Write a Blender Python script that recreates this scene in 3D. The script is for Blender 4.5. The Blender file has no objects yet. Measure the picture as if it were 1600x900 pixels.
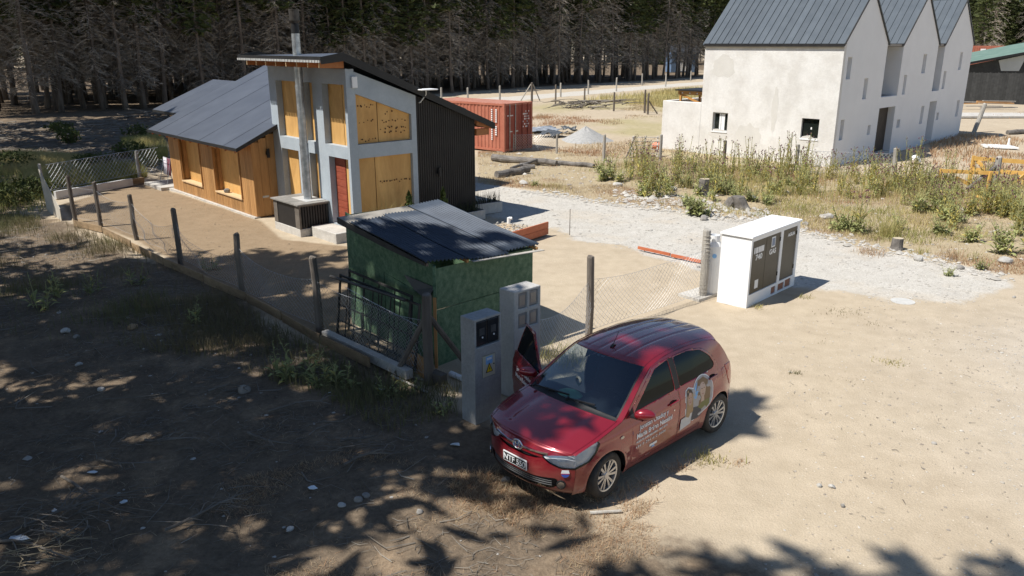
import bpy, bmesh, math, random
import numpy as np
from mathutils import Vector, Matrix
R = math.radians
scn = bpy.context.scene
COL = scn.collection

# ---------------------------------------------------------------- camera
FPX, HCAM = 1240.0, 5.4
PITCH = math.atan(383.0 / FPX)
cam_d = bpy.data.cameras.new('camera')
cam = bpy.data.objects.new('camera', cam_d); COL.objects.link(cam)
cam.location = (0, 0, HCAM)
cam.rotation_euler = (math.pi / 2 - PITCH, 0, 0)
cam_d.sensor_width = 36.0
cam_d.lens = FPX / 1600.0 * 36.0
cam_d.clip_start = 0.1; cam_d.clip_end = 5000
scn.camera = cam

# ---------------------------------------------------------------- sky and sun
SUN_EL = 56.5
SHADOW_AZ = 22.0                                  # direction in which shadows fall, degrees from +X
sx, sy = -math.cos(R(SHADOW_AZ)), -math.sin(R(SHADOW_AZ))
w = bpy.data.worlds.new('World'); scn.world = w; w.use_nodes = True
nt = w.node_tree
sky = nt.nodes.new('ShaderNodeTexSky'); sky.sky_type = 'NISHITA'; sky.sun_disc = False
sky.sun_elevation = R(SUN_EL); sky.sun_rotation = math.atan2(sx, sy)
sky.altitude = 800; sky.air_density = 1.0; sky.dust_density = 0.4; sky.ozone_density = 1.5
bg = nt.nodes['Background']; bg.inputs['Strength'].default_value = 0.085
nt.links.new(sky.outputs[0], bg.inputs['Color'])
sd = bpy.data.lights.new('sun', 'SUN'); sd.energy = 4.6; sd.angle = R(0.53); sd.color = (1.0, 0.965, 0.905)
sun = bpy.data.objects.new('sun', sd); COL.objects.link(sun)
sun.location = (-30, -20, 60)
d = Vector((-sx * math.cos(R(SUN_EL)), -sy * math.cos(R(SUN_EL)), -math.sin(R(SUN_EL))))
sun.rotation_euler = d.to_track_quat('-Z', 'Y').to_euler()
scn.view_settings.view_transform = 'Standard'
scn.view_settings.look = 'None'
scn.view_settings.exposure = 0.48
scn.view_settings.gamma = 1.0
scn.render.engine = 'CYCLES'
scn.cycles.max_bounces = 6; scn.cycles.transparent_max_bounces = 12
scn.cycles.use_denoising = True

# ---------------------------------------------------------------- geometry helpers
_s, _c = math.sin(PITCH), math.cos(PITCH)
def G(u, v, z=0.0):
    """ground point (height z) that a pixel of the 1600x900 photo looks at"""
    dx, dy, dz = u - 800, FPX * _c + (450 - v) * _s, -FPX * _s + (450 - v) * _c
    t = (z - HCAM) / dz
    return Vector((dx * t, dy * t, z))

class MB:
    """collects shapes and links them as one mesh object"""
    def __init__(self): self.v = []; self.f = []; self.m = []
    def add(self, vs, fs, mi=0):
        o = len(self.v)
        self.v.extend(tuple(p) for p in vs)
        self.f.extend(tuple(i + o for i in f) for f in fs)
        self.m.extend([mi] * len(fs))
        return self
    def box(self, x0, x1, y0, y1, z0, z1, mi=0):
        vs = [(x, y, z) for x in (x0, x1) for y in (y0, y1) for z in (z0, z1)]
        return self.add(vs, [(0, 1, 3, 2), (4, 6, 7, 5), (0, 4, 5, 1), (2, 3, 7, 6), (0, 2, 6, 4), (1, 5, 7, 3)], mi)
    def beam(self, p, q, wd, ht, mi=0, up=(0, 0, 1)):
        """rectangular bar from p to q"""
        p, q = Vector(p), Vector(q); a = (q - p).normalized(); up = Vector(up)
        s = a.cross(up)
        if s.length < 1e-4: s = a.cross(Vector((1, 0, 0)))
        s.normalize(); u = s.cross(a).normalized()
        s *= wd / 2; u *= ht / 2
        vs = [p - s - u, p + s - u, p + s + u, p - s + u, q - s - u, q + s - u, q + s + u, q - s + u]
        return self.add(vs, [(0, 3, 2, 1), (4, 5, 6, 7), (0, 1, 5, 4), (1, 2, 6, 5), (2, 3, 7, 6), (3, 0, 4, 7)], mi)
    def tube(self, pts, rs, n=8, mi=0, cap=True):
        pts = [Vector(p) for p in pts]
        if not hasattr(rs, '__len__'): rs = [rs] * len(pts)
        o = len(self.v); k = len(pts); ref = None
        for i, p in enumerate(pts):
            a = (pts[min(i + 1, k - 1)] - pts[max(i - 1, 0)]).normalized()
            if ref is None:
                ref = a.cross(Vector((0, 0, 1)))
                if ref.length < 1e-3: ref = Vector((1, 0, 0))
            ref = (ref - a * ref.dot(a)).normalized()
            b = a.cross(ref)
            for j in range(n):
                t = 2 * math.pi * j / n
                self.v.append(tuple(p + (ref * math.cos(t) + b * math.sin(t)) * rs[i]))
        nf = 0
        for i in range(k - 1):
            for j in range(n):
                j2 = (j + 1) % n
                self.f.append((o + i * n + j, o + i * n + j2, o + (i + 1) * n + j2, o + (i + 1) * n + j)); nf += 1
        if cap:
            self.f.append(tuple(o + j for j in reversed(range(n)))); nf += 1
            self.f.append(tuple(o + (k - 1) * n + j for j in range(n))); nf += 1
        self.m.extend([mi] * nf)
        return self
    def prism(self, poly, vec, mi=0):
        """polygon (3-D points) pushed along vec"""
        vec = Vector(vec); n = len(poly)
        vs = [Vector(p) for p in poly] + [Vector(p) + vec for p in poly]
        fs = [tuple(range(n)), tuple(reversed(range(n, 2 * n)))]
        fs += [(i, n + i, n + (i + 1) % n, (i + 1) % n) for i in range(n)]
        return self.add(vs, fs, mi)
    def disc(self, c, r, axis, n=20, mi=0, h=0.01):
        c = Vector(c); a = Vector(axis).normalized()
        return self.tube([c - a * h / 2, c + a * h / 2], r, n, mi)
    def build(self, name, mat, parent=None, smooth=False, loc=None, rotz=0, bevel=0, recalc=True, weld=False):
        me = bpy.data.meshes.new(name)
        me.from_pydata([tuple(p) for p in self.v], [], self.f)
        mats = mat if isinstance(mat, (list, tuple)) else [mat]
        for m in mats: me.materials.append(m)
        if len(mats) > 1: me.polygons.foreach_set('material_index', self.m)
        if recalc or weld:
            bm = bmesh.new(); bm.from_mesh(me)
            if weld: bmesh.ops.remove_doubles(bm, verts=bm.verts, dist=1e-4)
            bmesh.ops.recalc_face_normals(bm, faces=bm.faces)
            bm.to_mesh(me); bm.free()
        if smooth: me.polygons.foreach_set('use_smooth', [True] * len(me.polygons))
        me.update()
        o = bpy.data.objects.new(name, me); COL.objects.link(o)
        if parent: o.parent = parent
        if loc is not None: o.location = loc
        o.rotation_euler[2] = rotz
        if bevel:
            b = o.modifiers.new('edge', 'BEVEL'); b.width = bevel; b.segments = 2; b.limit_method = 'ANGLE'; b.angle_limit = R(40)
        return o

def np_mesh(name, V, F, mat, parent=None, smooth=False, cols=None):
    """mesh from numpy arrays: V (n,3); F (m,3|4); cols (n,) float attribute 'tint'"""
    me = bpy.data.meshes.new(name)
    me.vertices.add(len(V)); me.vertices.foreach_set('co', np.asarray(V, np.float32).ravel())
    k = F.shape[1]
    me.loops.add(F.size); me.loops.foreach_set('vertex_index', F.astype(np.int32).ravel())
    me.polygons.add(len(F))
    me.polygons.foreach_set('loop_start', np.arange(0, F.size, k, dtype=np.int32))
    me.materials.append(mat)
    if smooth: me.polygons.foreach_set('use_smooth', np.ones(len(F), bool))
    if cols is not None:
        a = me.attributes.new('tint', 'FLOAT', 'POINT'); a.data.foreach_set('value', np.asarray(cols, np.float32))
    me.update(calc_edges=True); me.validate()
    o = bpy.data.objects.new(name, me); COL.objects.link(o)
    if parent: o.parent = parent
    return o

def tag(o, label=None, cat=None, group=None, kind=None):
    if label: o['label'] = label
    if cat: o['category'] = cat
    if group: o['group'] = group
    if kind: o['kind'] = kind
    return o
def thing(name, label, cat, loc=(0, 0, 0), rotz=0, group=None):
    o = bpy.data.objects.new(name, None); COL.objects.link(o)
    o.empty_display_size = 0.2
    o.location = loc; o.rotation_euler = (0, 0, rotz)
    return tag(o, label, cat, group)
def copy_tree(o, parent=None):
    c = o.copy(); COL.objects.link(c); c.parent = parent
    for ch in list(o.children): copy_tree(ch, c)
    return c

# value noise on numpy arrays
_rng = np.random.default_rng(7)
_tab = _rng.random((256, 256))
def vnoise(x, y, sc=1.0):
    x = np.asarray(x) * sc + 1000.3; y = np.asarray(y) * sc + 1000.7
    xi = np.floor(x).astype(int); yi = np.floor(y).astype(int); fx = x - xi; fy = y - yi
    fx = fx * fx * (3 - 2 * fx); fy = fy * fy * (3 - 2 * fy)
    g = lambda a, b: _tab[a % 256, b % 256]
    return (g(xi, yi) * (1 - fx) + g(xi + 1, yi) * fx) * (1 - fy) + (g(xi, yi + 1) * (1 - fx) + g(xi + 1, yi + 1) * fx) * fy
def fbm(x, y, sc=1.0, o=4):
    t = 0; a = 0.5; n = 0
    for k in range(o): t = t + a * vnoise(x, y, sc * 2 ** k); n += a; a *= .5
    return t / n
def sdf(P, X, Y):
    """signed distance to polygon P (positive inside)"""
    P = [(p[0], p[1]) for p in P]; n = len(P)
    dmin = np.full(np.shape(X), 1e9); ins = np.zeros(np.shape(X), bool)
    for i in range(n):
        (ax, ay), (bx, by) = P[i], P[(i + 1) % n]
        ex, ey = bx - ax, by - ay
        t = np.clip(((X - ax) * ex + (Y - ay) * ey) / (ex * ex + ey * ey + 1e-12), 0, 1)
        dmin = np.minimum(dmin, np.hypot(X - ax - t * ex, Y - ay - t * ey))
        if abs(ey) > 1e-9:
            cr = ((ay > Y) != (by > Y)) & (X < (bx - ax) * (Y - ay) / ey + ax)
            ins ^= cr
    return np.where(ins, dmin, -dmin)
def sstep(d, w): t = np.clip(d / w * .5 + .5, 0, 1); return t * t * (3 - 2 * t)

# ---------------------------------------------------------------- materials
def _ramp(nt, c1, c2, p1=.3, p2=.7):
    r = nt.nodes.new('ShaderNodeValToRGB')
    r.color_ramp.elements[0].color = (*c1, 1); r.color_ramp.elements[0].position = p1
    r.color_ramp.elements[1].color = (*c2, 1); r.color_ramp.elements[1].position = p2
    return r
def mat(name, c1, c2=None, scale=4.0, rough=.8, bump=0.0, bscale=40.0, metal=0.0, stretch=(1, 1, 1), p=(.3, .7),
        rnd=0.0, spec=.35, coat=0.0, tint=None, trans=0.0, detail=6, fine=0.0, dist=0.0):
    m = bpy.data.materials.new(name); m.use_nodes = True; nt = m.node_tree; N = nt.nodes; L = nt.links
    b = N['Principled BSDF']
    b.inputs['Roughness'].default_value = rough; b.inputs['Metallic'].default_value = metal
    b.inputs['Specular IOR Level'].default_value = spec
    b.inputs['Coat Weight'].default_value = coat; b.inputs['Coat Roughness'].default_value = .04
    c2 = c2 or tuple(x * .8 for x in c1)
    tc = N.new('ShaderNodeTexCoord'); mp = N.new('ShaderNodeMapping'); mp.inputs['Scale'].default_value = stretch
    L.new(tc.outputs['Object'], mp.inputs[0])
    no = N.new('ShaderNodeTexNoise'); no.inputs['Scale'].default_value = scale; no.inputs['Detail'].default_value = detail
    no.inputs['Roughness'].default_value = .62; no.inputs['Distortion'].default_value = dist
    L.new(mp.outputs[0], no.inputs['Vector'])
    r = _ramp(nt, c1, c2, *p); L.new(no.outputs['Fac'], r.inputs[0]); out = r.outputs[0]
    if fine:
        n2 = N.new('ShaderNodeTexNoise'); n2.inputs['Scale'].default_value = scale * 9; n2.inputs['Detail'].default_value = 3
        L.new(mp.outputs[0], n2.inputs['Vector'])
        mr = N.new('ShaderNodeMapRange'); mr.inputs[1].default_value = .25; mr.inputs[2].default_value = .75
        mr.inputs[3].default_value = 1 - fine; mr.inputs[4].default_value = 1 + fine
        L.new(n2.outputs['Fac'], mr.inputs[0])
        mx = N.new('ShaderNodeMix'); mx.data_type = 'RGBA'; mx.blend_type = 'MULTIPLY'; mx.inputs[0].default_value = 1
        L.new(out, mx.inputs[6]); L.new(mr.outputs[0], mx.inputs[7]); out = mx.outputs[2]
    if tint is not None:      # per-vertex variation attribute
        at = N.new('ShaderNodeAttribute'); at.attribute_name = 'tint'
        mx = N.new('ShaderNodeMix'); mx.data_type = 'RGBA'
        L.new(at.outputs['Fac'], mx.inputs[0]); L.new(out, mx.inputs[6]); mx.inputs[7].default_value = (*tint, 1); out = mx.outputs[2]
    if rnd:
        oi = N.new('ShaderNodeObjectInfo'); hs = N.new('ShaderNodeHueSaturation')
        mr = N.new('ShaderNodeMapRange'); mr.inputs[3].default_value = 1 - rnd; mr.inputs[4].default_value = 1 + rnd
        L.new(oi.outputs['Random'], mr.inputs[0]); L.new(mr.outputs[0], hs.inputs['Value']); L.new(out, hs.inputs['Color']); out = hs.outputs[0]
    L.new(out, b.inputs['Base Color'])
    if bump:
        nb = N.new('ShaderNodeTexNoise'); nb.inputs['Scale'].default_value = bscale; nb.inputs['Detail'].default_value = 5
        L.new(mp.outputs[0], nb.inputs['Vector'])
        bp = N.new('ShaderNodeBump'); bp.inputs['Strength'].default_value = min(1, bump); bp.inputs['Distance'].default_value = .02
        L.new(nb.outputs['Fac'], bp.inputs['Height']); L.new(bp.outputs[0], b.inputs['Normal'])
    if trans:
        out_n = N['Material Output']
        tr = N.new('ShaderNodeBsdfTranslucent'); L.new(out, tr.inputs['Color'])
        ms = N.new('ShaderNodeMixShader'); ms.inputs[0].default_value = trans
        L.new(b.outputs[0], ms.inputs[1]); L.new(tr.outputs[0], ms.inputs[2]); L.new(ms.outputs[0], out_n.inputs['Surface'])
    return m
# ================================================================ ground
def pg(*uv): return [G(u, v) for u, v in uv]
ROAD = pg((745, 334), (800, 347), (862, 354), (905, 371), (1000, 391), (1098, 416), (1180, 440), (1300, 446), (1400, 470), (1490, 466), (1562, 442), (1545, 428), (1450, 402), (1350, 383), (1250, 360), (1150, 341), (1050, 329), (950, 317), (850, 302), (745, 287)) + [Vector((-9, 39, 0)), Vector((-16, 47, 0)), Vector((-18, 44, 0)), Vector((-6, 30, 0))]
YARD = pg((95, 318), (240, 279), (268, 298), (410, 345), (440, 372), (545, 384), (552, 520), (670, 590), (500, 520), (380, 460), (283, 412), (213, 374), (158, 353), (118, 346))
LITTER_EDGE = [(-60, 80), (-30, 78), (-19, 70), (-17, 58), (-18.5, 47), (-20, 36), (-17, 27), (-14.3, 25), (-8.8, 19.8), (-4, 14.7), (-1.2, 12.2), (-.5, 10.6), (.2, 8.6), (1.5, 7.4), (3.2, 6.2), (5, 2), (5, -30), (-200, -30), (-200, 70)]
FOREST = [(-120, -15), (-100, 30), (-52, 51), (-38, 66), (-24, 76), (-9, 91), (3, 106), (19, 122), (36, 143), (62, 170), (160, 260), (100, 340), (-40, 260), (-200, 120)]
FARROAD = [(-20, 69), (-15, 72), (-8, 79), (3, 90), (19, 110), (31, 124), (44, 140), (70, 170), (72, 166), (47, 138), (34, 120), (22, 107), (7, 88), (-4, 75), (-13, 68), (-19, 66)]
BANK = pg((745, 236), (860, 232), (1000, 243), (1130, 257), (1300, 268), (1460, 278), (1600, 290), (1700, 300), (1700, 440), (1560, 428), (1450, 400), (1350, 381), (1250, 358), (1150, 339), (1050, 327), (950, 315), (850, 300), (745, 285))
PLOTZ = [(-6, 46), (2, 43), (12, 38), (9, 46), (18, 62), (30, 90), (34, 112), (18, 96), (4, 76), (-6, 66)]
FARGREEN = [(7, 81), (20, 96), (34, 112), (30, 84), (21, 68), (14, 70)]
LEFTGREEN = pg((-60, 240), (60, 244), (240, 262), (262, 255), (262, 225), (250, 215), (190, 222), (230, 276), (90, 300), (70, 330), (-60, 330))
PALE = [(9, 3), (8.2, 9), (9, 12), (10.5, 14), (13, 15.5), (30, 12), (40, 3)]

def axis(lo, a, b, hi, st):
    o = [-700, -400, -250]
    x = lo
    pre = list(np.linspace(lo, a, max(2, int((a - lo) / 1.5)), endpoint=False))
    mid = list(np.arange(a, b, st))
    post = list(np.linspace(b, hi, max(2, int((hi - b) / 1.5))))
    return np.array([lo - 500, lo - 200, lo - 60] + pre + mid + post + [hi + 60, hi + 200, hi + 600])
gx = axis(-60, -19, 24, 60, .2); gy = axis(-20, 5, 33, 140, .2)
GX, GY = np.meshgrid(gx, gy)
wx = GX + (fbm(GX, GY, .35, 4) - .5) * 3.2; wy = GY + (fbm(GX + 50, GY, .35, 4) - .5) * 3.2
sx_ = GX + (fbm(GX, GY, .9, 3) - .5) * 1.1; sy_ = GY + (fbm(GX + 50, GY, .9, 3) - .5) * 1.1
z_road = sstep(sdf(ROAD, sx_, sy_), .5)
z_yard = sstep(sdf(YARD, GX, GY), .3)
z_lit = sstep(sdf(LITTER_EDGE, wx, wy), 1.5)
z_for = sstep(sdf(FOREST, wx, wy), 3)
z_far = sstep(sdf(FARROAD, sx_, sy_), 1.2)
z_bank = sstep(sdf(BANK, sx_, sy_), .6)
z_fg = np.maximum(sstep(sdf(FARGREEN, wx, wy), 4), .75 * sstep(sdf(PLOTZ, wx, wy), 3) * np.clip((fbm(GX, GY, .18, 4) - .40) / .2, 0, 1))
z_pale = sstep(sdf(PALE, wx, wy), 4)
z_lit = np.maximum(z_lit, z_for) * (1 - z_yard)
GZ = (fbm(GX, GY, .5, 4) - .5) * .10 + (fbm(GX, GY, 3.0, 2) - .5) * .025
GZ = GZ + z_bank * (.05 + .25 * (fbm(GX, GY, .45, 3) - .5)) + z_lit * (fbm(GX, GY, 1.2, 3) - .5) * .14
GZ = GZ - z_road * .015 - .04
far_ = np.clip((np.hypot(GX, GY - 20) - 55) / 60, 0, 1)
GZ = GZ * (1 - far_) - .05 * far_
def hgt(x, y):
    i = np.clip(np.searchsorted(gx, x) - 1, 0, len(gx) - 2); j = np.clip(np.searchsorted(gy, y) - 1, 0, len(gy) - 2)
    fx = (x - gx[i]) / (gx[i + 1] - gx[i]); fy = (y - gy[j]) / (gy[j + 1] - gy[j])
    return (GZ[j, i] * (1 - fx) + GZ[j, i + 1] * fx) * (1 - fy) + (GZ[j + 1, i] * (1 - fx) + GZ[j + 1, i + 1] * fx) * fy
def on(x, y, dz=0): return Vector((x, y, float(hgt(x, y)) + dz))
def onp(u, v, dz=0): p = G(u, v); return on(p.x, p.y, dz)

def ground_material():
    m = bpy.data.materials.new('ground'); m.use_nodes = True; nt = m.node_tree; N = nt.nodes; L = nt.links
    b = N['Principled BSDF']; b.inputs['Roughness'].default_value = .95; b.inputs['Specular IOR Level'].default_value = .1
    tc = N.new('ShaderNodeTexCoord')
    def noise(s, d=6, rgh=.6):
        n = N.new('ShaderNodeTexNoise'); n.inputs['Scale'].default_value = s; n.inputs['Detail'].default_value = d; n.inputs['Roughness'].default_value = rgh
        L.new(tc.outputs['Object'], n.inputs['Vector']); return n.outputs['Fac']
    def ramp(f, c1, c2, a=.3, e=.7):
        r = _ramp(nt, c1, c2, a, e); L.new(f, r.inputs[0]); return r.outputs[0]
    def mix(f, a, c, bt='MIX'):
        x = N.new('ShaderNodeMix'); x.data_type = 'RGBA'; x.blend_type = bt
        if isinstance(f, (int, float)): x.inputs[0].default_value = f
        else: L.new(f, x.inputs[0])
        for k, s in ((6, a), (7, c)):
            if isinstance(s, tuple): x.inputs[k].default_value = (*s, 1)
            else: L.new(s, x.inputs[k])
        return x.outputs[2]
    def attr(n):
        a = N.new('ShaderNodeAttribute'); a.attribute_name = n; return a.outputs['Fac']
    def math_(op, a, c):
        x = N.new('ShaderNodeMath'); x.operation = op
        for k, s in ((0, a), (1, c)):
            if isinstance(s, (int, float)): x.inputs[k].default_value = s
            else: L.new(s, x.inputs[k])
        x.use_clamp = True
        return x.outputs[0]
    def maskn(a, nz, amt):      # sharpen a zone edge with noise
        s = math_('MULTIPLY_ADD', nz, amt); s.node.inputs[2].default_value = -amt * .5
        s.node.use_clamp = False
        t = N.new('ShaderNodeMath'); t.operation = 'ADD'; L.new(a, t.inputs[0]); L.new(s, t.inputs[1])
        r = N.new('ShaderNodeMapRange'); r.interpolation_type = 'SMOOTHSTEP'; r.inputs[1].default_value = .3; r.inputs[2].default_value = .7
        L.new(t.outputs[0], r.inputs[0]); return r.outputs[0]
    big, mid, fine, grit = noise(.45, 5), noise(2.6, 7), noise(14, 6, .7), noise(70, 4, .7)
    vo = N.new('ShaderNodeTexVoronoi'); vo.inputs['Scale'].default_value = 16; L.new(tc.outputs['Object'], vo.inputs['Vector'])
    vo2 = N.new('ShaderNodeTexVoronoi'); vo2.inputs['Scale'].default_value = 38; L.new(tc.outputs['Object'], vo2.inputs['Vector'])
    sand = mix(.5, ramp(big, (.405, .325, .23), (.49, .405, .292)), ramp(mid, (.345, .285, .205), (.50, .42, .315)))
    sand = mix(math_('MULTIPLY', attr('z_pale'), .85), sand, ramp(mid, (.42, .39, .345), (.50, .465, .415)))
    # scattered pebbles: lighter and darker specks
    sp = ramp(vo.outputs['Distance'], (1, 1, 1), (0, 0, 0), .10, .16)
    spc = ramp(vo.outputs['Color'], (.28, .22, .15), (.72, .66, .56), .35, .65)
    few = ramp(noise(3.1, 3), (0, 0, 0), (1, 1, 1), .50, .62)
    sand = mix(mix(1.0, sp, few, 'MULTIPLY'), sand, spc)
    yard = mix(.5, ramp(mid, (.225, .162, .10), (.31, .23, .15)), ramp(fine, (.22, .16, .10), (.33, .245, .16)))
    grav = mix(.55, ramp(vo2.outputs['Color'], (.36, .335, .295), (.58, .55, .495), .2, .8), ramp(mid, (.41, .38, .33), (.54, .51, .455)))
    grav = mix(math_('MULTIPLY', ramp(big, (0, 0, 0), (1, 1, 1), .5, .75), .6), grav, (.47, .385, .28))
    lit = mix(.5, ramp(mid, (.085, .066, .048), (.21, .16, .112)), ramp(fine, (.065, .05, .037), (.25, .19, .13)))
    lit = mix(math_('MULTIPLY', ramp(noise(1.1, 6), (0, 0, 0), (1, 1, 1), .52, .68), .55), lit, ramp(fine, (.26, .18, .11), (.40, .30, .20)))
    bank = mix(.55, ramp(mid, (.33, .26, .165), (.46, .38, .26)), ramp(fine, (.28, .22, .13), (.46, .385, .26)))
    green = ramp(mid, (.26, .235, .09), (.38, .33, .16))
    c = mix(maskn(attr('z_bank'), fine, .7), sand, bank)
    c = mix(math_('MULTIPLY', attr('z_green'), .8), c, green)
    c = mix(maskn(attr('z_road'), fine, .8), c, grav)
    c = mix(maskn(attr('z_far'), fine, .5), c, mix(.5, grav, (.5, .47, .42)))
    c = mix(maskn(attr('z_yard'), fine, .3), c, yard)
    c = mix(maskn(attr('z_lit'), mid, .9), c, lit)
    c = mix(.35, c, mix(1.0, c, ramp(grit, (.55, .55, .55), (1.4, 1.4, 1.4), .3, .7), 'MULTIPLY'))
    L.new(c, b.inputs['Base Color'])
    h = math_('ADD', math_('MULTIPLY', fine, .6), math_('MULTIPLY', grit, .25))
    h = math_('ADD', h, math_('MULTIPLY', vo2.outputs['Distance'], .3))
    bp = N.new('ShaderNodeBump'); bp.inputs['Strength'].default_value = .55; bp.inputs['Distance'].default_value = .03
    L.new(h, bp.inputs['Height']); L.new(bp.outputs[0], b.inputs['Normal'])
    return m
ny, nx = GX.shape
V = np.stack([GX, GY, GZ], -1).reshape(-1, 3)
ii = np.arange(ny * nx).reshape(ny, nx)
F = np.stack([ii[:-1, :-1], ii[:-1, 1:], ii[1:, 1:], ii[1:, :-1]], -1).reshape(-1, 4)
gmat = ground_material()
fc = lambda a: (a[:-1, :-1] + a[1:, 1:] + a[1:, :-1] + a[:-1, 1:]).ravel() / 4
zone = np.where(fc(z_road) > .5, 1, np.where(fc(z_yard) > .5, 2, np.where(fc(z_far) > .5, 3, 0)))
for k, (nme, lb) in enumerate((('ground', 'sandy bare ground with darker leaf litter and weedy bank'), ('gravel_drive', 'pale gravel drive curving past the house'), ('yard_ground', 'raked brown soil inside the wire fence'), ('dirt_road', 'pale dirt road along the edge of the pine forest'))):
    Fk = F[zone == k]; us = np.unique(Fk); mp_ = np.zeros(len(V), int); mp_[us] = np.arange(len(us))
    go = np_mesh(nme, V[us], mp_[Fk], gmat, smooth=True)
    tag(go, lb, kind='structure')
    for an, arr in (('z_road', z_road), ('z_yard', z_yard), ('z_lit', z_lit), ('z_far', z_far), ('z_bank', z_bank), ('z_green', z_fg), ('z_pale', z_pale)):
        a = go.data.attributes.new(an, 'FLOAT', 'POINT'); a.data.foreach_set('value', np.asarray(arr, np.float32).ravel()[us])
# ================================================================ pine trees
M_bark = mat('bark', (.09, .07, .055), (.25, .205, .165), scale=3, stretch=(1, 1, .25), rough=.95, bump=.6, bscale=14, rnd=.25)
M_dead = mat('dead_wood', (.20, .17, .138), (.46, .41, .345), scale=1.2, rough=.95, rnd=.3)
M_need = mat('pine_needles', (.05, .068, .022), (.125, .14, .045), scale=.9, rough=.8, rnd=.3, trans=.25)

def leaf_quads(rg, cs, size, flat=.35, n=1, asp=.33):
    """elongated needle-tuft faces at centres cs; returns V,F"""
    k = len(cs); cs = np.repeat(cs, n, 0); k = len(cs)
    a = rg.normal(size=(k, 3)); a[:, 2] *= flat; a /= np.linalg.norm(a, axis=1, keepdims=True)
    b = rg.normal(size=(k, 3)); b -= a * (a * b).sum(1, keepdims=True); b /= np.linalg.norm(b, axis=1, keepdims=True)
    s = size * rg.uniform(.6, 1.3, (k, 1)); a = a * s; b = b * s * asp
    V = np.stack([cs - a, cs + b * 1.0, cs + a, cs - b], 1).reshape(-1, 3)
    F = np.arange(4 * k).reshape(k, 4)
    return V, F

def pine(seed, H=19.0, dead0=2.0, live0=9.5, rad=.2, dead_n=5, dead_len=2.0, live_len=2.3, twigs=9, tuft=.34, live_n=6, per=14, step=.55):
    rg = np.random.default_rng(seed); rr = random.Random(seed)
    root = thing('pine_tree', 'pine', 'tree')
    t = MB()
    bend = [(rr.uniform(-.25, .25), rr.uniform(-.25, .25)) for _ in range(9)]
    pts = []; rs = []
    px = py = 0
    for i in range(10):
        z = H * i / 9
        if i: px += bend[i - 1][0] * .5; py += bend[i - 1][1] * .5
        pts.append((px, py, z - (.15 if i == 0 else 0))); rs.append(rad * (1.25 if i == 0 else 1.0) * (1 - .88 * i / 9))
    t.tube(pts, rs, 7)
    t.build('trunk', M_bark, root, smooth=True)
    def axis_at(z):
        f = min(max(z / H * 9, 0), 8.999); i = int(f); f -= i
        return np.array(pts[i]) * (1 - f) + np.array(pts[i + 1]) * f
    # dead branches: whorls of drooping limbs with twigs
    db = MB(); z = dead0
    while z < live0 + 2.0:
        k = rr.randint(max(2, dead_n - 2), dead_n); a0 = rr.uniform(0, 6.28)
        for j in range(k):
            a = a0 + 6.283 * j / k + rr.uniform(-.5, .5); ln = dead_len * rr.uniform(.45, 1.15) * (1.0 if z > dead0 + .8 else .75)
            o = axis_at(z + rr.uniform(-.15, .15)); dr = np.array([math.cos(a), math.sin(a), 0])
            up = rr.uniform(-.15, .35); sag = rr.uniform(.25, .75)
            P = [o + dr * ln * f + np.array([0, 0, ln * (up * f - sag * f * f)]) for f in (0, .33, .66, 1)]
            db.tube(P, [.028, .02, .013, .006], 3, cap=False)
            for q in range(twigs):
                f = rr.uniform(.22, 1); i = min(int(f * 3), 2); g = f * 3 - i
                p = P[i] * (1 - g) + P[i + 1] * g
                sd_ = rr.choice((-1, 1)) * rr.uniform(.4, 1.3); tl = rr.uniform(.25, .75) * (1.2 - .5 * f)
                td = np.array([math.cos(a + sd_), math.sin(a + sd_), rr.uniform(-.75, .15)]) * tl
                wv = np.cross(td, [0, 0, 1.]); wv = wv / (np.linalg.norm(wv) + 1e-6) * .011
                e = p + td; mdl = p + td * .55 + np.array([0, 0, .04])
                db.add([p - wv, p + wv, mdl + wv, e, mdl - wv], [(0, 1, 2, 3, 4)])
                for _ in range(2):
                    f2 = rr.uniform(.3, .95); p2 = p + td * f2
                    t2 = np.array([td[0] + rr.uniform(-.3, .3), td[1] + rr.uniform(-.3, .3), -abs(td[2]) * .4 - rr.uniform(0, .35)]) * .55
                    w2 = np.cross(t2, [0.3, .1, 1.]); w2 = w2 / (np.linalg.norm(w2) + 1e-6) * .009
                    db.add([p2 - w2, p2 + w2, p2 + t2], [(0, 1, 2)])
        z += step * rr.uniform(.6, 1.3)
    if dead_n: db.build('dead_branches', M_dead, root, recalc=False)
    # living crown
    cs = []; lb = MB(); z = live0
    while z < H - .3:
        k = rr.randint(live_n - 2, live_n); a0 = rr.uniform(0, 6.28); fz = (z - live0) / (H - live0)
        for j in range(k):
            a = a0 + 6.283 * j / k + rr.uniform(-.5, .5); ln = live_len * rr.uniform(.55, 1.1) * (1.05 - .75 * fz ** 1.5) * (.7 if fz < .08 else 1)
            o = axis_at(z); dr = np.array([math.cos(a), math.sin(a), 0]); up = rr.uniform(0, .45)
            P = [o + dr * ln * f + np.array([0, 0, ln * (up * f - .2 * f * f)]) for f in (0, .5, 1)]
            lb.tube(P, [.03, .02, .006], 3, cap=False)
            for q in range(per):
                f = rr.uniform(.25, 1.05); p = P[0] * (1 - f) + P[2] * f
                cs.append(p + rg.normal(size=3) * np.array([.22, .22, .13]) * ln * .4)
        z += step * rr.uniform(.8, 1.4)
    Vq, Fq = leaf_quads(rg, np.array(cs), tuft, n=2)
    o = np_mesh('crown', Vq, Fq, M_need, root)
    lb.build('live_branches', M_bark, root, recalc=False)
    return root

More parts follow.
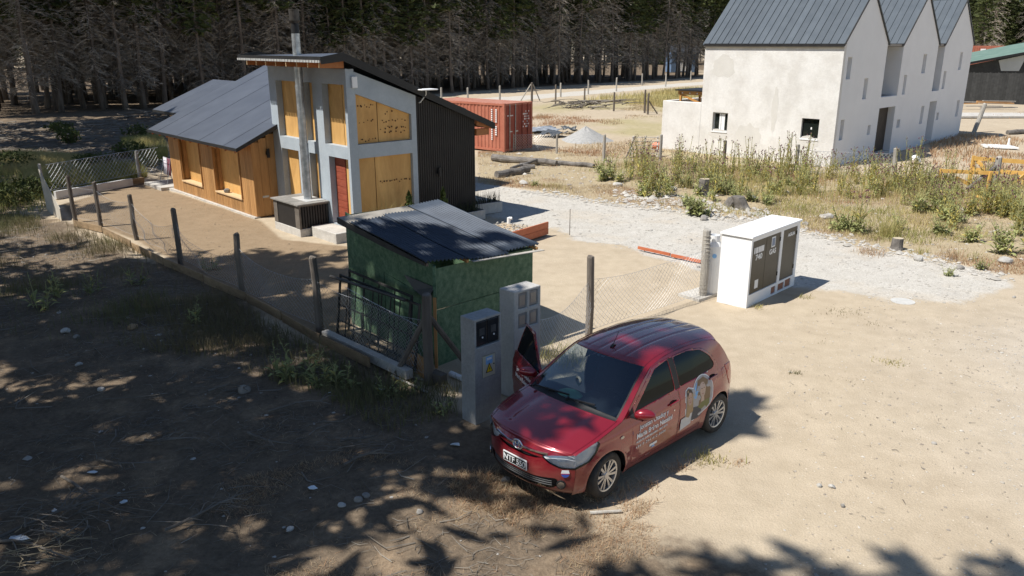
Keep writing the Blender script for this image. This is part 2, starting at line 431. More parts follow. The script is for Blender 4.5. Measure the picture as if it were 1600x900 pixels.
# forest grid along the 45-degree forest edge
edge = [(-78, 28), (-62, 41), (-48, 55), (-36, 68), (-23, 78), (-8, 93), (4, 108), (20, 126), (36, 145), (52, 162), (72, 182)]
def edge_pt(s):
    for (a, b) in zip(edge[:-1], edge[1:]):
        l = math.dist(a, b)
        if s <= l: f = s / l; return (a[0] + (b[0] - a[0]) * f, a[1] + (b[1] - a[1]) * f), ((b[0] - a[0]) / l, (b[1] - a[1]) / l)
        s -= l
    return edge[-1], ((.7), (.7))
rr = random.Random(11)
protos = [pine(100 + i, H=rr.uniform(17, 21), dead0=2.0 + .45 * (i % 4), live0=(6.4, 10.5, 8.0, 12.0, 9.4, 7.2, 11.0)[i], rad=rr.uniform(.17, .25), dead_len=rr.uniform(2.0, 3.0), twigs=11, step=.40, per=9) for i in range(7)]
spots = []
tot = sum(math.dist(a, b) for a, b in zip(edge[:-1], edge[1:]))
for row in range(17):
    s = rr.uniform(0, 2)
    while s < tot:
        (x, y), (tx, ty) = edge_pt(s)
        off = row * 2.9 + rr.uniform(-1.1, 1.1)
        X, Y = x - ty * off + rr.uniform(-.6, .6), y + tx * off
        s += rr.uniform(1.5, 3.9) * (1 if row < 9 else 1.2)
        dep = Y * _c + .9; u = 800 + FPX * X / max(dep, 1)
        if dep < 5 or not (-90 < u < 1690): continue
        if u > 1130 and row > 6: continue
        spots.append((math.hypot(X, Y), row, X, Y, u))
for k in range(46):
    X, Y = rr.uniform(66, 128), rr.uniform(122, 215)
    if 1490 < 800 + FPX * X / (Y * _c + .9) < 1680: spots.append((0, 1, X, Y, 1550))
# trees just left of the frame line the plot
spots.sort()
LB = ['tall pine with pale dead lower branches at the forest edge', 'pine trunk with grey dead twigs deep inside the plantation', 'dark green pine rising behind the white row house']
near = [t for t in spots if t[1] <= 1]; rest = [t for t in spots if t[1] > 1]
use = (near + rest)[:296]; left = (near + rest)[296:]
for i, (dd, row, X, Y, u) in enumerate(use):
    k = i if i < 7 else None
    t = protos[i] if k is not None else copy_tree(protos[rr.randrange(7)])
    t.location = (X, Y, -.05); t.rotation_euler = (rr.gauss(0, .022), rr.gauss(0, .022), rr.uniform(0, 6.28))
    sc = rr.uniform(.85, 1.15); t.scale = (sc, sc, sc * rr.uniform(.92, 1.08))
    lab = LB[2] if u > 1120 else (LB[0] if row < 2 else LB[1])
    tag(t, lab, 'tree', {LB[0]: 'pines along the forest edge', LB[1]: 'pines inside the plantation', LB[2]: 'pines behind the row house'}[lab])
# rows deeper than that, as one wood
def mesh_np(o):
    me = o.data; v = np.empty(len(me.vertices) * 3, np.float32); me.vertices.foreach_get('co', v)
    return v.reshape(-1, 3)
wv, wf, wm = [], [], []
def joined(kind, items, name, mt, parent):
    VV, FF, n = [], [], 0
    for src, X, Y, rot, sc, dz in [(*t, 0) for t in items] + ([(*t, -d) for t in items[-300:] for d in (5.5, 8.5)] if kind == 'crown' else []):
        ch = [c for c in src.children if c.name.split('.')[0] == kind][0]
        v = mesh_np(ch); me = ch.data
        ls = np.empty(len(me.polygons), np.int32); me.polygons.foreach_get('loop_start', ls)
        lt = np.empty(len(me.polygons), np.int32); me.polygons.foreach_get('loop_total', lt)
        lv = np.empty(len(me.loops), np.int32); me.loops.foreach_get('vertex_index', lv)
        c, s_ = math.cos(rot), math.sin(rot)
        v2 = np.stack([(v[:, 0] * c - v[:, 1] * s_) * sc + X, (v[:, 0] * s_ + v[:, 1] * c) * sc + Y, v[:, 2] * sc - .05 + dz], 1)
        q = lt == 4
        f = lv[ls[q][:, None] + np.arange(4)]
        VV.append(v2); FF.append(f + n); n += len(v2)
    o = np_mesh(name, np.concatenate(VV), np.concatenate(FF), mt, parent)
    return o
items = [(protos[rr.randrange(7)], X, Y, rr.uniform(0, 6.28), rr.uniform(.9, 1.15)) for (_, _, X, Y, _) in left[:260]]
# a far belt of trees beyond the clearing behind the plantation
for k in range(300):
    a = rr.uniform(-.62, .68); rd = rr.uniform(215, 262)
    items.append((protos[rr.randrange(7)], math.sin(a) * rd, math.cos(a) * rd, rr.uniform(0, 6.28), rr.uniform(1.0, 1.3)))
wood = thing('distant_wood', 'dark mass of pines filling the back of the plantation', 'wood')
wood['kind'] = 'stuff'
for kd, mt in (('trunk', M_bark), ('crown', M_need)):
    o = joined(kd, items, {'trunk': 'trunks', 'crown': 'foliage'}[kd], mt, wood); o['kind'] = 'stuff'
# ================================================================ materials for buildings
M_grey = mat('grey_stucco', (.33, .375, .41), (.40, .445, .48), scale=2.2, rough=.85, bump=.15, bscale=60, fine=.05)
M_ply = mat('plywood', (.50, .275, .088), (.68, .405, .145), scale=1.6, stretch=(1, 1, .28), rough=.65, p=(.35, .65), dist=1.2, rnd=.10, fine=.06)
M_plyh = mat('plywood_knot', (.08, .035, .015))
M_board = mat('timber_board', (.31, .155, .055), (.46, .25, .095), scale=2.2, stretch=(3, 3, .25), rough=.55, dist=.7, rnd=.16, fine=.08)
M_frameb = mat('window_board', (.34, .18, .07), (.46, .26, .11), scale=3, rough=.6, rnd=.06)
M_roofd = mat('roof_sheet', (.082, .090, .108), (.108, .118, .138), scale=1.3, rough=.42, metal=.25, rnd=.07, spec=.5)
M_black = mat('black_metal', (.012, .012, .013), (.022, .021, .021), scale=3, rough=.5)
M_clad = mat('dark_cladding', (.020, .018, .017), (.032, .029, .027), scale=1.5, rough=.55)
M_raft = mat('rafter_timber', (.30, .11, .035), (.42, .17, .06), scale=4, rough=.6, rnd=.12)
M_rend = mat('rafter_end', (.55, .38, .20), (.66, .48, .29), scale=8)
M_conc = mat('concrete', (.40, .375, .335), (.56, .53, .48), scale=3, rough=.9, bump=.5, bscale=22, fine=.1)
M_galv = mat('galvanised_steel', (.33, .35, .37), (.56, .58, .60), scale=6, rough=.36, metal=.8, p=(.35, .65))
M_reddoor = mat('red_plank', (.22, .045, .025), (.34, .085, .045), scale=3, stretch=(1, 1, 8), rough=.6, fine=.2)
M_white = mat('white_paint', (.76, .76, .75), (.82, .82, .81), scale=4, rough=.55)
M_zinc = mat('zinc_flashing', (.52, .52, .50), (.66, .66, .64), scale=9, rough=.45, metal=.3)

def frame_wall(mb, A, B, u0, u1, w0, w1, holes, thick, mi=0, top=None):
    """wall sheet with real openings. A(u, d, w) -> point; d = depth into the wall"""
    us = sorted({u0, u1, *[h[k] for h in holes for k in (0, 1)]}); ws = sorted({w0, w1, *[h[k] for h in holes for k in (2, 3)]})
    def solid(i, j):
        if i < 0 or j < 0 or i >= len(us) - 1 or j >= len(ws) - 1: return False
        cu, cw = (us[i] + us[i + 1]) / 2, (ws[j] + ws[j + 1]) / 2
        return not any(h[0] < cu < h[1] and h[2] < cw < h[3] for h in holes)
    for i in range(len(us) - 1):
        for j in range(len(ws) - 1):
            if not solid(i, j): continue
            a, b, c, e = us[i], us[i + 1], ws[j], ws[j + 1]
            for dd in (0, thick): mb.add([A(a, dd, c), A(b, dd, c), A(b, dd, e), A(a, dd, e)], [(0, 1, 2, 3)], mi)
            for (di, dj, p, q) in ((-1, 0, (a, c), (a, e)), (1, 0, (b, c), (b, e)), (0, -1, (a, c), (b, c)), (0, 1, (a, e), (b, e))):
                if not solid(i + di, j + dj):
                    mb.add([A(p[0], 0, p[1]), A(q[0], 0, q[1]), A(q[0], thick, q[1]), A(p[0], thick, p[1])], [(0, 1, 2, 3)], mi)

# ================================================================ the boarded-up house
T0 = (-4.53, 22.31); AZ = R(42.5)
house = thing('house', 'half-built grey and timber house with boarded windows and a tall flue', 'house', (*T0, 0), AZ)
def hw(x, y, z=0): return Vector((T0[0] + x * math.cos(AZ) - y * math.sin(AZ), T0[1] + x * math.sin(AZ) + y * math.cos(AZ), z))
rs = random.Random(5)
TW = 4.6
# --- tower: left face (x = 0)
mb = MB()
Al = lambda u, d, w: (d, u, w)
holes = [(2.83, 4.14, 2.6, 4.30), (1.88, 2.40, 2.6, 4.30), (.12, 1.33, 2.6, 4.30), (3.0, 4.1, .35, 2.23), (1.83, 2.33, .35, 2.25), (.12, 1.18, .28, 2.26)]
frame_wall(mb, Al, None, 0.0, TW, -.1, 4.72, holes, .26)
# right face (y = 0): posts, beams and the sloping head
rt = lambda x: 2.95 + .4 * (5.25 - x)              # roof top surface over the tower and the dark wing
wl = lambda x: 4.74 - .352 * x                      # wall head line
def pr(poly, y0, y1, mi=0): mb.prism([(p[0], y0, p[1]) for p in poly], (0, y1 - y0, 0), mi)
pr([(0.262, -.1), (.28, -.1), (.28, wl(.28)), (0.262, wl(.262))], 0, .2)
pr([(2.13, -.1), (2.31, -.1), (2.31, wl(2.31)), (2.13, wl(2.13))], 0, .2)
pr([(.28, -.1), (2.13, -.1), (2.13, .28), (.28, .28)], 0, .2)
pr([(.28, 2.27), (2.13, 2.27), (2.13, 2.66), (.28, 2.66)], 0, .2)
pr([(.28, 4.06), (2.13, 3.40), (2.13, wl(2.13)), (.28, wl(.28))], 0, .2)
pr([(0.0, -.1), (.26, -.1), (.26, wl(.26)), (0.0, wl(0))], -.003, 0)
# far side wall above the wing roof
mb.prism([(.262, TW, -.1), (4.55, TW, -.1), (4.55, TW, 3.1), (.262, TW, 4.62)], (0, -.2, 0))
mb.build('tower_frame', M_grey, house, bevel=.008)
# plywood sheets set back in the openings, each sheet a part
def sheet_l(y0, y1, z0, z1, m=M_ply, d=.2):
    MB().box(d, d + .018, y0 + .009, y1 - .009, z0, z1).build('plywood_sheet', m, house)
for (ya_, yb_2, za_, zb_2) in ((2.84, 4.13, 2.61, 4.29), (.13, 1.32, 2.61, 4.29), (3.01, 4.09, .36, 2.22)): MB().box(.235, .255, ya_, yb_2, za_, zb_2).build('gap_dark_sheet', M_black, house)  # black sheets added behind the plywood so the gaps look dark
sheet_l(3.27, 4.14, 2.6, 4.3); sheet_l(2.83, 3.27, 2.6, 4.3, d=.206)
sheet_l(1.88, 2.40, 2.6, 4.3)
sheet_l(.56, 1.33, 2.6, 4.3); sheet_l(.12, .56, 2.6, 4.3, d=.206)
sheet_l(3.42, 4.1, .35, 2.23); sheet_l(3.0, 3.42, .35, 2.23, d=.206); sheet_l(1.83, 2.33, .35, 2.25)
dr = MB(); dr.box(.19, .225, .60, 1.18, .29, 2.26)
for k in range(9): dr.box(.182, .19, .62, 1.16, .34 + k * .21, .34 + k * .21 + .185)
dr.build('door', M_reddoor, house); sheet_l(.12, .58, .28, 2.26, d=.2)
def sheet_r(poly, d=.10, m=M_ply):
    MB().prism([(p[0], d, p[1]) for p in poly], (0, .018, 0)).build('plywood_sheet', m, house)
tp = lambda x: 4.06 - .357 * (x - .28)
sheet_r([(.283, 2.67), (1.008, 2.67), (1.008, tp(1.008)), (.283, tp(.283))]); sheet_r([(1.035, 2.67), (2.127, 2.67), (2.127, tp(2.127)), (1.035, tp(1.035))], d=.108)
sheet_r([(.283, .29), (.852, .29), (.852, 2.26), (.283, 2.26)]); sheet_r([(.878, .29), (2.127, .29), (2.127, 2.26), (.878, 2.26)], d=.108)
MB().box(.284, 2.126, .15, .17, .29, 2.26).build('gap_dark_sheet', M_black, house)  # added black sheet, darkens the gap between the right-face sheets
MB().prism([(.284, .15, 2.67), (2.126, .15, 2.67), (2.126, .15, tp(2.126)), (.284, .15, tp(.284))], (0, .02, 0)).build('gap_dark_sheet', M_black, house)
kn = MB()
for (x0, x1, z, n) in ((.35, .95, 3.70, 8), (.35, .95, 3.28, 5), (1.1, 2.0, 3.24, 9), (1.1, 2.05, 3.06, 10), (.4, .95, 2.75, 7), (1.2, 2.0, 3.48, 6), (.95, 2.08, 1.50, 13), (1.15, 2.0, 2.92, 6)):
    for k in range(n):
        x = x0 + (x1 - x0) * (k + rs.uniform(.1, .9)) / n; zz = z + rs.uniform(-.04, .04); r_ = rs.uniform(.014, .028)
        if zz > tp(x) - .08 and zz > 2.6: continue
        kn.tube([(x, .101, zz), (x, .093, zz)], r_, 6)
kn.build('plywood_knots', M_plyh, house)['kind'] = 'stuff'
# dark corrugated extension
mb = MB(); n = 27; xs = np.linspace(2.312, 4.57, n * 4 + 1)
prof = [0, .028, .028, 0]
top = [(x, .03 - prof[i % 4], min(wl(2.3) - .36 * (x - 2.3), 9)) for i, x in enumerate(xs)]
for i in range(len(xs) - 1):
    a, b = top[i], top[i + 1]
    mb.add([(a[0], a[1], .12), (b[0], b[1], .12), b, a], [(0, 1, 2, 3)])
mb.build('dark_cladding', M_clad, house, recalc=False)
mb = MB(); mb.prism([(4.57, .032, .12), (4.57, 6.5, .12), (4.57, 6.5, 3.1), (4.57, .032, 3.1)], (-.06, 0, 0))
mb.prism([(2.32, .06, .12), (4.5, .06, .12), (4.5, .06, 3.05), (2.32, .06, 3.85)], (0, .06, 0)).build('end_wall', M_clad, house)
mb = MB(); mb.box(2.2, 4.62, -.03, .6, -.15, .12); mb.box(0.05, 2.2, -.02, .3, -.15, -.1); mb.build('plinth', M_conc, house)
# roof of tower and extension
TH = .10
def slab(name, poly, th, m, parent=house):
    b_ = MB(); b_.prism(poly, (0, 0, -th)); return b_.build(name, m, parent)
y0, y1 = -.14, TW + .25
npan = 6
for k in range(npan):
    ya, yb = y0 + (y1 - y0) * k / npan + .004, y0 + (y1 - y0) * (k + 1) / npan - .004
    rz = lambda y: 5.14 - .10 * (y - y0) / (y1 - y0)
    slab('roof_panel', [(-.12, ya, rz(ya)), (5.25, ya, rt(5.25)), (5.25, yb, rt(5.25)), (-.12, yb, rz(yb))], .045, M_roofd)
for k in range(npan):
    ya, yb = y0 + (y1 - y0) * k / npan + .004, y0 + (y1 - y0) * (k + 1) / npan - .004
    slab('roof_panel', [(-.78, ya, 5.03), (-.125, ya, rz(ya)), (-.125, yb, rz(yb)), (-.78, yb, 5.03)], .04, M_roofd)
mb = MB()
for ys in (y0 - .02, y1): mb.prism([(-.12, ys, 5.16), (5.27, ys, rt(5.27) + .02), (5.27, ys, rt(5.27) - .17), (-.12, ys, 4.93), (-.8, ys, 4.86), (-.8, ys, 5.05)], (0, .02, 0))
mb.box(-.815, -.79, y0 - .02, y1 + .02, 4.965, 5.055); mb.box(5.27, 5.29, y0, y1, rt(5.27) - .17, rt(5.27) + .01)
mb.build('roof_edge', M_black, house)
mb = MB()
for k in range(60):
    yy = y0 + (y1 - y0) * (k + .5) / 60; mb.box(-.845, -.80, yy - .033, yy + .033 * (1 if k % 2 else .4), 4.90, 4.962)
mb.build('eave_flashing', M_zinc, house)
for k in range(8):
    yy = .02 + k * .62
    r_ = MB(); r_.prism([(-.74, yy, 4.76), (-.74, yy, 4.90), (-.02, yy, 5.0), (-.02, yy, 4.74)], (0, .055, 0)); ro = r_.build('rafter', M_raft, house)
    MB().box(-.752, -.741, yy + .004, yy + .051, 4.765, 4.897).build('rafter_end', M_rend, ro)
r_ = MB(); r_.prism([(4.58, -.06, rt(4.58) - .30), (5.2, -.06, rt(5.2) - .19), (5.2, -.06, rt(5.2) - .05), (4.58, -.06, rt(4.58) - .06)], (0, .06, 0)).build('rafter', M_raft, house)
MB().box(4.58, 5.1, -.05, .08, 2.60, 2.80).build('eave_beam', M_raft, house)
slab('eave_lining', [(4.58, .02, rt(4.58) - .07), (5.24, .02, rt(5.24) - .07), (5.24, y1, rt(5.24) - .07), (4.58, y1, rt(4.58) - .07)], .02, M_raft)
slab('eave_lining', [(-.76, y0 + .02, 4.955), (0.0, y0 + .02, 5.03), (0.0, y1, 5.0), (-.76, y1, 4.955)], .015, M_raft)

# --- low timber wing (front wall x = -.8)
X0 = -.8; Y0, Y1 = 4.62, 11.75; ZT = 2.44
wins = [(5.57, 7.62, .48, 2.0), (8.82, 10.66, .48, 2.02)]
mb = MB()
frame_wall(mb, lambda u, d, w: (X0 + .03 + d, u, w), None, Y0 + .02, Y1 - .02, .02, ZT, wins, .1)
mb.box(X0 + .13, 3.5, Y1 - .1, Y1 - .03, 0, 2.5); mb.box(3.5, 3.6, TW, Y1, 0, 2.6); mb.box(X0 + .14, -.01, Y0 + .03, Y0 + .1, 0, 2.5)
mb.build('wing_wall', M_frameb, house)
nb = 57; bw = (Y1 - Y0) / nb
for k in range(nb):
    a, b = Y0 + k * bw + .004, Y0 + (k + 1) * bw - .004; cy = (a + b) / 2
    segs = [(.03, ZT)]
    for wn in wins:
        if wn[0] - .02 < cy < wn[1] + .02: segs = [(.03, wn[2] - .002), (wn[3] + .002, ZT)]
    j = rs.uniform(0, .004)
    for (z0, z1) in segs: MB().box(X0 - .002 + j, X0 + .028, a, b, z0, z1).build('wall_board', M_board, house)
for k in range(3):
    a = X0 + .005 + k * .266; MB().box(a, a + .258, Y0 - .022 + .003 * (k % 2), Y0 + .012, .03, 2.42 + .45 * .266 * k - .03).build('wall_board', M_board, house)
for (a, b, z0, z1) in wins:
    f = MB()
    f.box(X0 - .035, X0 + .32, a - .03, a, z0, z1); f.box(X0 - .035, X0 + .32, b, b + .03, z0, z1)
    f.box(X0 - .035, X0 + .32, a - .03, b + .03, z1, z1 + .03)
    fo = f.build('window', M_frameb, house)
    MB().box(X0 + .25, X0 + .268, a + .002, b - .002, z0 + .02, z1).build('plywood_sheet', M_ply, fo)
    MB().box(X0 - .05, X0 + .25, a - .035, b + .035, z0 - .03, z0 + .015).build('sill', M_rend, fo)
st = MB(); rk = random.Random(3)
bmx = bmesh.new(); bmesh.ops.create_icosphere(bmx, subdivisions=2, radius=1)
ICO_V = [tuple(v.co) for v in bmx.verts]; ICO_F = [tuple(v.index for v in f.verts) for f in bmx.faces]; bmx.free()
def rock(mb, c, r, seed=0, fl=.7, mi=0):
    q = random.Random(seed); ax = [Vector((q.gauss(0, 1), q.gauss(0, 1), q.gauss(0, 1))).normalized() for _ in range(7)]; of = [q.uniform(.55, .9) for _ in range(7)]
    vs = []
    s3 = (r * q.uniform(.8, 1.25), r * q.uniform(.75, 1.1), r * fl); ro = q.uniform(0, 6.28); c0, s0 = math.cos(ro), math.sin(ro)
    for v in ICO_V:
        p = Vector(v); 
        for a, o in zip(ax, of):
            dd = p.dot(a)
            if dd > o: p -= a * (dd - o) * .9
        x, y, z = p.x * s3[0], p.y * s3[1], p.z * s3[2]
        vs.append((c[0] + x * c0 - y * s0, c[1] + x * s0 + y * c0, c[2] + z))
    mb.add(vs, ICO_F, mi)
M_stone = mat('stone', (.20, .185, .165), (.40, .375, .34), scale=5, rough=.9, bump=.5, bscale=16, rnd=.3, fine=.15)
M_stonew = mat('pale_stone', (.34, .32, .29), (.50, .48, .44), scale=5, rough=.9, bump=.4, bscale=16, rnd=.2, fine=.12)
k_ = MB(); rock(k_, hw(-.72, 6.95, .56), .13, 4); tag(k_.build('stone', M_stone), 'dark stone lying on the sill of the boarded wing window', 'stone')
# foundation strip, patio
mb = MB(); mb.box(X0 - .10, X0 + .1, Y0 - .05, Y1 + .3, -.2, .025); mb.build('foundation', M_conc, house)
pt = MB(); pt.box(-1.2, 1.6, Y1 + .25, Y1 + 2.1, -.2, .06); tag(pt.build('patio_slab', M_conc, loc=(*T0, 0), rotz=AZ), 'pale concrete slab at the far end of the timber wing', 'slab')
# wing roofs, panel by panel
zr = lambda x: 2.30 + .457 * (x + 1.4)
ys = np.linspace(4.28, 12.0, 9)
for k in range(8):
    a, b = ys[k] + .005, ys[k + 1] - .005; dz = .006 * (k % 2)
    if k == 0:
        slab('roof_panel', [(-1.4, a, zr(-1.4)), (-.02, a, zr(-.02)), (-.02, b, zr(-.02)), (-1.4, b, zr(-1.4))], .04, M_roofd)
        slab('roof_panel', [(-.018, TW + .02, zr(-.018)), (3.6, TW + .02, zr(3.6)), (3.6, b, zr(3.6)), (-.018, b, zr(-.018))], .04, M_roofd)
    else: slab('roof_panel', [(-1.4, a, zr(-1.4) + dz), (3.6, a, zr(3.6) + dz), (3.6, b, zr(3.6) + dz), (-1.4, b, zr(-1.4) + dz)], .04, M_roofd)
slab('roof_panel', [(3.61, TW + .02, zr(3.6)), (8, TW + .02, zr(3.6) - 1.6), (8, 12, zr(3.6) - 1.6), (3.61, 12, zr(3.6))], .04, M_roofd)
zb = lambda x: 2.72 + .42 * (x - .22)
yb_ = np.linspace(12.02, 16.0, 5)
for k in range(4): slab('roof_panel', [(.22, yb_[k] + .005, zb(.22)), (2.95, yb_[k] + .005, zb(2.95)), (2.95, yb_[k + 1] - .005, zb(2.95)), (.22, yb_[k + 1] - .005, zb(.22))], .04, M_roofd)
slab('roof_panel', [(2.96, 12.02, zb(2.95)), (5.5, 12.02, zb(2.95) - .9), (5.5, 16, zb(2.95) - .9), (2.96, 16, zb(2.95))], .04, M_roofd)
mb = MB()
mb.prism([(-1.42, 4.255, zr(-1.42) + .01), (-.0, 4.255, zr(0) + .01), (-.0, 4.255, zr(0) - .13), (-1.42, 4.255, zr(-1.42) - .10)], (0, .02, 0))
mb.box(-1.425, -1.402, 4.25, 12.0, zr(-1.4) - .09, zr(-1.4) + .0); mb.prism([(-1.42, 12.003, zr(-1.42)), (3.6, 12.003, zr(3.6)), (3.6, 12.003, zr(3.6) - .12), (-1.42, 12.003, zr(-1.42) - .1)], (0, .012, 0))
mb.box(.2, .218, 12.05, 16, zb(.2) - .1, zb(.2)); mb.build('roof_trim', M_black, house)
mb = MB(); mb.box(.75, 2.5, Y1 + .02, 15.6, 0, zb(.75) - .06); mb.box(2.5, 5.0, 12.1, 15.6, 0, 2.6); mb.build('back_wall', M_frameb, house)
slab('eave_lining', [(-1.39, 4.3, zr(-1.4) - .06), (X0, 4.3, zr(X0) - .06), (X0, 11.98, zr(X0) - .06), (-1.39, 11.98, zr(-1.4) - .06)], .02, M_frameb)
for k in range(11): 
    yy = 4.5 + k * .72; r_ = MB(); r_.prism([(-1.36, yy, zr(-1.36) - .19), (X0 - .01, yy, zr(X0) - .22), (X0 - .01, yy, zr(X0) - .085), (-1.36, yy, zr(-1.36) - .085)], (0, .06, 0)).build('rafter', M_raft, house)
# firebox with slatted doors and the flue
fb = MB(); fb.box(-1.0, -.01, 1.35, 2.95, -.15, .19); fb.build('firebox_base', M_conc, house, bevel=.015)
fb = MB(); fb.box(-.985, -.02, 1.40, 2.93, .19, .885); fbx = fb.build('firebox', M_black, house)
for k in range(11):
    x = -.97 + k * .086; MB().box(x, x + .052, 1.365, 1.398, .215, .84).build('slat', M_clad, fbx)
M_wt = mat('weathered_timber', (.10, .085, .07), (.17, .145, .12), scale=5, rough=.8)
for bx_ in ((-1.0, -.945, 1.345, 1.40, .19, .885), (-.944, -.02, 1.36, 1.40, .84, .885), (-1.0, -.987, 1.402, 1.6, .2, .88), (-1.0, -.987, 2.7, 2.93, .2, .88)): MB().box(*bx_).build('frame_board', M_wt, fbx)
tp_ = MB(); tp_.box(-1.06, -.015, 1.30, 3.0, .888, .925); tp_.build('firebox_top', mat('weathered_sheet', (.16, .15, .135), (.30, .285, .26), scale=2.5, rough=.7, fine=.15), fbx)
cp = MB(); cp.box(-.62, -.02, 1.55, 2.5, .926, .935); cp.build('flue_plate', M_zinc, fbx)
FX, FY = -.34, 1.98
fl = MB(); fl.tube([(FX, FY, .93), (FX, FY, 2.55)], .125, 18); fl.tube([(FX, FY, 2.552), (FX, FY, 4.2)], .121, 18); fl.tube([(FX, FY, 4.202), (FX, FY, 5.66)], .117, 18)
for z in (2.55, 4.2): fl.tube([(FX, FY, z - .03), (FX, FY, z + .03)], .131, 18)
flo = fl.build('flue', M_galv, house, smooth=False)
fc_ = MB(); fc_.tube([(FX, FY, 5.655), (FX, FY, 5.93)], [.12, .10], 18); fc_.build('flue_collar', M_black, flo)
fc_ = MB(); fc_.tube([(FX, FY, 5.93), (FX, FY, 6.0), (FX, FY, 6.27)], [.11, .145, .145], 18); fc_.tube([(FX, FY, 6.27), (FX, FY, 6.30)], .15, 18); fc_.build('flue_cap', mat('sooty_steel', (.05, .045, .04), (.13, .115, .10), scale=5, rough=.5, metal=.6), flo)
st_ = MB(); st_.box(-.68, -.01, -.12, 1.28, -.2, .265); st_.build('step', M_conc, house, bevel=.02)
jb = MB(); jb.box(.16, .33, -.07, -.006, 4.22, 4.52); jbo = jb.build('junction_box', M_white, house, bevel=.01)
def wall_lamp(p, ax):
    b_ = MB(); x, y, z = p
    b_.box(x - .04, x + .04, y - .03, y, z - .06, z + .06)
    b_.tube([(x, y - .09, z - .14), (x, y - .09, z + .14)], .05, 10); b_.box(x - .012, x + .012, y - .09, y, z - .015, z + .015)
    return b_.build('wall_lamp', M_black, house)
wall_lamp((-.27, Y0 - .022, 2.04), 0); wall_lamp((3.05, -.0, 1.62), 0)
MB().box(-.55, -.33, Y0 - .03, Y0 - .02, .62, .68).build('socket_plate', M_galv, house)
# starlink-style flat dish on a bracket
dsh = thing('satellite_dish', 'flat white satellite dish on a bracket at the roof edge', 'dish', hw(2.55, -.2, 0), AZ)
b_ = MB(); b_.box(-.28, .30, -.2, .2, 4.08, 4.115); b_.build('dish_panel', M_white, dsh, bevel=.015)
b_ = MB(); b_.tube([(0, 0, 4.08), (.02, .04, 3.95), (-.12, .15, 3.72)], .018, 8); b_.tube([(-.12, .15, 3.74), (-.12, .24, 3.70)], .02, 8); b_.build('bracket', M_zinc, dsh)
# ================================================================ white row house
M_plaster = mat('white_plaster', (.60, .575, .535), (.70, .68, .645), scale=1.1, rough=.92, bump=.5, bscale=22, fine=.05, detail=9, p=(.38, .6))
M_plasterw = mat('white_plaster_facade', (.72, .72, .72), (.77, .77, .77), scale=1.0, rough=.9, bump=.2, bscale=30)
M_stain = mat('damp_plaster', (.56, .535, .49), (.63, .605, .56), scale=2.0, rough=.95, bump=.4, bscale=22)
M_niche = mat('niche_board', (.42, .43, .44), (.48, .49, .50), scale=3, rough=.8)
M_seam = mat('seam_roof', (.060, .075, .090), (.082, .098, .114), scale=2, rough=.45, metal=.2, rnd=.10, spec=.5)
M_glassd = bpy.data.materials.new('window_glass'); M_glassd.use_nodes = True
_b = M_glassd.node_tree.nodes['Principled BSDF']; _b.inputs['Base Color'].default_value = (.012, .016, .014, 1); _b.inputs['Roughness'].default_value = .05
M_darkply = mat('dark_plywood', (.045, .036, .028), (.075, .058, .045), scale=3, rough=.7)
wh = thing('row_house', 'white plastered row house with three steep grey gables', 'house', (14.58, 36.34, 0), R(45))
U = [(0.0, 4.86), (6.94, 11.94), (13.06, 17.87)]; EV = 5.40; DP = 7.0; SL = .945
slit = [[(.5, .95, 3.83, 4.79), (2.6, 3.04, 2.86, 3.82), (.53, .92, 1.12, 2.05), (3.71, 4.05, 1.13, 1.59)],
        [(9.9, 10.42, 3.86, 4.83), (7.56, 7.95, 2.87, 3.84), (7.43, 7.87, 1.2, 1.62), (10.72, 11.16, 1.17, 2.13)],
        [(13.48, 13.9, 2.92, 3.88), (15.82, 16.27, 3.91, 4.88), (13.34, 13.72, 1.21, 1.63), (16.62, 17.08, 1.2, 2.15)]]
F_ = lambda u, d, w: (u, d, w)
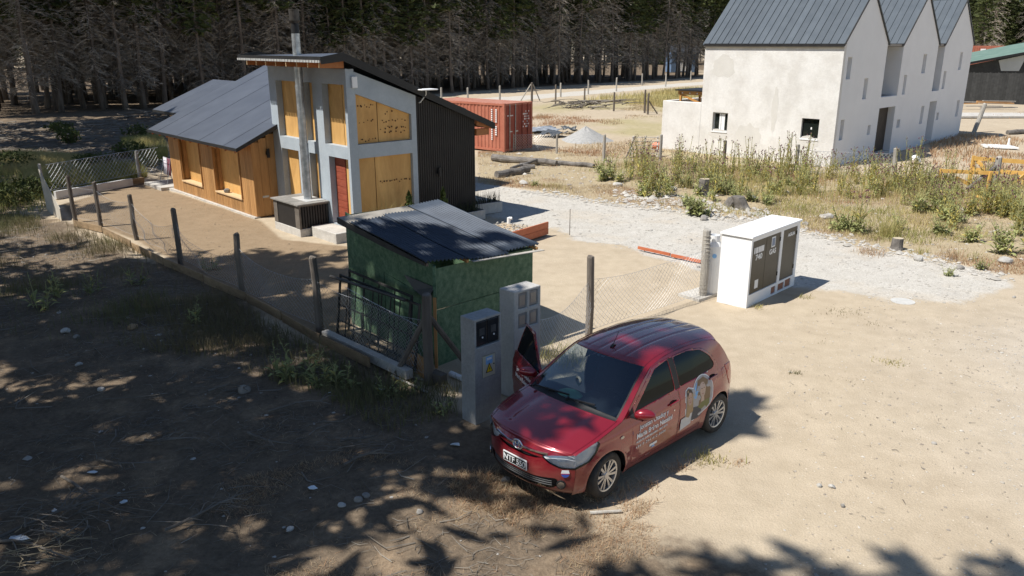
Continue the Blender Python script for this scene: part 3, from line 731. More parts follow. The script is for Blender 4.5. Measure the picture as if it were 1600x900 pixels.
for (a, b), hs in zip(U, slit):
    mb = MB(); frame_wall(mb, F_, None, a + (.222 if a < 1 else 0), b, -.15, EV, hs, .28)
    h = (b - a) / 2 * SL
    mb.prism([(a, 0, EV), (b, 0, EV), ((a + b) / 2, 0, EV + h)], (0, .28, 0))
    mb.build('gable_wall', M_plasterw, wh)
    for (p, q, z0, z1) in hs: MB().box(p, q, .2, .22, z0, z1).build('niche_panel', M_niche, wh)
    mb = MB(); a2 = a + (.222 if a < 1 else 0); mb.prism([(a2, DP, -.1), (b, DP, -.1), (b, DP, EV), ((a + b) / 2, DP, EV + h), (a2, DP, EV)], (0, -.2, 0))
    if a > 1: mb.box(a, a + .22, .28, DP - .2, -.1, EV)
    mb.box(b - .22, b, .28, DP - .2, -.1, EV); mb.build('side_wall', M_plasterw, wh)
    # roof: standing-seam panels, left slope one by one
    n = 20; w_ = (DP + .12) / n; c = (a + b) / 2
    for k in range(n):
        y = -.04 + k * w_; o = MB()
        P = lambda x, z, y_: (x, y_, z)
        e0 = (a - .12, EV - .113 + .06); t0 = (c, EV + h + .06)
        o.prism([(e0[0], y + .004, e0[1]), (t0[0], y + .004, t0[1]), (t0[0], y + .004, t0[1] - .05), (e0[0], y + .004, e0[1] - .05)], (0, w_ - .008, 0))
        o.prism([(e0[0], y + .002, e0[1] + .045), (t0[0], y + .002, t0[1] + .045), (t0[0], y + .002, t0[1] - .01), (e0[0], y + .002, e0[1] - .01)], (0, .03, 0))
        o.build('roof_panel', M_seam, wh)
    mb = MB(); mb.prism([(b + .1, -.04, EV - .09 + .06), (c, -.04, EV + h + .06), (c, -.04, EV + h + .01), (b + .1, -.04, EV - .09)], (0, DP + .1, 0)); mb.build('roof_slope', M_seam, wh)
    mb = MB()
    for (p, q) in (((a - .13, EV - .10), (c, EV + h + .03)), ((b + .12, EV - .10), (c, EV + h + .03))):
        mb.prism([(p[0], -.065, p[1] + .08), (q[0], -.065, q[1] + .08), (q[0], -.065, q[1] - .04), (p[0], -.065, p[1] - .04)], (0, .022, 0))
    mb.box(a - .13, a - .125, -.04, DP, EV - .14, EV - .03); mb.build('roof_edge', M_black, wh)
M_fascia = mat('plaster_fascia', (.24, .22, .20), (.32, .30, .27), scale=4)
mb = MB()
for (a, b) in U: mb.box(a - .09, a - .002, .0, DP, EV - .19, EV - .04)
mb.build('fascia', M_fascia, wh)
# left side wall with two windows, and the lower wall beside it
wn = [(.76, 1.6, 1.15, 2.07), (5.45, 6.3, 1.15, 2.07)]
mb = MB(); frame_wall(mb, lambda u, d, w: (d, u, w), None, .0, DP, -.3, EV - .05, wn, .22)
mb.build('side_wall', M_plaster, wh)
for (p, q, z0, z1) in wn:
    f = MB(); t = .055
    f.box(.12, .17, p, p + t, z0, z1); f.box(.12, .17, q - t, q, z0, z1); f.box(.12, .17, p + t, q - t, z0, z0 + t); f.box(.12, .17, p + t, q - t, z1 - t, z1)
    fo = f.build('window', M_black if p < 2 else M_niche, wh)
    g = MB(); g.box(.14, .148, p + t, q - t, z0 + t, z1 - t); g.build('pane', M_glassd, fo)
    if p > 2:
        g = MB(); g.box(.118, .136, (p + q) / 2 - .2, (p + q) / 2 + .1, z0 + t, z1 - t); g.build('curtain', M_white, fo)
        g = MB(); g.box(.115, .165, (p + q) / 2 - .02, (p + q) / 2 + .02, z0 + t, z1 - t); g.build('mullion', M_niche, fo)
    else:
        g = MB(); g.box(.132, .138, (p + q) / 2 - .04, (p + q) / 2 + .02, z0 + .42, z0 + .52); g.build('sticker', M_white, fo)
    s_ = MB(); s_.box(-.03, .12, p - .02, q + .02, z0 - .06, z0 - .003); s_.build('sill', M_plasterw, fo)
mb = MB(); mb.box(-.0, .2, DP + .004, 9.35, -.3, 2.5); mb.box(.2, 4, 9.1, 9.35, -.3, 2.5); mb.build('low_wall', M_plaster, wh, bevel=.03)
# patched damp plaster round the windows: slightly raised skim coats
def skim(y, z, ry, rz, seed):
    q = random.Random(seed); pts = []
    for k in range(26):
        t = 6.283 * k / 26; e = .72 + .28 * q.random()
        pts.append((-.004, y + ry * e * math.cos(t), max(z + rz * e * math.sin(t), .0)))
    m_ = MB(); m_.prism(pts, (.003, 0, 0)); m_.build('plaster_patch', M_stain, wh)
skim(1.2, 1.0, .62, .34, 1); skim(5.9, 1.0, .62, .3, 2); skim(4.3, .95, .8, .8, 3); skim(5.9, 4.3, .75, .6, 4); skim(3.0, 2.4, .18, 1.2, 6)
# recessed entrances and upper terraces between the gables
for (a, b, zt, dm, dd) in ((4.86, 6.94, 2.33, M_darkply, .34), (11.94, 13.06, 2.30, M_plasterw, 1.3)):
    mb = MB(); mb.box(a, b, .004, 4.5, zt, 2.86); mb.build('terrace_floor', M_plasterw, wh)
    mb = MB(); mb.box(a, b, .28, 4.4, 2.862, 2.875); mb.build('terrace_screed', M_fascia, wh)
    mb = MB(); mb.box(a, b, 4.5, 4.7, 2.4, EV); mb.build('terrace_wall', M_plasterw, wh)
    mb = MB(); mb.box(a, b, .05, DP, EV - .16, EV - .06); mb.build('terrace_roof', M_fascia, wh)
    mb = MB(); mb.box(a + .0, b - .0, dd, dd + .05, .0, zt); mb.build('door_board', dm, wh)
    mb = MB(); mb.box(a, b, .01, dd, -.2, .1); mb.build('threshold', M_conc, wh)
# timber shelter frame behind the low wall
M_orange = mat('varnished_timber', (.50, .23, .06), (.62, .32, .10), scale=4, stretch=(1, 1, 4), rough=.5, rnd=.08)
sh = thing('timber_shelter', 'varnished timber shelter with a dark roof behind the low white wall', 'shelter', (14.58, 36.34, 0), R(45))
for (x, y) in ((.75, 7.3), (.75, 8.75), (2.6, 8.75)): MB().box(x - .05, x + .05, y - .05, y + .05, 0, 2.95).build('post', M_orange, sh)
MB().box(.70, .80, 7.1, 8.9, 2.80, 2.98).build('beam', M_orange, sh); MB().box(2.55, 2.65, 7.1, 8.9, 2.80, 2.98).build('beam', M_orange, sh)
MB().beam((.75, 7.3, 2.3), (.75, 8.7, 2.8), .06, .10).build('brace', M_orange, sh); MB().box(.55, 2.9, 7.0, 9.0, 3.0, 3.06).build('roof', M_black, sh)
for k in range(4): MB().box(.69, .698, 7.25 + k * .45, 7.31 + k * .45, 2.86, 2.92).build('bolt', M_white, sh)

# ================================================================ shipping container
M_cont = mat('container_red', (.36, .115, .07), (.45, .17, .11), scale=1.2, rough=.6, fine=.08, p=(.3, .7))
M_contd = mat('container_door_red', (.22, .040, .024), (.31, .07, .045), scale=1.2, rough=.55, fine=.1)
ct = thing('shipping_container', 'red corrugated shipping container with its doors facing the gravel pile', 'container', (-.39, 41.13, 0), R(50))
CL, CW, CH = 5.5, 2.3, 2.46           # local x = along the door end, local y = along the long side
mb = MB(); n = 21; prof = [(0, .0), (.28, 0), (.42, .035), (.86, .035)]
pts = []
for k in range(n):
    for (f, dd) in prof: pts.append((dd, .12 + (CL - .24) * (k + f) / n))
pts.append((0, CL - .12))
for i in range(len(pts) - 1):
    (d0, y0_), (d1, y1_) = pts[i], pts[i + 1]
    mb.add([(d0 + .02, y0_, .16), (d1 + .02, y1_, .16), (d1 + .02, y1_, CH - .12), (d0 + .02, y0_, CH - .12)], [(0, 1, 2, 3)])
mb.build('side_panel', M_cont, ct, recalc=False)
mb = MB()
for y in (0, CL - .12):
    for x in (0, CW - .12): mb.box(x, x + .12, y, y + .12, .02, CH - .001)
for x in (0, CW - .1): mb.box(x + .003, x + .1, .12, CL - .12, .04, .16); mb.box(x + .003, x + .1, .12, CL - .12, CH - .12, CH - .02)
for y in (.003, CL - .103): mb.box(.12, CW - .12, y, y + .1, .04, .16); mb.box(.12, CW - .12, y, y + .1, CH - .12, CH - .02)
mb.build('frame', M_cont, ct)
mb = MB(); 
for k in range(22): mb.box(.1, CW - .1, .12 + k * .239, .12 + k * .239 + .15, CH - .05, CH - .015)
mb.box(.1, CW - .1, .1, CL - .1, CH - .06, CH - .05); mb.build('roof', mat('container_roof', (.50, .23, .16), (.58, .30, .22), scale=2), ct)
mb = MB(); mb.box(CW - .06, CW - .03, .12, CL - .12, .1, CH - .1); mb.box(.1, CW - .1, CL - .06, CL - .03, .1, CH - .1); mb.build('far_panel', M_contd, ct)
for k in range(2):
    x0 = .13 + k * 1.025; d_ = MB(); d_.box(x0, x0 + 1.015, .02, .06, .17, CH - .13)
    for j in range(5): d_.box(x0 + .06, x0 + .96, .012, .02, .3 + j * .42, .3 + j * .42 + .26)
    do = d_.build('door', M_contd, ct)
    for xx in (x0 + .28, x0 + .74):
        b_ = MB(); b_.tube([(xx, -.02, .08), (xx, -.02, CH - .06)], .022, 8); b_.box(xx - .03, xx + .2, -.035, -.01, 1.0, 1.05); b_.build('lock_bar', M_contd if k else M_galv, do)
mk = MB(); q = random.Random(2)
for r_ in range(7):
    for c_ in range(5):
        if q.random() < .75: mk.box(1.5 + c_ * .11, 1.5 + c_ * .11 + q.uniform(.04, .09), .008, .011, 1.95 - r_ * .13, 2.02 - r_ * .13)
for c_ in range(6): mk.box(.25 + c_ * .08, .30 + c_ * .08, .008, .011, 1.8, 1.86)
mk.build('door_markings', M_white, ct)['kind'] = 'stuff'
mk = MB()
for (y, z0, z1, w0) in ((.82, .55, 2.15, .04), (.52, 1.5, 2.15, .045), (.52, .8, 1.3, .06)):
    z = z1
    while z > z0: mk.box(.0, .012, y, y + w0 * 2, z - .06, z); z -= .1
mk.box(.0, .012, 4.5, 4.8, 2.05, 2.2); mk.build('side_markings', M_white, ct)['kind'] = 'stuff'
for (x, y) in ((.1, .3), (2.0, .3), (.1, 5.0)):
    b_ = MB(); b_.box(x - .1, x + .25, y - .2, y + .25, -.12, .02); b_.build('support_block', M_conc, ct)
# ================================================================ green shed
M_osb = mat('green_board', (.055, .12, .064), (.16, .24, .145), scale=9, rough=.75, p=(.32, .68), stretch=(1, 1, 1), bump=.35, bscale=30, fine=.22, rnd=.08)
M_corr = mat('corrugated_blue', (.026, .038, .060), (.055, .072, .10), scale=1.6, rough=.6, metal=.1, fine=.12, rnd=.05, spec=.5)
M_post = mat('weathered_post', (.10, .082, .068), (.20, .17, .14), scale=3, stretch=(3, 3, .3), rough=.95, bump=.6, bscale=20, rnd=.2)
M_postl = mat('grey_post', (.30, .275, .24), (.45, .42, .37), scale=3, stretch=(3, 3, .3), rough=.95, bump=.5, bscale=20, rnd=.15)
M_stud = mat('pine_stud', (.42, .21, .075), (.55, .30, .12), scale=3, stretch=(1, 1, .2), rough=.6)
M_wire = mat('galvanised_wire', (.40, .41, .42), (.55, .56, .57), scale=3, rough=.4, metal=.6)
M_oldbd = mat('old_board', (.20, .135, .075), (.36, .25, .145), scale=2.5, stretch=(1, 1, 3), rough=.85, rnd=.18, fine=.12)
M_tarp = mat('black_tarp', (.03, .03, .032), (.055, .055, .058), scale=3, rough=.45)
so = (-1.31, 12.96); A1, B1 = R(48), R(131)
def sw(p, q, z): return Vector((so[0] + p * math.cos(A1) + q * math.cos(B1), so[1] + p * math.sin(A1) + q * math.sin(B1), z))
shed = thing('garden_shed', 'green board shed under a blue corrugated lean-to roof', 'shed', (so[0], so[1], 0))
_o = Vector((so[0], so[1], 0))
def shl(p, q, z): return sw(p, q, z) - _o
LP, LQ = 2.55, 2.95
zl = lambda q: 1.80 + .155 * q
def wall_piece(pts, n, name, m, th=.02):
    mb = MB(); mb.prism(pts, n * th); return mb.build(name, m, shed)
nL = Vector((math.cos(A1), math.sin(A1), 0)); nR = Vector((math.cos(B1), math.sin(B1), 0))
for (q0, q1, za, zb_, zc, zd) in ((0.0, 1.62, -.05, -.05, 1.135, 1.315), (1.645, LQ, -.05, -.05, 1.33, 1.48)):
    wall_piece([shl(0, q0, za), shl(0, q1, zb_), shl(0, q1, zd), shl(0, q0, zc)], nL, 'wall_board', M_osb)
wall_piece([shl(-.006, 0, 1.15), shl(-.006, LQ, 1.48), shl(-.006, LQ, zl(LQ)), shl(-.006, 0, zl(0))], nL, 'wall_board', M_osb)
wall_piece([shl(.02, 0, -.05), shl(LP, 0, -.05), shl(LP, 0, .915), shl(.02, 0, .985)], nR, 'wall_board', M_osb)
wall_piece([shl(.02, -.006, 1.0), shl(LP, -.006, .93), shl(LP, -.006, 1.62), shl(.02, -.006, 1.74)], nR, 'wall_board', M_osb)
wall_piece([shl(LP, 0.02, -.05), shl(LP, LQ, -.05), shl(LP, LQ, 2.1), shl(LP, .02, 1.62)], -nL, 'wall_board', M_osb)
wall_piece([shl(0.02, LQ, -.05), shl(LP, LQ, -.05), shl(LP, LQ, 2.1), shl(.02, LQ, 2.2)], -nR, 'wall_board', M_osb)
mb = MB(); mb.beam(shl(-.05, -.03, -.05), shl(-.05, -.03, 1.25), .07, .05, up=(1, 0, 0)); mb.build('corner_stud', M_stud, shed)
mb = MB(); mb.beam(shl(-.03, -.02, 1.25), shl(-.03, -.02, 1.80), .09, .05, up=(1, 0, 0)); mb.build('corner_trim', M_osb, shed)
# roof sheets
RC = [G(663, 411, 1.90), G(846, 385, 1.72), G(527, 339, 2.30), G(681, 314, 2.30)]
def rp(s, t, dz=0):
    a = RC[0].lerp(RC[1], s); b = RC[2].lerp(RC[3], s); p = a.lerp(b, t) - _o; p.z += dz - .05 * math.sin(math.pi * s) * (1 - t); return p
for k, (s0, s1, t0, t1) in enumerate(((0.0, .345, 0, .86), (.335, .68, -.015, .885), (.67, 1.0, .02, .985))):
    nw = 11; m_ = nw * 6; mb = MB(); rows = 9
    for j in range(rows):
        t = t0 + (t1 - t0) * j / (rows - 1)
        for i in range(m_ + 1):
            s = s0 + (s1 - s0) * i / m_; mb.v.append(tuple(rp(s, t, .019 * math.cos(2 * math.pi * i / 6) + .019 + .003 * k + .012 * math.sin(9 * s + 5 * t))))
    for j in range(rows - 1):
        for i in range(m_): a = j * (m_ + 1) + i; mb.f.append((a, a + 1, a + m_ + 2, a + m_ + 1)); mb.m.append(0)
    o = mb.build('roof_sheet', M_corr, shed, smooth=True, recalc=False)
    sm = o.modifiers.new('t', 'SOLIDIFY'); sm.thickness = .003
mb = MB(); mb.add([rp(0, .80, -.012), rp(1, .80, -.012), rp(1, 1.0, -.004), rp(0, 1.0, -.004), rp(0, .80, -.03), rp(1, .80, -.03), rp(1, 1.0, -.022), rp(0, 1.0, -.022)], [(0, 1, 2, 3), (7, 6, 5, 4), (0, 4, 5, 1), (1, 5, 6, 2), (2, 6, 7, 3), (3, 7, 4, 0)])
mb.build('roof_board', mat('grey_board', (.24, .22, .19), (.36, .33, .28), scale=3, rough=.9), shed)
for s in (.03, .35, .66, .97): MB().beam(rp(s, .01, -.045), rp(s, .98, -.06), .05, .06).build('rafter', M_stud if s > .3 else M_post, shed)
mb = MB(); mb.prism([rp(-.004, 0, .0), rp(-.004, 1, .0), rp(-.004, 1, -.12), rp(-.004, .4, -.10), rp(-.004, 0, -.05)], (.01, -.008, 0)); mb.build('roof_edge', M_tarp, shed)
mb = MB(); mb.add([shl(-.03, 0, 1.42), shl(-.05, .9, 1.45), shl(-.10, .5, 1.26), shl(-.16, .08, 1.22), shl(-.12, -.05, 1.36)], [(0, 1, 2), (0, 2, 3), (0, 3, 4)])
o = mb.build('torn_tarp', M_tarp, shed); sm = o.modifiers.new('t', 'SOLIDIFY'); sm.thickness = .004
MB().beam(rp(.36, -.02, -.02), rp(.98, -.03, -.03), .10, .012).build('eave_board', M_postl, shed)

# ================================================================ meter pillars
M_pil = mat('pillar_concrete', (.27, .27, .265), (.38, .38, .37), scale=2.5, rough=.9, bump=.35, bscale=30, fine=.1)
M_pil2 = mat('pale_pillar_concrete', (.40, .385, .36), (.50, .485, .455), scale=2.5, rough=.9, bump=.35, bscale=30, fine=.08)
M_meter = mat('meter_box', (.02, .02, .022), (.035, .035, .037), scale=4, rough=.15, spec=.6)
M_cream = mat('cream_plate', (.50, .47, .36), (.56, .53, .42), scale=4, rough=.5)
M_yel = mat('warning_yellow', (.75, .50, .02), (.80, .55, .03), scale=4, rough=.5)
M_blue = mat('label_blue', (.20, .42, .72), (.24, .46, .76), scale=4, rough=.5)
M_bk = mat('print_black', (.015, .015, .015), (.02, .02, .02), scale=4, rough=.5)
def pillar(name, label, o, rot, W, D, H, m):
    t = thing(name, label, 'meter pillar', (o[0], o[1], -.05), rot)
    return t
# local x runs along the meter face (to the right and away), local y is depth, face at y = 0
p1 = pillar('meter_pillar', 'lower grey concrete meter pillar with two dark meters and a warning plate', (-.54, 10.69), R(44), .52, .3, 1.65, M_pil)
mb = MB(); frame_wall(mb, F_, None, 0, .53, 0, 1.66, [(.04, .50, 1.22, 1.62), (.15, .40, .72, 1.06)], .31)
mb.box(.04, .5, .14, .16, 1.22, 1.62); mb.box(.15, .4, .05, .07, .72, 1.06)
mb.build('pillar_body', M_pil, p1, weld=True, bevel=.018)
for k in range(2):
    x = .05 + k * .225; b_ = MB(); b_.box(x, x + .215, .02, .138, 1.235, 1.605); bo = b_.build('meter', M_meter, p1, bevel=.01)
    b_ = MB(); b_.box(x + .06, x + .16, .014, .019, 1.39, 1.50); b_.build('meter_face', mat('meter_face', (.05, .05, .052), (.09, .09, .09), scale=6, rough=.2), bo)
    b_ = MB(); b_.disc((x + .12, .014, 1.355), .014, (0, 1, 0), 10, h=.006); b_.build('seal', M_white, bo)
b_ = MB(); b_.box(.155, .395, -.006, .045, .725, 1.055); hp = b_.build('hatch', M_cream, p1, bevel=.004)
b_ = MB(); b_.box(.21, .34, -.0095, -.007, .92, 1.04); b_.build('label', M_blue, hp)
b_ = MB(); b_.box(.23, .32, -.012, -.0098, .985, 1.02); b_.build('label_band', M_white, hp)
b_ = MB(); b_.prism([(.205, -.0095, .79), (.345, -.0095, .79), (.275, -.0095, .94)], (0, -.003, 0)); wt = b_.build('warning_triangle', M_bk, hp)
b_ = MB(); b_.prism([(.222, -.0128, .80), (.328, -.0128, .80), (.275, -.0128, .915)], (0, -.002, 0)); b_.build('triangle_field', M_yel, hp)
b_ = MB(); b_.prism([(.283, -.0152, .885), (.262, -.0152, .845), (.276, -.0152, .845), (.268, -.0152, .808), (.291, -.0152, .858), (.277, -.0152, .858)], (0, -.002, 0)); b_.build('bolt_symbol', M_bk, hp)
b_ = MB(); b_.disc((.368, -.008, .90), .012, (0, 1, 0), 10, h=.006); b_.build('lock', M_bk, hp)
p2 = pillar('meter_pillar', 'taller pale concrete meter pillar with four small windows behind the open car door', (.03, 11.58), R(43), .58, .33, 1.8, M_pil2)
hs = [(.10, .28, 1.50, 1.75), (.34, .52, 1.50, 1.75), (.10, .28, 1.18, 1.42), (.34, .52, 1.18, 1.42)]
mb = MB(); frame_wall(mb, F_, None, 0, .585, 0, 1.80, hs, .34)
mb.build('pillar_body', M_pil2, p2, weld=True, bevel=.018)
for (a, b, c_, d_) in hs:
    b_ = MB(); b_.box(a + .006, b - .006, .02, .12, c_ + .006, d_ - .006); bo = b_.build('meter', mat('meter_grey', (.22, .21, .20), (.30, .29, .28), scale=5, rough=.2), p2, bevel=.008)
    b_ = MB(); b_.box(a + .03, b - .03, .014, .019, c_ + .05, d_ - .04); b_.build('meter_face', mat('meter_pane', (.30, .25, .20), (.40, .34, .28), scale=5, rough=.15), bo)
# white pipe and timber offcuts lying by the pillars
def log(name, label, cat, p, q, r, m, n=10, wob=.0, group=None, seed=0, taper=.85):
    rr_ = random.Random(seed); p, q = Vector(p), Vector(q); k = 7
    pts = [p.lerp(q, i / (k - 1)) + Vector((rr_.uniform(-wob, wob), rr_.uniform(-wob, wob), rr_.uniform(-wob, wob) * .5)) for i in range(k)]
    mb = MB(); mb.tube(pts, [r * (1 - (1 - taper) * i / (k - 1)) * rr_.uniform(.93, 1.07) for i in range(k)], n)
    return tag(mb.build(name, m), label, cat, group)
log('pipe', 'short white plastic pipe lying beside the lower meter pillar', 'pipe', onp(704, 585, .06), onp(722, 592, .06), .05, M_white, taper=1)
mb = MB(); mb.beam(onp(637, 566, .16), onp(668, 590, .16), .03, .30, up=(.3, .3, 1)); tag(mb.build('board', M_stud), 'light plywood offcut leaning at the foot of the shed corner', 'board')
mb = MB(); mb.beam(onp(676, 594, .12), onp(694, 600, .10), .16, .2); tag(mb.build('wood_block', M_post), 'dark timber block beside the brace post at the shed corner', 'block')
log('pole', 'thin pale pole lying under the shed wall behind the post', 'pole', onp(630, 583, .03), onp(700, 604, .03), .02, M_postl, n=6)
log('pole', 'pale batten lying across the foot of the mesh by the shed', 'pole', onp(612, 585, .05), onp(668, 612, .03), .025, M_postl, n=4)

# ================================================================ gas cabinet
M_cab = mat('cabinet_white', (.80, .80, .795), (.84, .84, .835), scale=2, rough=.6, bump=.08, bscale=40)
M_cabd = mat('cabinet_door', (.070, .058, .038), (.092, .077, .053), scale=2.5, rough=.45, fine=.06)
M_brick = mat('hollow_brick', (.26, .12, .075), (.36, .18, .115), scale=8, rough=.9, bump=.3)
gc = thing('utility_cabinet', 'white utility cabinet with three brown doors marked 740 and GAS', 'cabinet', (*G(1165.9, 479).xy, -.05), R(47))
W_, D_, H_ = 2.36, .70, 1.55
mb = MB(); frame_wall(mb, F_, None, 0, W_, 0, H_ - .03, [(.07, 1.40, .28, 1.46), (1.52, 2.24, .28, 1.46), (1.14, 1.36, .05, .22), (1.48, 1.80, .05, .22), (1.84, 2.14, .05, .24)], .09)
mb.box(0, .08, .09, D_, 0, H_ - .03); mb.box(W_ - .08, W_, .09, D_, 0, H_ - .03); mb.box(.08, W_ - .08, D_ - .06, D_, 0, H_ - .03); mb.box(.08, W_ - .08, .09, D_ - .06, .0, .02)
mb.build('cabinet_body', M_cab, gc)
mb = MB(); mb.box(-.03, W_ + .04, -.03, D_ + .03, H_ - .015, H_ + .035); mb.build('cabinet_top', M_cab, gc, bevel=.008)
mb = MB(); mb.box(.004, W_ - .004, .004, D_ - .004, H_ - .03, H_ - .015); mb.build('shadow_gap', M_black, gc)
doors = []
for (a, b) in ((.078, .725), (.735, 1.392), (1.528, 2.232)):
    d_ = MB(); d_.box(a, b, .015, .04, .288, 1.452); do = d_.build('door', M_cabd, gc, bevel=.004); doors.append(do)
    for z in (.45, 1.25): h_ = MB(); xx = b - .012 if a > .5 else a + .002; h_.box(xx, xx + .02, .0, .014, z, z + .09); h_.build('hinge', M_bk, do)
for (a, b, z1) in ((1.145, 1.355, .215), (1.485, 1.795, .215), (1.845, 2.135, .235)): MB().box(a, b, .02, .088, .055, z1).build('brick', M_brick, gc)
def text_mesh(name, s, size, parent, loc, m, rotx=90, align='CENTER', sx=1.0, sp=1.0, mtx=None, bold=0.0, shear=0):
    cu = bpy.data.curves.new(name, 'FONT'); cu.body = s; cu.size = size; cu.align_x = align; cu.space_character = sp; cu.offset = bold; cu.extrude = .0008; cu.shear = shear
    to = bpy.data.objects.new(name + '_tmp', cu); COL.objects.link(to)
    dg = bpy.context.evaluated_depsgraph_get(); me = bpy.data.meshes.new_from_object(to.evaluated_get(dg))
    bpy.data.objects.remove(to); me.materials.clear(); me.materials.append(m)
    o = bpy.data.objects.new(name, me); COL.objects.link(o); o.parent = parent
    if mtx is not None: o.matrix_local = mtx
    else: o.location = loc; o.rotation_euler = (R(rotx), 0, 0); o.scale = (sx, 1, 1)
    return o
text_mesh('lettering', '740', .165, doors[0], (.41, .012, 1.02), M_white, sx=1.25, bold=.006)
text_mesh('lettering', 'GAS', .155, doors[1], (1.06, .012, 1.02), M_white, sx=1.1, bold=.006)
for k, x in enumerate((.17, .245, .30, .37, .44, .50, .57)): MB().box(x, x + .05 + .012 * (k % 2), .010, .0145, 1.17, 1.30).build('stencil_letter', M_white, doors[0])
text_mesh('lettering', 'AGUA', .105, doors[2], (1.96, .012, 1.27), M_white, sx=1.2, bold=.005)
b_ = MB(); b_.box(.97, 1.15, .008, .014, 1.17, 1.40); so_ = b_.build('sticker', M_white, doors[1])
b_ = MB(); b_.box(.995, 1.125, .005, .0078, 1.20, 1.37); b_.build('sticker_print', mat('sticker_grey', (.20, .24, .32), (.30, .34, .42), scale=30), so_)
b_ = MB(); b_.box(.32, .48, .010, .0145, .37, .56); b_.build('sticker', M_white, doors[0], bevel=.004)
# gas cylinder and a short post behind it
gl = thing('gas_cylinder', 'white gas cylinder standing beside the utility cabinet', 'gas cylinder', (*G(1110, 457).xy, -.02))
mb = MB(); mb.tube([(0, 0, 0), (0, 0, .05), (0, 0, .06), (0, 0, 1.12), (0, 0, 1.2), (0, 0, 1.25)], [.17, .17, .185, .185, .14, .06], 20); mb.build('cylinder_body', M_white, gl, smooth=False)
mb = MB(); mb.tube([(0, 0, 1.25), (0, 0, 1.33)], .03, 8); mb.tube([(-.09, 0, 1.30), (.09, 0, 1.30)], .018, 8); mb.build('valve', M_blue, gl)
mb = MB(); mb.tube([(0, 0, 1.2), (0, 0, 1.36)], .12, 18, cap=False); o = mb.build('collar', M_white, gl); sm = o.modifiers.new('t', 'SOLIDIFY'); sm.thickness = .006
b_ = MB(); b_.disc((-.02, -.187, .92), .05, (0, 1, 0), 14, h=.006); b_.build('label', M_blue, gl)
b_ = MB(); b_.box(-.55, .35, -.28, .3, -.06, .015); tag(b_.build('concrete_pad', M_conc, loc=(*G(1100, 457).xy, 0), rotz=R(40)), 'small concrete pad under the gas cylinder', 'slab')

# ================================================================ fences
def netting(P, Q, h0, h1, cell=.12, r=.0034, bulge=.05, seed=0, parent=None, drop=None, name='wire_netting'):
    """chain-link mesh between two ground points: two families of slanting wires"""
    q = random.Random(seed); P, Q = Vector(P), Vector(Q); L_ = (Q - P).xy.length; d_ = (Q - P) / L_; nrm = Vector((-d_.y, d_.x, 0)).normalized()
    mb = MB(); H_ = h1 - h0; n = int((L_ + H_) / cell)
    f1, f2 = q.uniform(2, 4), q.uniform(3, 6)
    def pt(x, z):
        tp_ = 1 - (drop(x / L_) if drop else 0)
        return P + d_ * x + nrm * (bulge * math.sin(f1 * x) * math.sin(f2 * z)) + Vector((0, 0, h0 + (z - h0) * tp_))
    for sgn in (1, -1):
        for k in range(n):
            x0 = k * cell - (H_ if sgn > 0 else 0); pts = []
            for j in range(7):
                z = H_ * j / 6; x = x0 + (z if sgn > 0 else H_ - z) * 1.0
                if sgn < 0: x = k * cell - z
                if 0 <= x <= L_: pts.append(pt(x, h0 + z))
            if len(pts) > 1: mb.tube(pts, r, 3, cap=False)
    for z in (h0, h1): mb.tube([pt(L_ * j / 8, z) for j in range(9)], r * 1.3, 3, cap=False)
    o = mb.build(name, M_wire, parent, recalc=False); o['kind'] = 'stuff'; return o
def post(base, top, r, m, parent, seed=0):
    q = random.Random(seed); b, t = Vector(base), Vector(top); pts = [b - (t - b) * .1] + [b.lerp(t, f) + Vector((q.uniform(-.012, .012), q.uniform(-.012, .012), 0)) for f in (0, .35, .7, .98)] + [t]
    mb = MB(); mb.tube(pts, [r * 1.02, r, r * q.uniform(.95, 1.05), r * .97, r * .95, r * .82], 9); return mb.build('post', m, parent, smooth=False)
# left boundary fence
lf = thing('wire_fence', 'wire mesh fence on dark posts along the left side of the yard', 'fence')
LPX = [((118, 346), 1.45, .065), ((158, 353), 1.36, .065), ((213, 374), 1.30, .065), ((283, 412), 1.42, .07), ((380, 462), 1.42, .07), ((500, 520), 1.53, .075), ((670, 596), 1.52, .085)]
lp = [G(*p) for p, _, _ in LPX]
tops = [G(p[0], p[1]) for p, _, _ in LPX]
for i, ((p, h, r), b) in enumerate(zip(LPX, lp)): post(b, b + Vector((-.04 * (i < 6) + .01, 0.02, h)), r, M_post, lf, i)
for i in range(6):
    dr = (lambda i: (lambda f: (.0, .15, .35, .5, .25, .1)[i] * math.sin(math.pi * f)))(i)
    netting(lp[i], lp[i + 1], .12, (1.1, 1.1, 1.05, 1.1, 1.1, 1.05)[i], seed=i, parent=lf, bulge=(.03, .05, .10, .1, .08, .05)[i], drop=dr, r=.0022)
for i, (u0, v0, u1, v1, hh) in enumerate(((116, 352, 160, 362), (162, 364, 205, 386), (207, 388, 255, 412), (257, 413, 318, 440), (320, 441, 384, 468), (386, 470, 440, 500), (442, 501, 500, 535), (503, 536, 578, 574)) and [(a, b, c_, d_, .19) for a, b, c_, d_ in ((116, 352, 160, 362), (162, 364, 205, 386), (207, 388, 255, 412), (257, 413, 318, 440), (320, 441, 384, 468), (386, 470, 440, 500), (442, 501, 500, 535), (503, 536, 578, 574))]):
    a, b = G(u0, v0), G(u1, v1); MB().beam(a + Vector((0, 0, .07)), b + Vector((0, 0, .07 + .02 * (i % 2))), .028, hh).build('base_board', M_oldbd, lf)
br = MB(); br.tube([lp[6] + Vector((.02, 0, 1.2)), G(620, 585) + Vector((0, 0, .03))], .05, 8); br.build('brace', M_post, lf)
br = MB(); br.tube([lp[6] + Vector((.03, .03, 1.15)), G(727, 575) + Vector((0, 0, .1))], .05, 8); br.build('brace', M_post, lf)
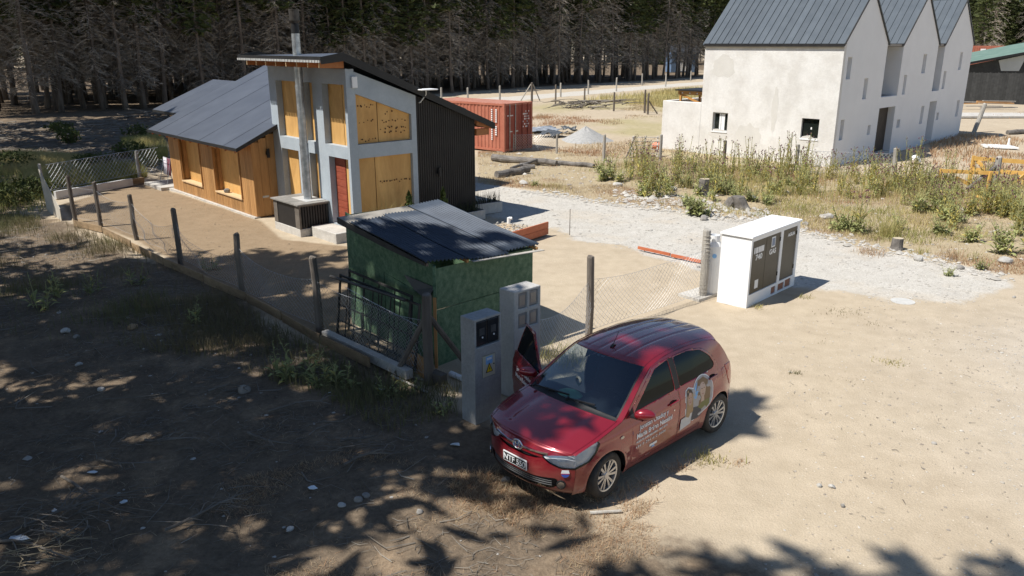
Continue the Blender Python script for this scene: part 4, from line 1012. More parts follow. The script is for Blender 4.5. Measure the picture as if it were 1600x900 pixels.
# mesh drooping in front of the shed corner
netting(G(545, 545), G(655, 590), .1, 1.2, cell=.075, r=.003, seed=21, parent=lf, bulge=.07, drop=lambda f: .25 * f)
# low pale beam inside the fence
MB().beam(G(508, 522, .09), G(640, 585, .09), .14, .16).build('plinth_beam', M_conc, lf)
# back fence
bfp = [G(72, 322), G(222, 279), G(248, 276)]
bf = thing('wire_fence', 'short wire fence on a low white kerb behind the yard', 'fence')
post(G(75, 322), G(75, 322) + Vector((-.05, 0, 1.45)), .05, M_postl, bf, 3)
post(G(219, 279), G(219, 279) + Vector((-.02, 0, 1.15)), .07, M_postl, bf, 4)
netting(G(80, 310), G(219, 281), .28, 1.22, cell=.19, r=.006, seed=5, parent=bf, bulge=.03)
netting(G(219, 281), G(252, 275), .28, 1.2, cell=.19, r=.006, seed=6, parent=bf, bulge=.03)
MB().beam(G(86, 305, .13), G(206, 284, .13), .12, .28).build('kerb', mat('kerb_white', (.50, .49, .47), (.60, .59, .57), scale=3), bf)
MB().beam(G(206, 284, .11), G(224, 281, .11), .14, .22).build('kerb_end', M_oldbd, bf)
sp_ = MB(); a, b = G(74, 326), G(97, 343); sp_.add([a + Vector((-.05, 0, 1.35)), a + Vector((0, 0, -.05)), b + Vector((0, 0, -.05)), b + Vector((0, 0, .35))], [(0, 1, 2, 3)])
o = sp_.build('side_sheet', mat('pale_sheet', (.42, .38, .31), (.52, .47, .39), scale=3), bf); sm = o.modifiers.new('t', 'SOLIDIFY'); sm.thickness = .02
# right fence of the yard
rf = thing('wire_fence', 'wire mesh fence between the meter pillars and the gas cylinder', 'fence')
r0, r1, r2 = Vector((.35, 12.25, 0)), G(920, 520), G(1098, 462)
post(r1, r1 + Vector((.0, 0, 1.55)), .075, M_post, rf, 11)
pl = post(r2, r2 + Vector((0, 0, 1.52)), .09, M_postl, rf, 12)
rope = MB(); 
rope.tube([r2 + Vector((.090 * math.cos(t), .090 * math.sin(t), .05 + .085 * t / 6.283)) for t in np.linspace(0, 6.283 * 16, 16 * 12)], .008, 4, cap=False)
rope.build('rope_wrap', mat('rope', (.36, .33, .28), (.48, .45, .39), scale=8), rf)
netting(r0, r1, .05, 1.05, seed=31, parent=rf, bulge=.06, drop=lambda f: .2 * math.sin(math.pi * f), r=.0024)
netting(r1, r2, .05, 1.08, seed=32, parent=rf, bulge=.06, drop=lambda f: .1 * math.sin(math.pi * f), r=.0024)
# iron window grilles leaning by the fence
M_iron = mat('dark_iron', (.045, .042, .040), (.09, .083, .078), scale=8, rough=.55, metal=.4)
def grille(label, A_, B_, h, lean, n, cross):
    t = thing('iron_grille', label, 'iron grille', A_); d_ = (B_ - A_); nl = Vector((-d_.y, d_.x, 0)).normalized() * lean; up = Vector((0, 0, h)) + nl
    def bar(a, b, r, name): m_ = MB(); m_.beam(a, b, r, r); m_.build(name, M_iron, t)
    for f in (0, 1): bar(d_ * f, d_ * f + up, .035, 'frame_bar')
    for f in (.02, .98): bar(up * f, d_ + up * f, .035, 'frame_bar')
    for c_ in cross: bar(up * c_, d_ + up * c_, .022, 'cross_bar')
    for k in range(1, n): f = k / n; bar(d_ * f + up * .02, d_ * f + up * .98, .016, 'bar')
grille('black iron window grille leaning behind the mesh by the shed', G(527, 522, .02), G(648, 580, .02), 1.18, .16, 9, (.5, .25))
grille('second dark iron frame standing closer to the green shed wall', G(545, 516, .02), G(640, 566, .02), 1.22, .1, 4, (.6,))
log('pole', 'dark round bar resting along the top of the iron grilles', 'pole', G(517, 524, .0) + Vector((.05, .1, 1.16)), G(640, 578) + Vector((-.05, .15, 1.22)), .03, M_iron, n=8, taper=1)

# ================================================================ yard and verge things
M_redbd = mat('red_board', (.40, .105, .045), (.52, .17, .08), scale=3, stretch=(1, 1, 3), rough=.6, rnd=.08)
gb = thing('garden_bed', 'gravel bed edged by two red stained boards', 'garden bed')
a, b, c_ = G(786, 388), G(856, 366), G(862, 356)
for z in (.10, .29): MB().beam(a + Vector((0, 0, z)), b + Vector((0, 0, z)), .04, .18).build('edging_board', M_redbd, gb)
mb = MB(); q = random.Random(9)
for k in range(260):
    f, g_ = q.random(), q.random(); p = a.lerp(b, f) + (Vector((-.72, .69, 0)) * (.1 + 1.7 * g_)); rock(mb, (p.x, p.y, .1 + q.uniform(0, .14) * (1 - g_ * .7)), q.uniform(.02, .05), k, .6)
o = mb.build('bed_gravel', M_stonew, gb); o['kind'] = 'stuff'
mb = MB(); mb.add([tuple(a + Vector((-.0, 0.02, .12))), tuple(b + Vector((0, .02, .12))), tuple(b + Vector((-1.3, 1.3, .03))), tuple(a + Vector((-1.3, 1.3, .03)))], [(0, 1, 2, 3)]); mb.build('bed_soil', mat('bed_soil', (.40, .30, .19), (.5, .40, .28), scale=6, bump=.6, rough=.95), gb)
mb = MB(); p = G(795, 349, .15); mb.tube([p, p + Vector((0, 0, .18))], .055, 10); mb.tube([p + Vector((0, 0, .16)), p + Vector((.1, -.02, .16))], .045, 8); tag(mb.build('pipe_stub', M_white), 'white plastic pipe stub standing in the gravel bed', 'pipe')
for (u0, v0, u1, v1) in ((997, 389, 1047, 400), (1049, 401, 1095, 411)):
    a2, b2 = G(u0, v0), G(u1, v1); mb = MB(); mb.beam(a2 + Vector((0, 0, .04)), b2 + Vector((0, 0, .04)), .05, .075)
    tag(mb.build('edging_board', M_redbd), 'orange stained board edging the drive, %s' % ('farther half toward the house' if u0 < 1000 else 'half beside the rope-wrapped post'), 'board')
log('stake', 'thin upright stake at the edge of the gravel drive', 'stake', G(890, 367), G(890, 367) + Vector((0, 0, .78)), .012, M_post, n=5)
for k, (u, v) in enumerate(((1006, 391), (1080, 372), (1055, 402), (1091, 416))):
    mb = MB(); p = onp(u, v); rock(mb, (p.x, p.y, p.z + .02), .05, 70 + k); tag(mb.build('stone', M_stone), 'small dark stone by the %s' % ('far end of the orange edging', 'rope-wrapped post on the drive', 'joint of the orange edging boards', 'near end of the orange edging')[k], 'stone')
def planter(label, u, v, W, D, H, rot, n, seed):
    t = thing('planter', label, 'planter', (*G(u, v).xy, -.03), rot)
    mb = MB(); mb.box(-W / 2, W / 2, -D / 2, D / 2, 0, H); mb.build('planter_box', M_conc, t, bevel=.01)
    mb = MB(); mb.box(-W / 2 + .04, W / 2 - .04, -D / 2 + .04, D / 2 - .04, H + .001, H + .01); mb.build('soil', M_black, t)
    q = random.Random(seed); mb = MB()
    for k in range(n):
        x, y = q.uniform(-W / 2 + .05, W / 2 - .05), q.uniform(-D / 2 + .05, D / 2 - .05); h = q.uniform(.2, .45); dx, dy = q.uniform(-.08, .08), q.uniform(-.08, .08)
        mb.add([(x - .012, y, H), (x + .012, y, H), (x + dx, y + dy, H + h), (x, y - .012, H)], [(0, 1, 2), (0, 2, 3)])
    mb.build('spiky_grass', mat('dark_blades', (.02, .028, .012), (.05, .06, .03), scale=5), t, recalc=False)
planter('concrete planter of dark spiky grass at the corner of the black wall', 758, 331, 1.1, .45, .36, R(35), 90, 1)
planter('low concrete planter at the foot of the black wall behind the shed', 735, 342, .9, .45, .30, R(42.5), 70, 2)
M_cyp = mat('cypress_green', (.055, .085, .02), (.13, .17, .05), scale=9, rough=.8, trans=.15)
def cypress(label, p, H, r, seed):
    t = thing('cypress_shrub', label, 'shrub', p); rg = np.random.default_rng(seed); n = 900
    z = rg.uniform(.05, 1, n) ** .9; rad = r * (1 - z) ** .7 * np.sqrt(rg.uniform(.2, 1, n)) * (1 + .25 * np.sin(z * 30 + rg.uniform(0, 1, n))); a = rg.uniform(0, 6.28, n)
    cs = np.stack([rad * np.cos(a), rad * np.sin(a), z * H], 1); Vq, Fq = leaf_quads(rg, cs, .06, flat=2.5, n=1, asp=.4); np_mesh('foliage', Vq, Fq, M_cyp, t)
    mb = MB(); mb.tube([(0, 0, -.05), (0, 0, H * .8)], [.025, .008], 6); mb.build('stem', M_bark, t)
cypress('small cone-shaped cypress in front of the plywood of the tower', hw(1.55, -.55), 1.25, .27, 1)
cypress('small cone-shaped cypress in front of the black corrugated wall', hw(2.85, -.5), 1.20, .25, 2)

# drying rack with towels and a chair at the far end of the wing
dk = thing('drying_rack', 'metal drying rack standing on the slab at the end of the wing', 'drying rack', hw(-.5, 12.6, .06), AZ)
for y in (0, .75):
    mb = MB(); mb.tube([(-.25, y, 0), (.0, y, .98), (.25, y, 0)], .014, 6); mb.build('leg_frame', M_galv, dk)
for x, z in ((0, .98), (-.12, .9), (.12, .9)): MB().tube([(x, -.03, z), (x, .78, z)], .012, 6).build('rail', M_galv, dk)
def towel(label, y0, y1, m):
    mb = MB(); n = 8
    for j in range(n + 1):
        y = y0 + (y1 - y0) * j / n
        for (x, z) in ((-.05 - .03 * math.sin(j * 1.7), .32), (-.035 - .015 * math.sin(j * 1.3), .65), (-.016, .97), (0, 1.0), (.02, .96), (.05 + .02 * math.cos(j * 1.5), .55)): mb.v.append((x, y, z))
    for j in range(n):
        for i in range(5): a = j * 6 + i; mb.f.append((a, a + 1, a + 7, a + 6)); mb.m.append(0)
    o = mb.build('towel', m, loc=hw(-.5, 12.6, .06), rotz=AZ, smooth=True); sm = o.modifiers.new('t', 'SOLIDIFY'); sm.thickness = .008; tag(o, label, 'towel')
towel('white towel hung on the drying rack', .38, .76, mat('towel_white', (.66, .62, .66), (.74, .70, .74), scale=20, rough=1)); towel('maroon towel hung on the drying rack', .0, .36, mat('towel_maroon', (.14, .04, .06), (.2, .07, .09), scale=20, rough=1))
mb = MB(); mb.prism([(0, 0, 0), (.02, .7, 0), (.16, .7, 1.2), (.14, 0, 1.2)], (.03, 0, 0)); tag(mb.build('board', M_frameb, loc=hw(.1, 13.2, .06), rotz=AZ), 'brown board leaning behind the drying rack', 'board')

# logs, stumps and rocks on the weedy verge
M_log = mat('grey_log', (.085, .075, .066), (.25, .228, .205), scale=3, stretch=(1, 1, 1), rough=.95, bump=.8, bscale=12, fine=.2)
log('log', 'long grey log lying across the verge beside the black wall', 'log', onp(771, 250, .16), onp(868, 258, .16), .17, M_log, 12, .05, seed=1)
log('log', 'grey log continuing the long one toward the post', 'log', onp(866, 256, .12), onp(928, 260, .1), .13, M_log, 10, .05, seed=2)
log('log', 'broken dark log lying nearer the drive', 'log', onp(777, 278, .14), onp(826, 271, .16), .17, M_log, 12, .07, seed=3)
log('log', 'thin dark branch between the two logs', 'log', onp(800, 266, .1), onp(842, 255, .25), .07, M_log, 8, .08, seed=4)
log('log', 'half buried pale log stub at the end of the long log', 'log', onp(812, 262, .1), onp(835, 262, .08), .14, M_log, 10, .02, seed=5)
def stump(label, u, v, r, h, tilt, seed, top=True):
    q = random.Random(seed); p = onp(u, v); t = thing('tree_stump', label, 'stump', p)
    mb = MB(); n = 14; rad = [r * q.uniform(.85, 1.12) for _ in range(n)]; ring = []
    for (z, s) in ((-.12, 1.35), (0, 1.2), (h * .3, 1.03), (h, .98)):
        for j in range(n): a = 6.283 * j / n; mb.v.append((rad[j] * s * math.cos(a) + tilt[0] * z, rad[j] * s * math.sin(a) + tilt[1] * z, z))
    for i in range(3):
        for j in range(n): j2 = (j + 1) % n; mb.f.append((i * n + j, i * n + j2, (i + 1) * n + j2, (i + 1) * n + j)); mb.m.append(0)
    mb.f.append(tuple(3 * n + j for j in range(n))); mb.m.append(0)
    mb.build('trunk', M_log, t)
    if top:
        mb = MB(); mb.add([(rad[j] * .9 * math.cos(6.283 * j / n) + tilt[0] * h, rad[j] * .9 * math.sin(6.283 * j / n) + tilt[1] * h, h + .004) for j in range(n)], [tuple(range(n))]); mb.build('cut_face', mat('cut_wood', (.42, .35, .24), (.55, .47, .34), scale=7, fine=.2), t)
stump('tall charred stump with a pale top among the weeds', 1098, 306, .20, .62, (.06, 0), 1)
stump('rounded grey stump lying left of two beside the charred stump', 1138, 321, .22, .34, (.5, -.2), 2, False)
stump('larger tilted grey stump on the verge above the white cabinet', 1162, 324, .23, .42, (-.45, .3), 3, False)
stump('sawn stump with a flat yellowish top at the edge of the drive', 1402, 388, .15, .32, (.0, 0), 4)
for k, (u, v, r, lb, m) in enumerate(((1099, 341, .17, 'brown rounded rock at the drive edge below the charred stump', M_stone), (1290, 345, .22, 'grey angular rock right of the white cabinet', M_stone), (965, 292, .20, 'pale boulder on the verge above the drive', M_stonew), (1015, 318, .13, 'white rock in the rubble above the drive', M_stonew), (1330, 370, .09, 'small white stone by the drive below a green bush', M_stonew),
      (1436, 404, .15, 'flat pale stone at the drive edge right of the sawn stump', M_stonew), (1500, 418, .12, 'dark stone in the rubble at the end of the drive', M_stone), (1175, 312, .2, 'white rock behind the tilted stumps', M_stonew), (1052, 298, .14, 'pale rock half hidden by yellow weeds', M_stonew), (1258, 352, .12, 'flat brown stone near the grey angular rock', M_stone), (1570, 412, .18, 'pale rock at the right end of the rubble', M_stonew), (818, 288, .2, 'white boulder on the gravel below the broken log', M_stonew))):
    p = onp(u, v); mb = MB(); rock(mb, (p.x, p.y, p.z + r * .3), r, 40 + k); tag(mb.build('rock', m), lb, 'rock')
mb = MB(); n = 26
mb.tube([(0, 0, 0), (0, 0, .012)], .25, n); tag(mb.build('manhole_cover', mat('pale_cover', (.44, .43, .40), (.54, .53, .5), scale=6), loc=onp(1411, 468)), 'round pale cover lying on the sand at the end of the drive', 'cover')

# verge fence along the row house plot
vf = thing('wire_fence', 'grey post fence between the weedy verge and the row house plot', 'fence')
vp = [((802, 236), .92, .05), ((870, 238), 1.0, .06), ((943, 249), 1.25, .075), ((1031, 252), 1.25, .075), ((1130, 263), 1.28, .075), ((1243, 271), 1.25, .075), ((1395, 283), 1.25, .10), ((1551, 300), 1.28, .12)]
vb = [onp(*p) for p, _, _ in vp]
for i, ((p, h, r), b) in enumerate(zip(vp, vb)): post(b, b + Vector((-.05 if i == 6 else .0, 0, h)), r, M_postl if i != 4 else M_post, vf, 50 + i)
netting(vb[0], vb[0] + Vector((2.2, .6, 0)), .05, .85, cell=.14, r=.006, seed=41, parent=vf); netting(vb[5], vb[6], .1, 1.0, cell=.16, r=.006, seed=42, parent=vf)
br = MB(); br.tube([vb[7] + Vector((0, 0, 1.0)), vb[7] + Vector((-1.15, -.3, .12))], .07, 8); br.build('brace', M_log, vf)
# yellow timber frames by the right edge
M_yelt = mat('yellow_timber', (.55, .31, .07), (.68, .42, .13), scale=4, rough=.6, rnd=.08)
tf = thing('sawhorse', 'yellow timber frame of posts and rails standing at the right edge', 'timber frame')
pA, pB = G(1514, 287), G(1597, 294)
for p in (pA, pB): MB().beam(p + Vector((0, 0, -.05)), p + Vector((.02, 0, 1.12)), .13, .10, up=(1, 0, 0)).build('post', M_yelt, tf)
for z in (1.02, .58): MB().beam(pA + Vector((0, -.07, z)), pB + Vector((0, -.07, z)), .035, .16).build('rail', M_yelt, tf)
MB().beam(pA + Vector((.1, -.1, .95)), pB + Vector((-.9, -.1, .1)), .04, .13).build('brace', M_yelt, tf); MB().beam(pB + Vector((-.1, -.1, .5)), pB + Vector((-1.2, -.9, .02)), .04, .14).build('brace', M_yelt, tf)
tf2 = thing('sawhorse', 'lower yellow timber frame lying left of the standing one', 'timber frame')
pC, pD = G(1464, 297), G(1540, 303)
for p in (pC, pD): MB().beam(p + Vector((0, 0, -.05)), p + Vector((.05, 0, .82)), .10, .08, up=(1, 0, 0)).build('post', M_yelt, tf2)
MB().beam(pC + Vector((.0, -.05, .75)), pD + Vector((.3, -.05, .78)), .04, .14).build('rail', M_yelt, tf2)
MB().beam(pC + Vector((.6, -.05, .5)), pC + Vector((1.5, -.3, .05)), .04, .13).build('brace', M_yelt, tf2)
MB().beam(G(1525, 306, .1), G(1545, 312, .05), .2, .04).build('plank', M_yelt, tf2)
# row house plot clutter
pt_ = thing('pallet', 'old wooden pallet propped up beside the low white wall', 'pallet')
b0, b1 = G(984, 246), G(1026, 246)
for f in (0, .5, 1): MB().beam(b0.lerp(b1, f), b0.lerp(b1, f) + Vector((.25 - .1 * f, .75, .95)), .06, .08).build('bearer', M_postl, pt_)
for k in range(5): f = .15 + .19 * k; MB().beam(b0.lerp(b0 + Vector((.25, .75, .95)), f) + Vector((-.05, -.03, .04)), b1.lerp(b1 + Vector((.15, .75, .95)), f) + Vector((.05, -.03, .04)), .11, .02).build('slat', M_postl, pt_)
MB().beam(b0 + Vector((-.2, -.1, 0)), b0 + Vector((.3, .4, 1.0)), .06, .05).build('prop', M_post, pt_)
mb = MB(); p = G(1026, 236); rock(mb, (p.x, p.y, .25), .25, 3, .9); tag(mb.build('red_sack', mat('sack_red', (.5, .13, .07), (.6, .3, .2), scale=9)), 'red and white sack beside the propped pallet', 'sack')
M_grv = mat('pile_gravel', (.28, .28, .27), (.42, .41, .39), scale=7, rough=.95, bump=.9, bscale=30, fine=.2)
pv = []; 
c0 = G(915, 219)
nn, mm = 9, 26
mb = MB()
for i in range(nn):
    f = i / (nn - 1)
    for j in range(mm):
        a_ = 6.283 * j / mm; rr2 = 1.55 * (1 + .1 * math.sin(3 * a_ + 1)) * f; z = .78 * (1 - f) ** 1.1 * (1 + .05 * math.sin(5 * a_)) - .06 * f
        mb.v.append((c0.x + rr2 * math.cos(a_), c0.y + rr2 * math.sin(a_), max(z, -.06)))
for i in range(nn - 1):
    for j in range(mm): j2 = (j + 1) % mm; mb.f.append((i * mm + j, i * mm + j2, (i + 1) * mm + j2, (i + 1) * mm + j)); mb.m.append(0)
tag(mb.build('gravel_pile', M_grv, smooth=True), 'grey heap of gravel between the container and the row house', 'heap')
def sheet(label, u, v, W, D, amp, m, seed, rot=0):
    q = np.random.default_rng(seed); n = 15; mb = MB(); c = G(u, v)
    for j in range(n):
        for i in range(n):
            x, y = (i / (n - 1) - .5) * W, (j / (n - 1) - .5) * D; ed = 1 + .25 * math.sin(i * 1.3 + j) * .5
            z = .03 + amp * float(fbm(np.array(x * 2 + seed), np.array(y * 2), 1.4, 3)); xx = x * math.cos(rot) * ed - y * math.sin(rot); yy = x * math.sin(rot) + y * math.cos(rot) * ed
            mb.v.append((c.x + xx, c.y + yy, z))
    for j in range(n - 1):
        for i in range(n - 1): a = j * n + i; mb.f.append((a, a + 1, a + n + 1, a + n)); mb.m.append(0)
    o = mb.build('tarpaulin', m, smooth=True); sm = o.modifiers.new('t', 'SOLIDIFY'); sm.thickness = .01; tag(o, label, 'tarpaulin')
M_tpb = mat('grey_blue_plastic', (.10, .12, .15), (.42, .44, .46), scale=2.5, rough=.4); M_tpd = mat('dark_plastic', (.05, .055, .06), (.12, .13, .14), scale=3, rough=.4)
sheet('pale grey blue plastic sheet crumpled beside the container', 846, 206, 2.0, 2.2, .35, M_tpb, 1, .4); sheet('dark crumpled plastic sheet in front of the gravel pile', 864, 213, 1.6, 1.3, .45, M_tpd, 2, .9); sheet('dark plastic bundle touching the gravel pile', 889, 208, .9, .8, .55, M_tpd, 3, .2)
M_stick = mat('dead_stick', (.10, .085, .07), (.24, .21, .175), scale=2.5, rough=.95)
def branches(label, u, v, n, L_, hgt_, seed, m=M_stick, spread=1.0, r0=.03):
    q = random.Random(seed); c = G(u, v); mb = MB()
    for k in range(n):
        a = q.uniform(0, 6.28); o_ = Vector((q.gauss(0, .5) * spread, q.gauss(0, .35) * spread, q.uniform(.02, hgt_))); d_ = Vector((math.cos(a), math.sin(a) * .6, q.uniform(-.1, .25))); l = L_ * q.uniform(.4, 1)
        pts = [c + o_ + d_ * l * f + Vector((q.uniform(-.08, .08), q.uniform(-.08, .08), -.1 * f * f)) * l for f in (0, .33, .66, 1)]
        for p in pts: p.z = max(p.z, .015)
        r = r0 * q.uniform(.4, 1.2); mb.tube(pts, [r, r * .8, r * .55, r * .25], 4, cap=False)
    o = mb.build('branch_pile', m, recalc=False); tag(o, label, 'branch pile'); return o
branches('heap of dead branches on the row house plot by the far fence', 906, 168, 60, 3.2, .6, 4, spread=2.2, r0=.07)
branches('log and branch rubble below the trees left of the wing', 255, 184, 50, 2.6, .5, 5, spread=3.0, r0=.07)
# posts along the dirt road
df = thing('post_fence', 'row of thin posts along the far dirt road', 'fence')
for k, (u, v, h) in enumerate(((690, 163, 1.5), (731, 161, 1.4), (781, 159, 1.5), (876, 151, 1.4), (919, 147, 1.5), (963, 142, 1.5), (1003, 133, 1.5), (1040, 135, 1.6), (1079, 126, 1.4))): b = G(u, v); post(b, b + Vector((0, 0, h)), .09, M_postl, df, 80 + k)
df2 = thing('post_fence', 'dark leaning posts across the grassy plot behind the container', 'fence')
for k, (u, v, h) in enumerate(((868, 162, 1.7), (913, 161, 1.4), (959, 173, 1.5), (1007, 176, 1.8), (1012, 178, 1.6))): b = G(u, v); post(b, b + Vector((0, 0, h)), .08, M_post, df2, 90 + k)
b = G(831, 158)
post(b, b + Vector((0, 0, 1.75)), .11, M_post, df2, 99); br = MB(); br.tube([b + Vector((-.1, 0, 1.6)), b + Vector((-1.1, 0, 0))], .06, 6); br.build('brace', M_postl, df2); br = MB(); br.tube([b + Vector((.1, 0, 1.6)), b + Vector((.8, .5, 0))], .05, 6); br.build('brace', M_postl, df2)
br = MB(); bb = G(1012, 178); br.tube([bb + Vector((.05, 0, 1.0)), bb + Vector((.8, .2, 0))], .05, 6); br.build('brace', M_post, df2)
# buildings at the right edge, far behind
M_bfence = mat('black_paling', (.028, .028, .027), (.05, .05, .048), scale=3, rough=.75, rnd=.2)
bk = thing('paling_fence', 'tall black paling fence behind the row house at the right edge', 'fence')
fa, fb_ = G(1480, 160), G(1680, 165)
nbd = 46
for k in range(nbd):
    p = fa.lerp(fb_, k / nbd); dv = (fb_ - fa).normalized(); w2 = (fb_ - fa).length / nbd * .94
    MB().prism([p + Vector((0, 0, 0)), p + dv * w2, p + dv * w2 + Vector((0, 0, 2.72)), p + Vector((0, 0, 2.75 + .04 * (k % 3)))], (0, .03, 0)).build('paling', M_bfence, bk)
bdk = thing('workshop', 'dark workshop with a sloping green roof and a pale panel behind the paling fence', 'workshop')
wa, wb_ = G(1488, 150), G(1700, 152); dv = (wb_ - wa)
mb = MB(); mb.prism([wa + Vector((0, 0, 0)), wb_, wb_ + Vector((0, 0, 5.8)), wa + Vector((0, 0, 2.9))], (0, .15, 0)); mb.build('wall', M_bfence, bdk)
mb = MB(); mb.prism([wa + dv * .33 + Vector((0, -.05, 2.6)), wa + dv * .46 + Vector((0, -.05, 2.6)), wa + dv * .50 + Vector((0, -.05, 4.25)), wa + dv * .30 + Vector((0, -.05, 3.65))], (0, .04, 0)); mb.build('pale_panel', mat('pale_panel', (.38, .39, .37), (.46, .47, .45), scale=.6), bdk)
mb = MB(); mb.prism([wa + Vector((-1, -.5, 2.9)), wb_ + Vector((1, -.5, 5.9)), wb_ + Vector((1, 9, 5.9)), wa + Vector((-1, 9, 2.9))], (0, 0, .12)); mb.build('roof', mat('green_roof', (.10, .17, .14), (.16, .23, .19), scale=1), bdk)
mb = MB(); mb.prism([wa + Vector((-1.2, -.56, 2.86)), wb_ + Vector((1, -.56, 5.86)), wb_ + Vector((1, -.56, 6.1)), wa + Vector((-1.2, -.56, 3.1))], (0, .05, 0)); mb.build('roof_edge', M_black, bdk)
c2 = thing('shipping_container', 'bright red container standing behind the dark workshop roof', 'container', (68, 118, 0), R(-8))
mb = MB(); mb.box(-3.5, 6, 0, 2.6, 1.6, 5.0); mb.build('container_body', M_cont, c2)
mb = MB(); 
for k in range(30): mb.box(-3.4 + k * .31, -3.4 + k * .31 + .16, -.04, -.002, 1.75, 4.85)
mb.build('corrugation', M_cont, c2); mb = MB(); mb.box(-1.2, -.5, -.05, -.042, 3.0, 4.6); mb.build('white_mark', M_white, c2); mb = MB(); mb.box(-3.5, 6, .1, 2.5, 0, 1.598); mb.build('base_stack', M_contd, c2)
q = random.Random(6)
for k in range(9):
    p = G(1500 + q.uniform(0, 75), 168 + q.uniform(-3, 4)); a_ = q.uniform(-.3, .3)
    mb = MB(); mb.beam(p + Vector((-1.6, -.2, .12 + .07 * k)), p + Vector((1.6 * math.cos(a_), 1.6 * math.sin(a_), .15 + .05 * k)), .14, .08); tag(mb.build('timber', M_stud if k % 2 else M_postl), 'loose timber in the heap before the black paling fence', 'timber', 'timbers heaped by the paling fence')
mb = MB(); a, b = G(1500, 184), G(1640, 184); mb.prism([a, b, b + Vector((0, 3.2, 0)), a + Vector((0, 3.2, 0))], (0, 0, .12)); tag(mb.build('slab', M_conc), 'long pale slab on the ground before the timber heap', 'slab')
mb = MB(); a, b = G(1540, 231), G(1592, 233); mb.prism([a, b, b + Vector((.2, 1.2, 0)), a + Vector((.3, 1.2, 0))], (0, 0, .08)); tag(mb.build('slab', M_white), 'small white slab with a peg right of the row house', 'slab')
log('peg', 'white peg standing on the small slab', 'peg', G(1575, 229, .05), G(1575, 229, .05) + Vector((0, 0, .45)), .06, M_white, n=6)
lp_ = post(G(1522, 206), G(1526, 206) + Vector((.25, 0, 1.75)), .13, M_postl, None, 5); lp_.name = 'leaning_post'
tag(lp_, 'leaning grey post standing right of the row house', 'post')
log('log', 'grey log lying on the sand by the right edge', 'log', G(1575, 207, .1), G(1610, 204, .15), .16, M_log, 9, .03, seed=8)
mb = MB(); p = G(1430, 256); rock(mb, (p.x, p.y, .2), .28, 8, .8); tag(mb.build('rock', M_white), 'white lump beside the fat post of the verge fence', 'rock')
# blue cabin glimpsed through the pines
cb = thing('cabin', 'blue and white cabin glimpsed between the pine trunks', 'cabin', (33, 158, 0), R(10))
mb = MB(); mb.box(-2.6, 2.6, 0, 3, 0, 3.6); mb.build('wall', mat('cabin_blue', (.10, .16, .26), (.16, .23, .34), scale=2), cb); mb = MB(); mb.box(-1.6, .4, -.05, -.004, .2, 3.0); mb.build('door', M_white, cb); mb = MB(); mb.prism([(-3, -.3, 3.6), (3, -.3, 3.6), (3, 1.5, 4.8), (-3, 1.5, 4.8)], (0, 0, .1)); mb.build('roof', M_roofd, cb)
# ================================================================ red hatchback
def carpaint():
    m = mat('red_paint', (.225, .005, .015), (.235, .006, .017), scale=3, rough=.30, coat=1.0, spec=.5, metal=.25)
    nt = m.node_tree; N = nt.nodes; L = nt.links; b = N['Principled BSDF']
    tc = N.new('ShaderNodeTexCoord'); sp = N.new('ShaderNodeSeparateXYZ'); L.new(tc.outputs['Object'], sp.inputs[0])
    mr = N.new('ShaderNodeMapRange'); mr.inputs[1].default_value = .16; mr.inputs[2].default_value = .62; mr.inputs[3].default_value = .75; mr.inputs[4].default_value = .05; L.new(sp.outputs[2], mr.inputs[0])
    no = N.new('ShaderNodeTexNoise'); no.inputs['Scale'].default_value = 4; no.inputs['Detail'].default_value = 8; L.new(tc.outputs['Object'], no.inputs['Vector'])
    mu = N.new('ShaderNodeMath'); mu.operation = 'MULTIPLY'; L.new(mr.outputs[0], mu.inputs[0]); L.new(no.outputs['Fac'], mu.inputs[1])
    old = b.inputs['Base Color'].links[0].from_socket; mx = N.new('ShaderNodeMix'); mx.data_type = 'RGBA'; mx.inputs[7].default_value = (.26, .19, .13, 1); L.new(mu.outputs[0], mx.inputs[0]); L.new(old, mx.inputs[6]); L.new(mx.outputs[2], b.inputs['Base Color'])
    ro = N.new('ShaderNodeMath'); ro.operation = 'MULTIPLY_ADD'; ro.inputs[1].default_value = .6; ro.inputs[2].default_value = .24; L.new(mu.outputs[0], ro.inputs[0]); L.new(ro.outputs[0], b.inputs['Roughness'])
    b.inputs['Coat Roughness'].default_value = .03; b.inputs['Coat IOR'].default_value = 1.55
    return m
M_paint = carpaint()
M_bplas = mat('black_plastic', (.014, .014, .015), (.022, .022, .023), scale=6, rough=.5)
M_gap = mat('panel_gap', (.01, .003, .004), (.012, .004, .005), scale=4, rough=.8)
M_tyre = mat('tyre_rubber', (.03, .027, .024), (.075, .064, .052), scale=9, rough=.8, bump=.2)
M_alloy = mat('alloy', (.52, .53, .55), (.60, .61, .63), scale=5, rough=.28, metal=.85)
M_chrome = mat('chrome', (.72, .73, .75), (.78, .79, .80), scale=4, rough=.10, metal=1.0)
M_int = mat('interior_cloth', (.014, .015, .018), (.025, .026, .03), scale=12, rough=.9)
M_intg = mat('seat_cloth', (.022, .023, .027), (.04, .041, .046), scale=14, rough=.95)
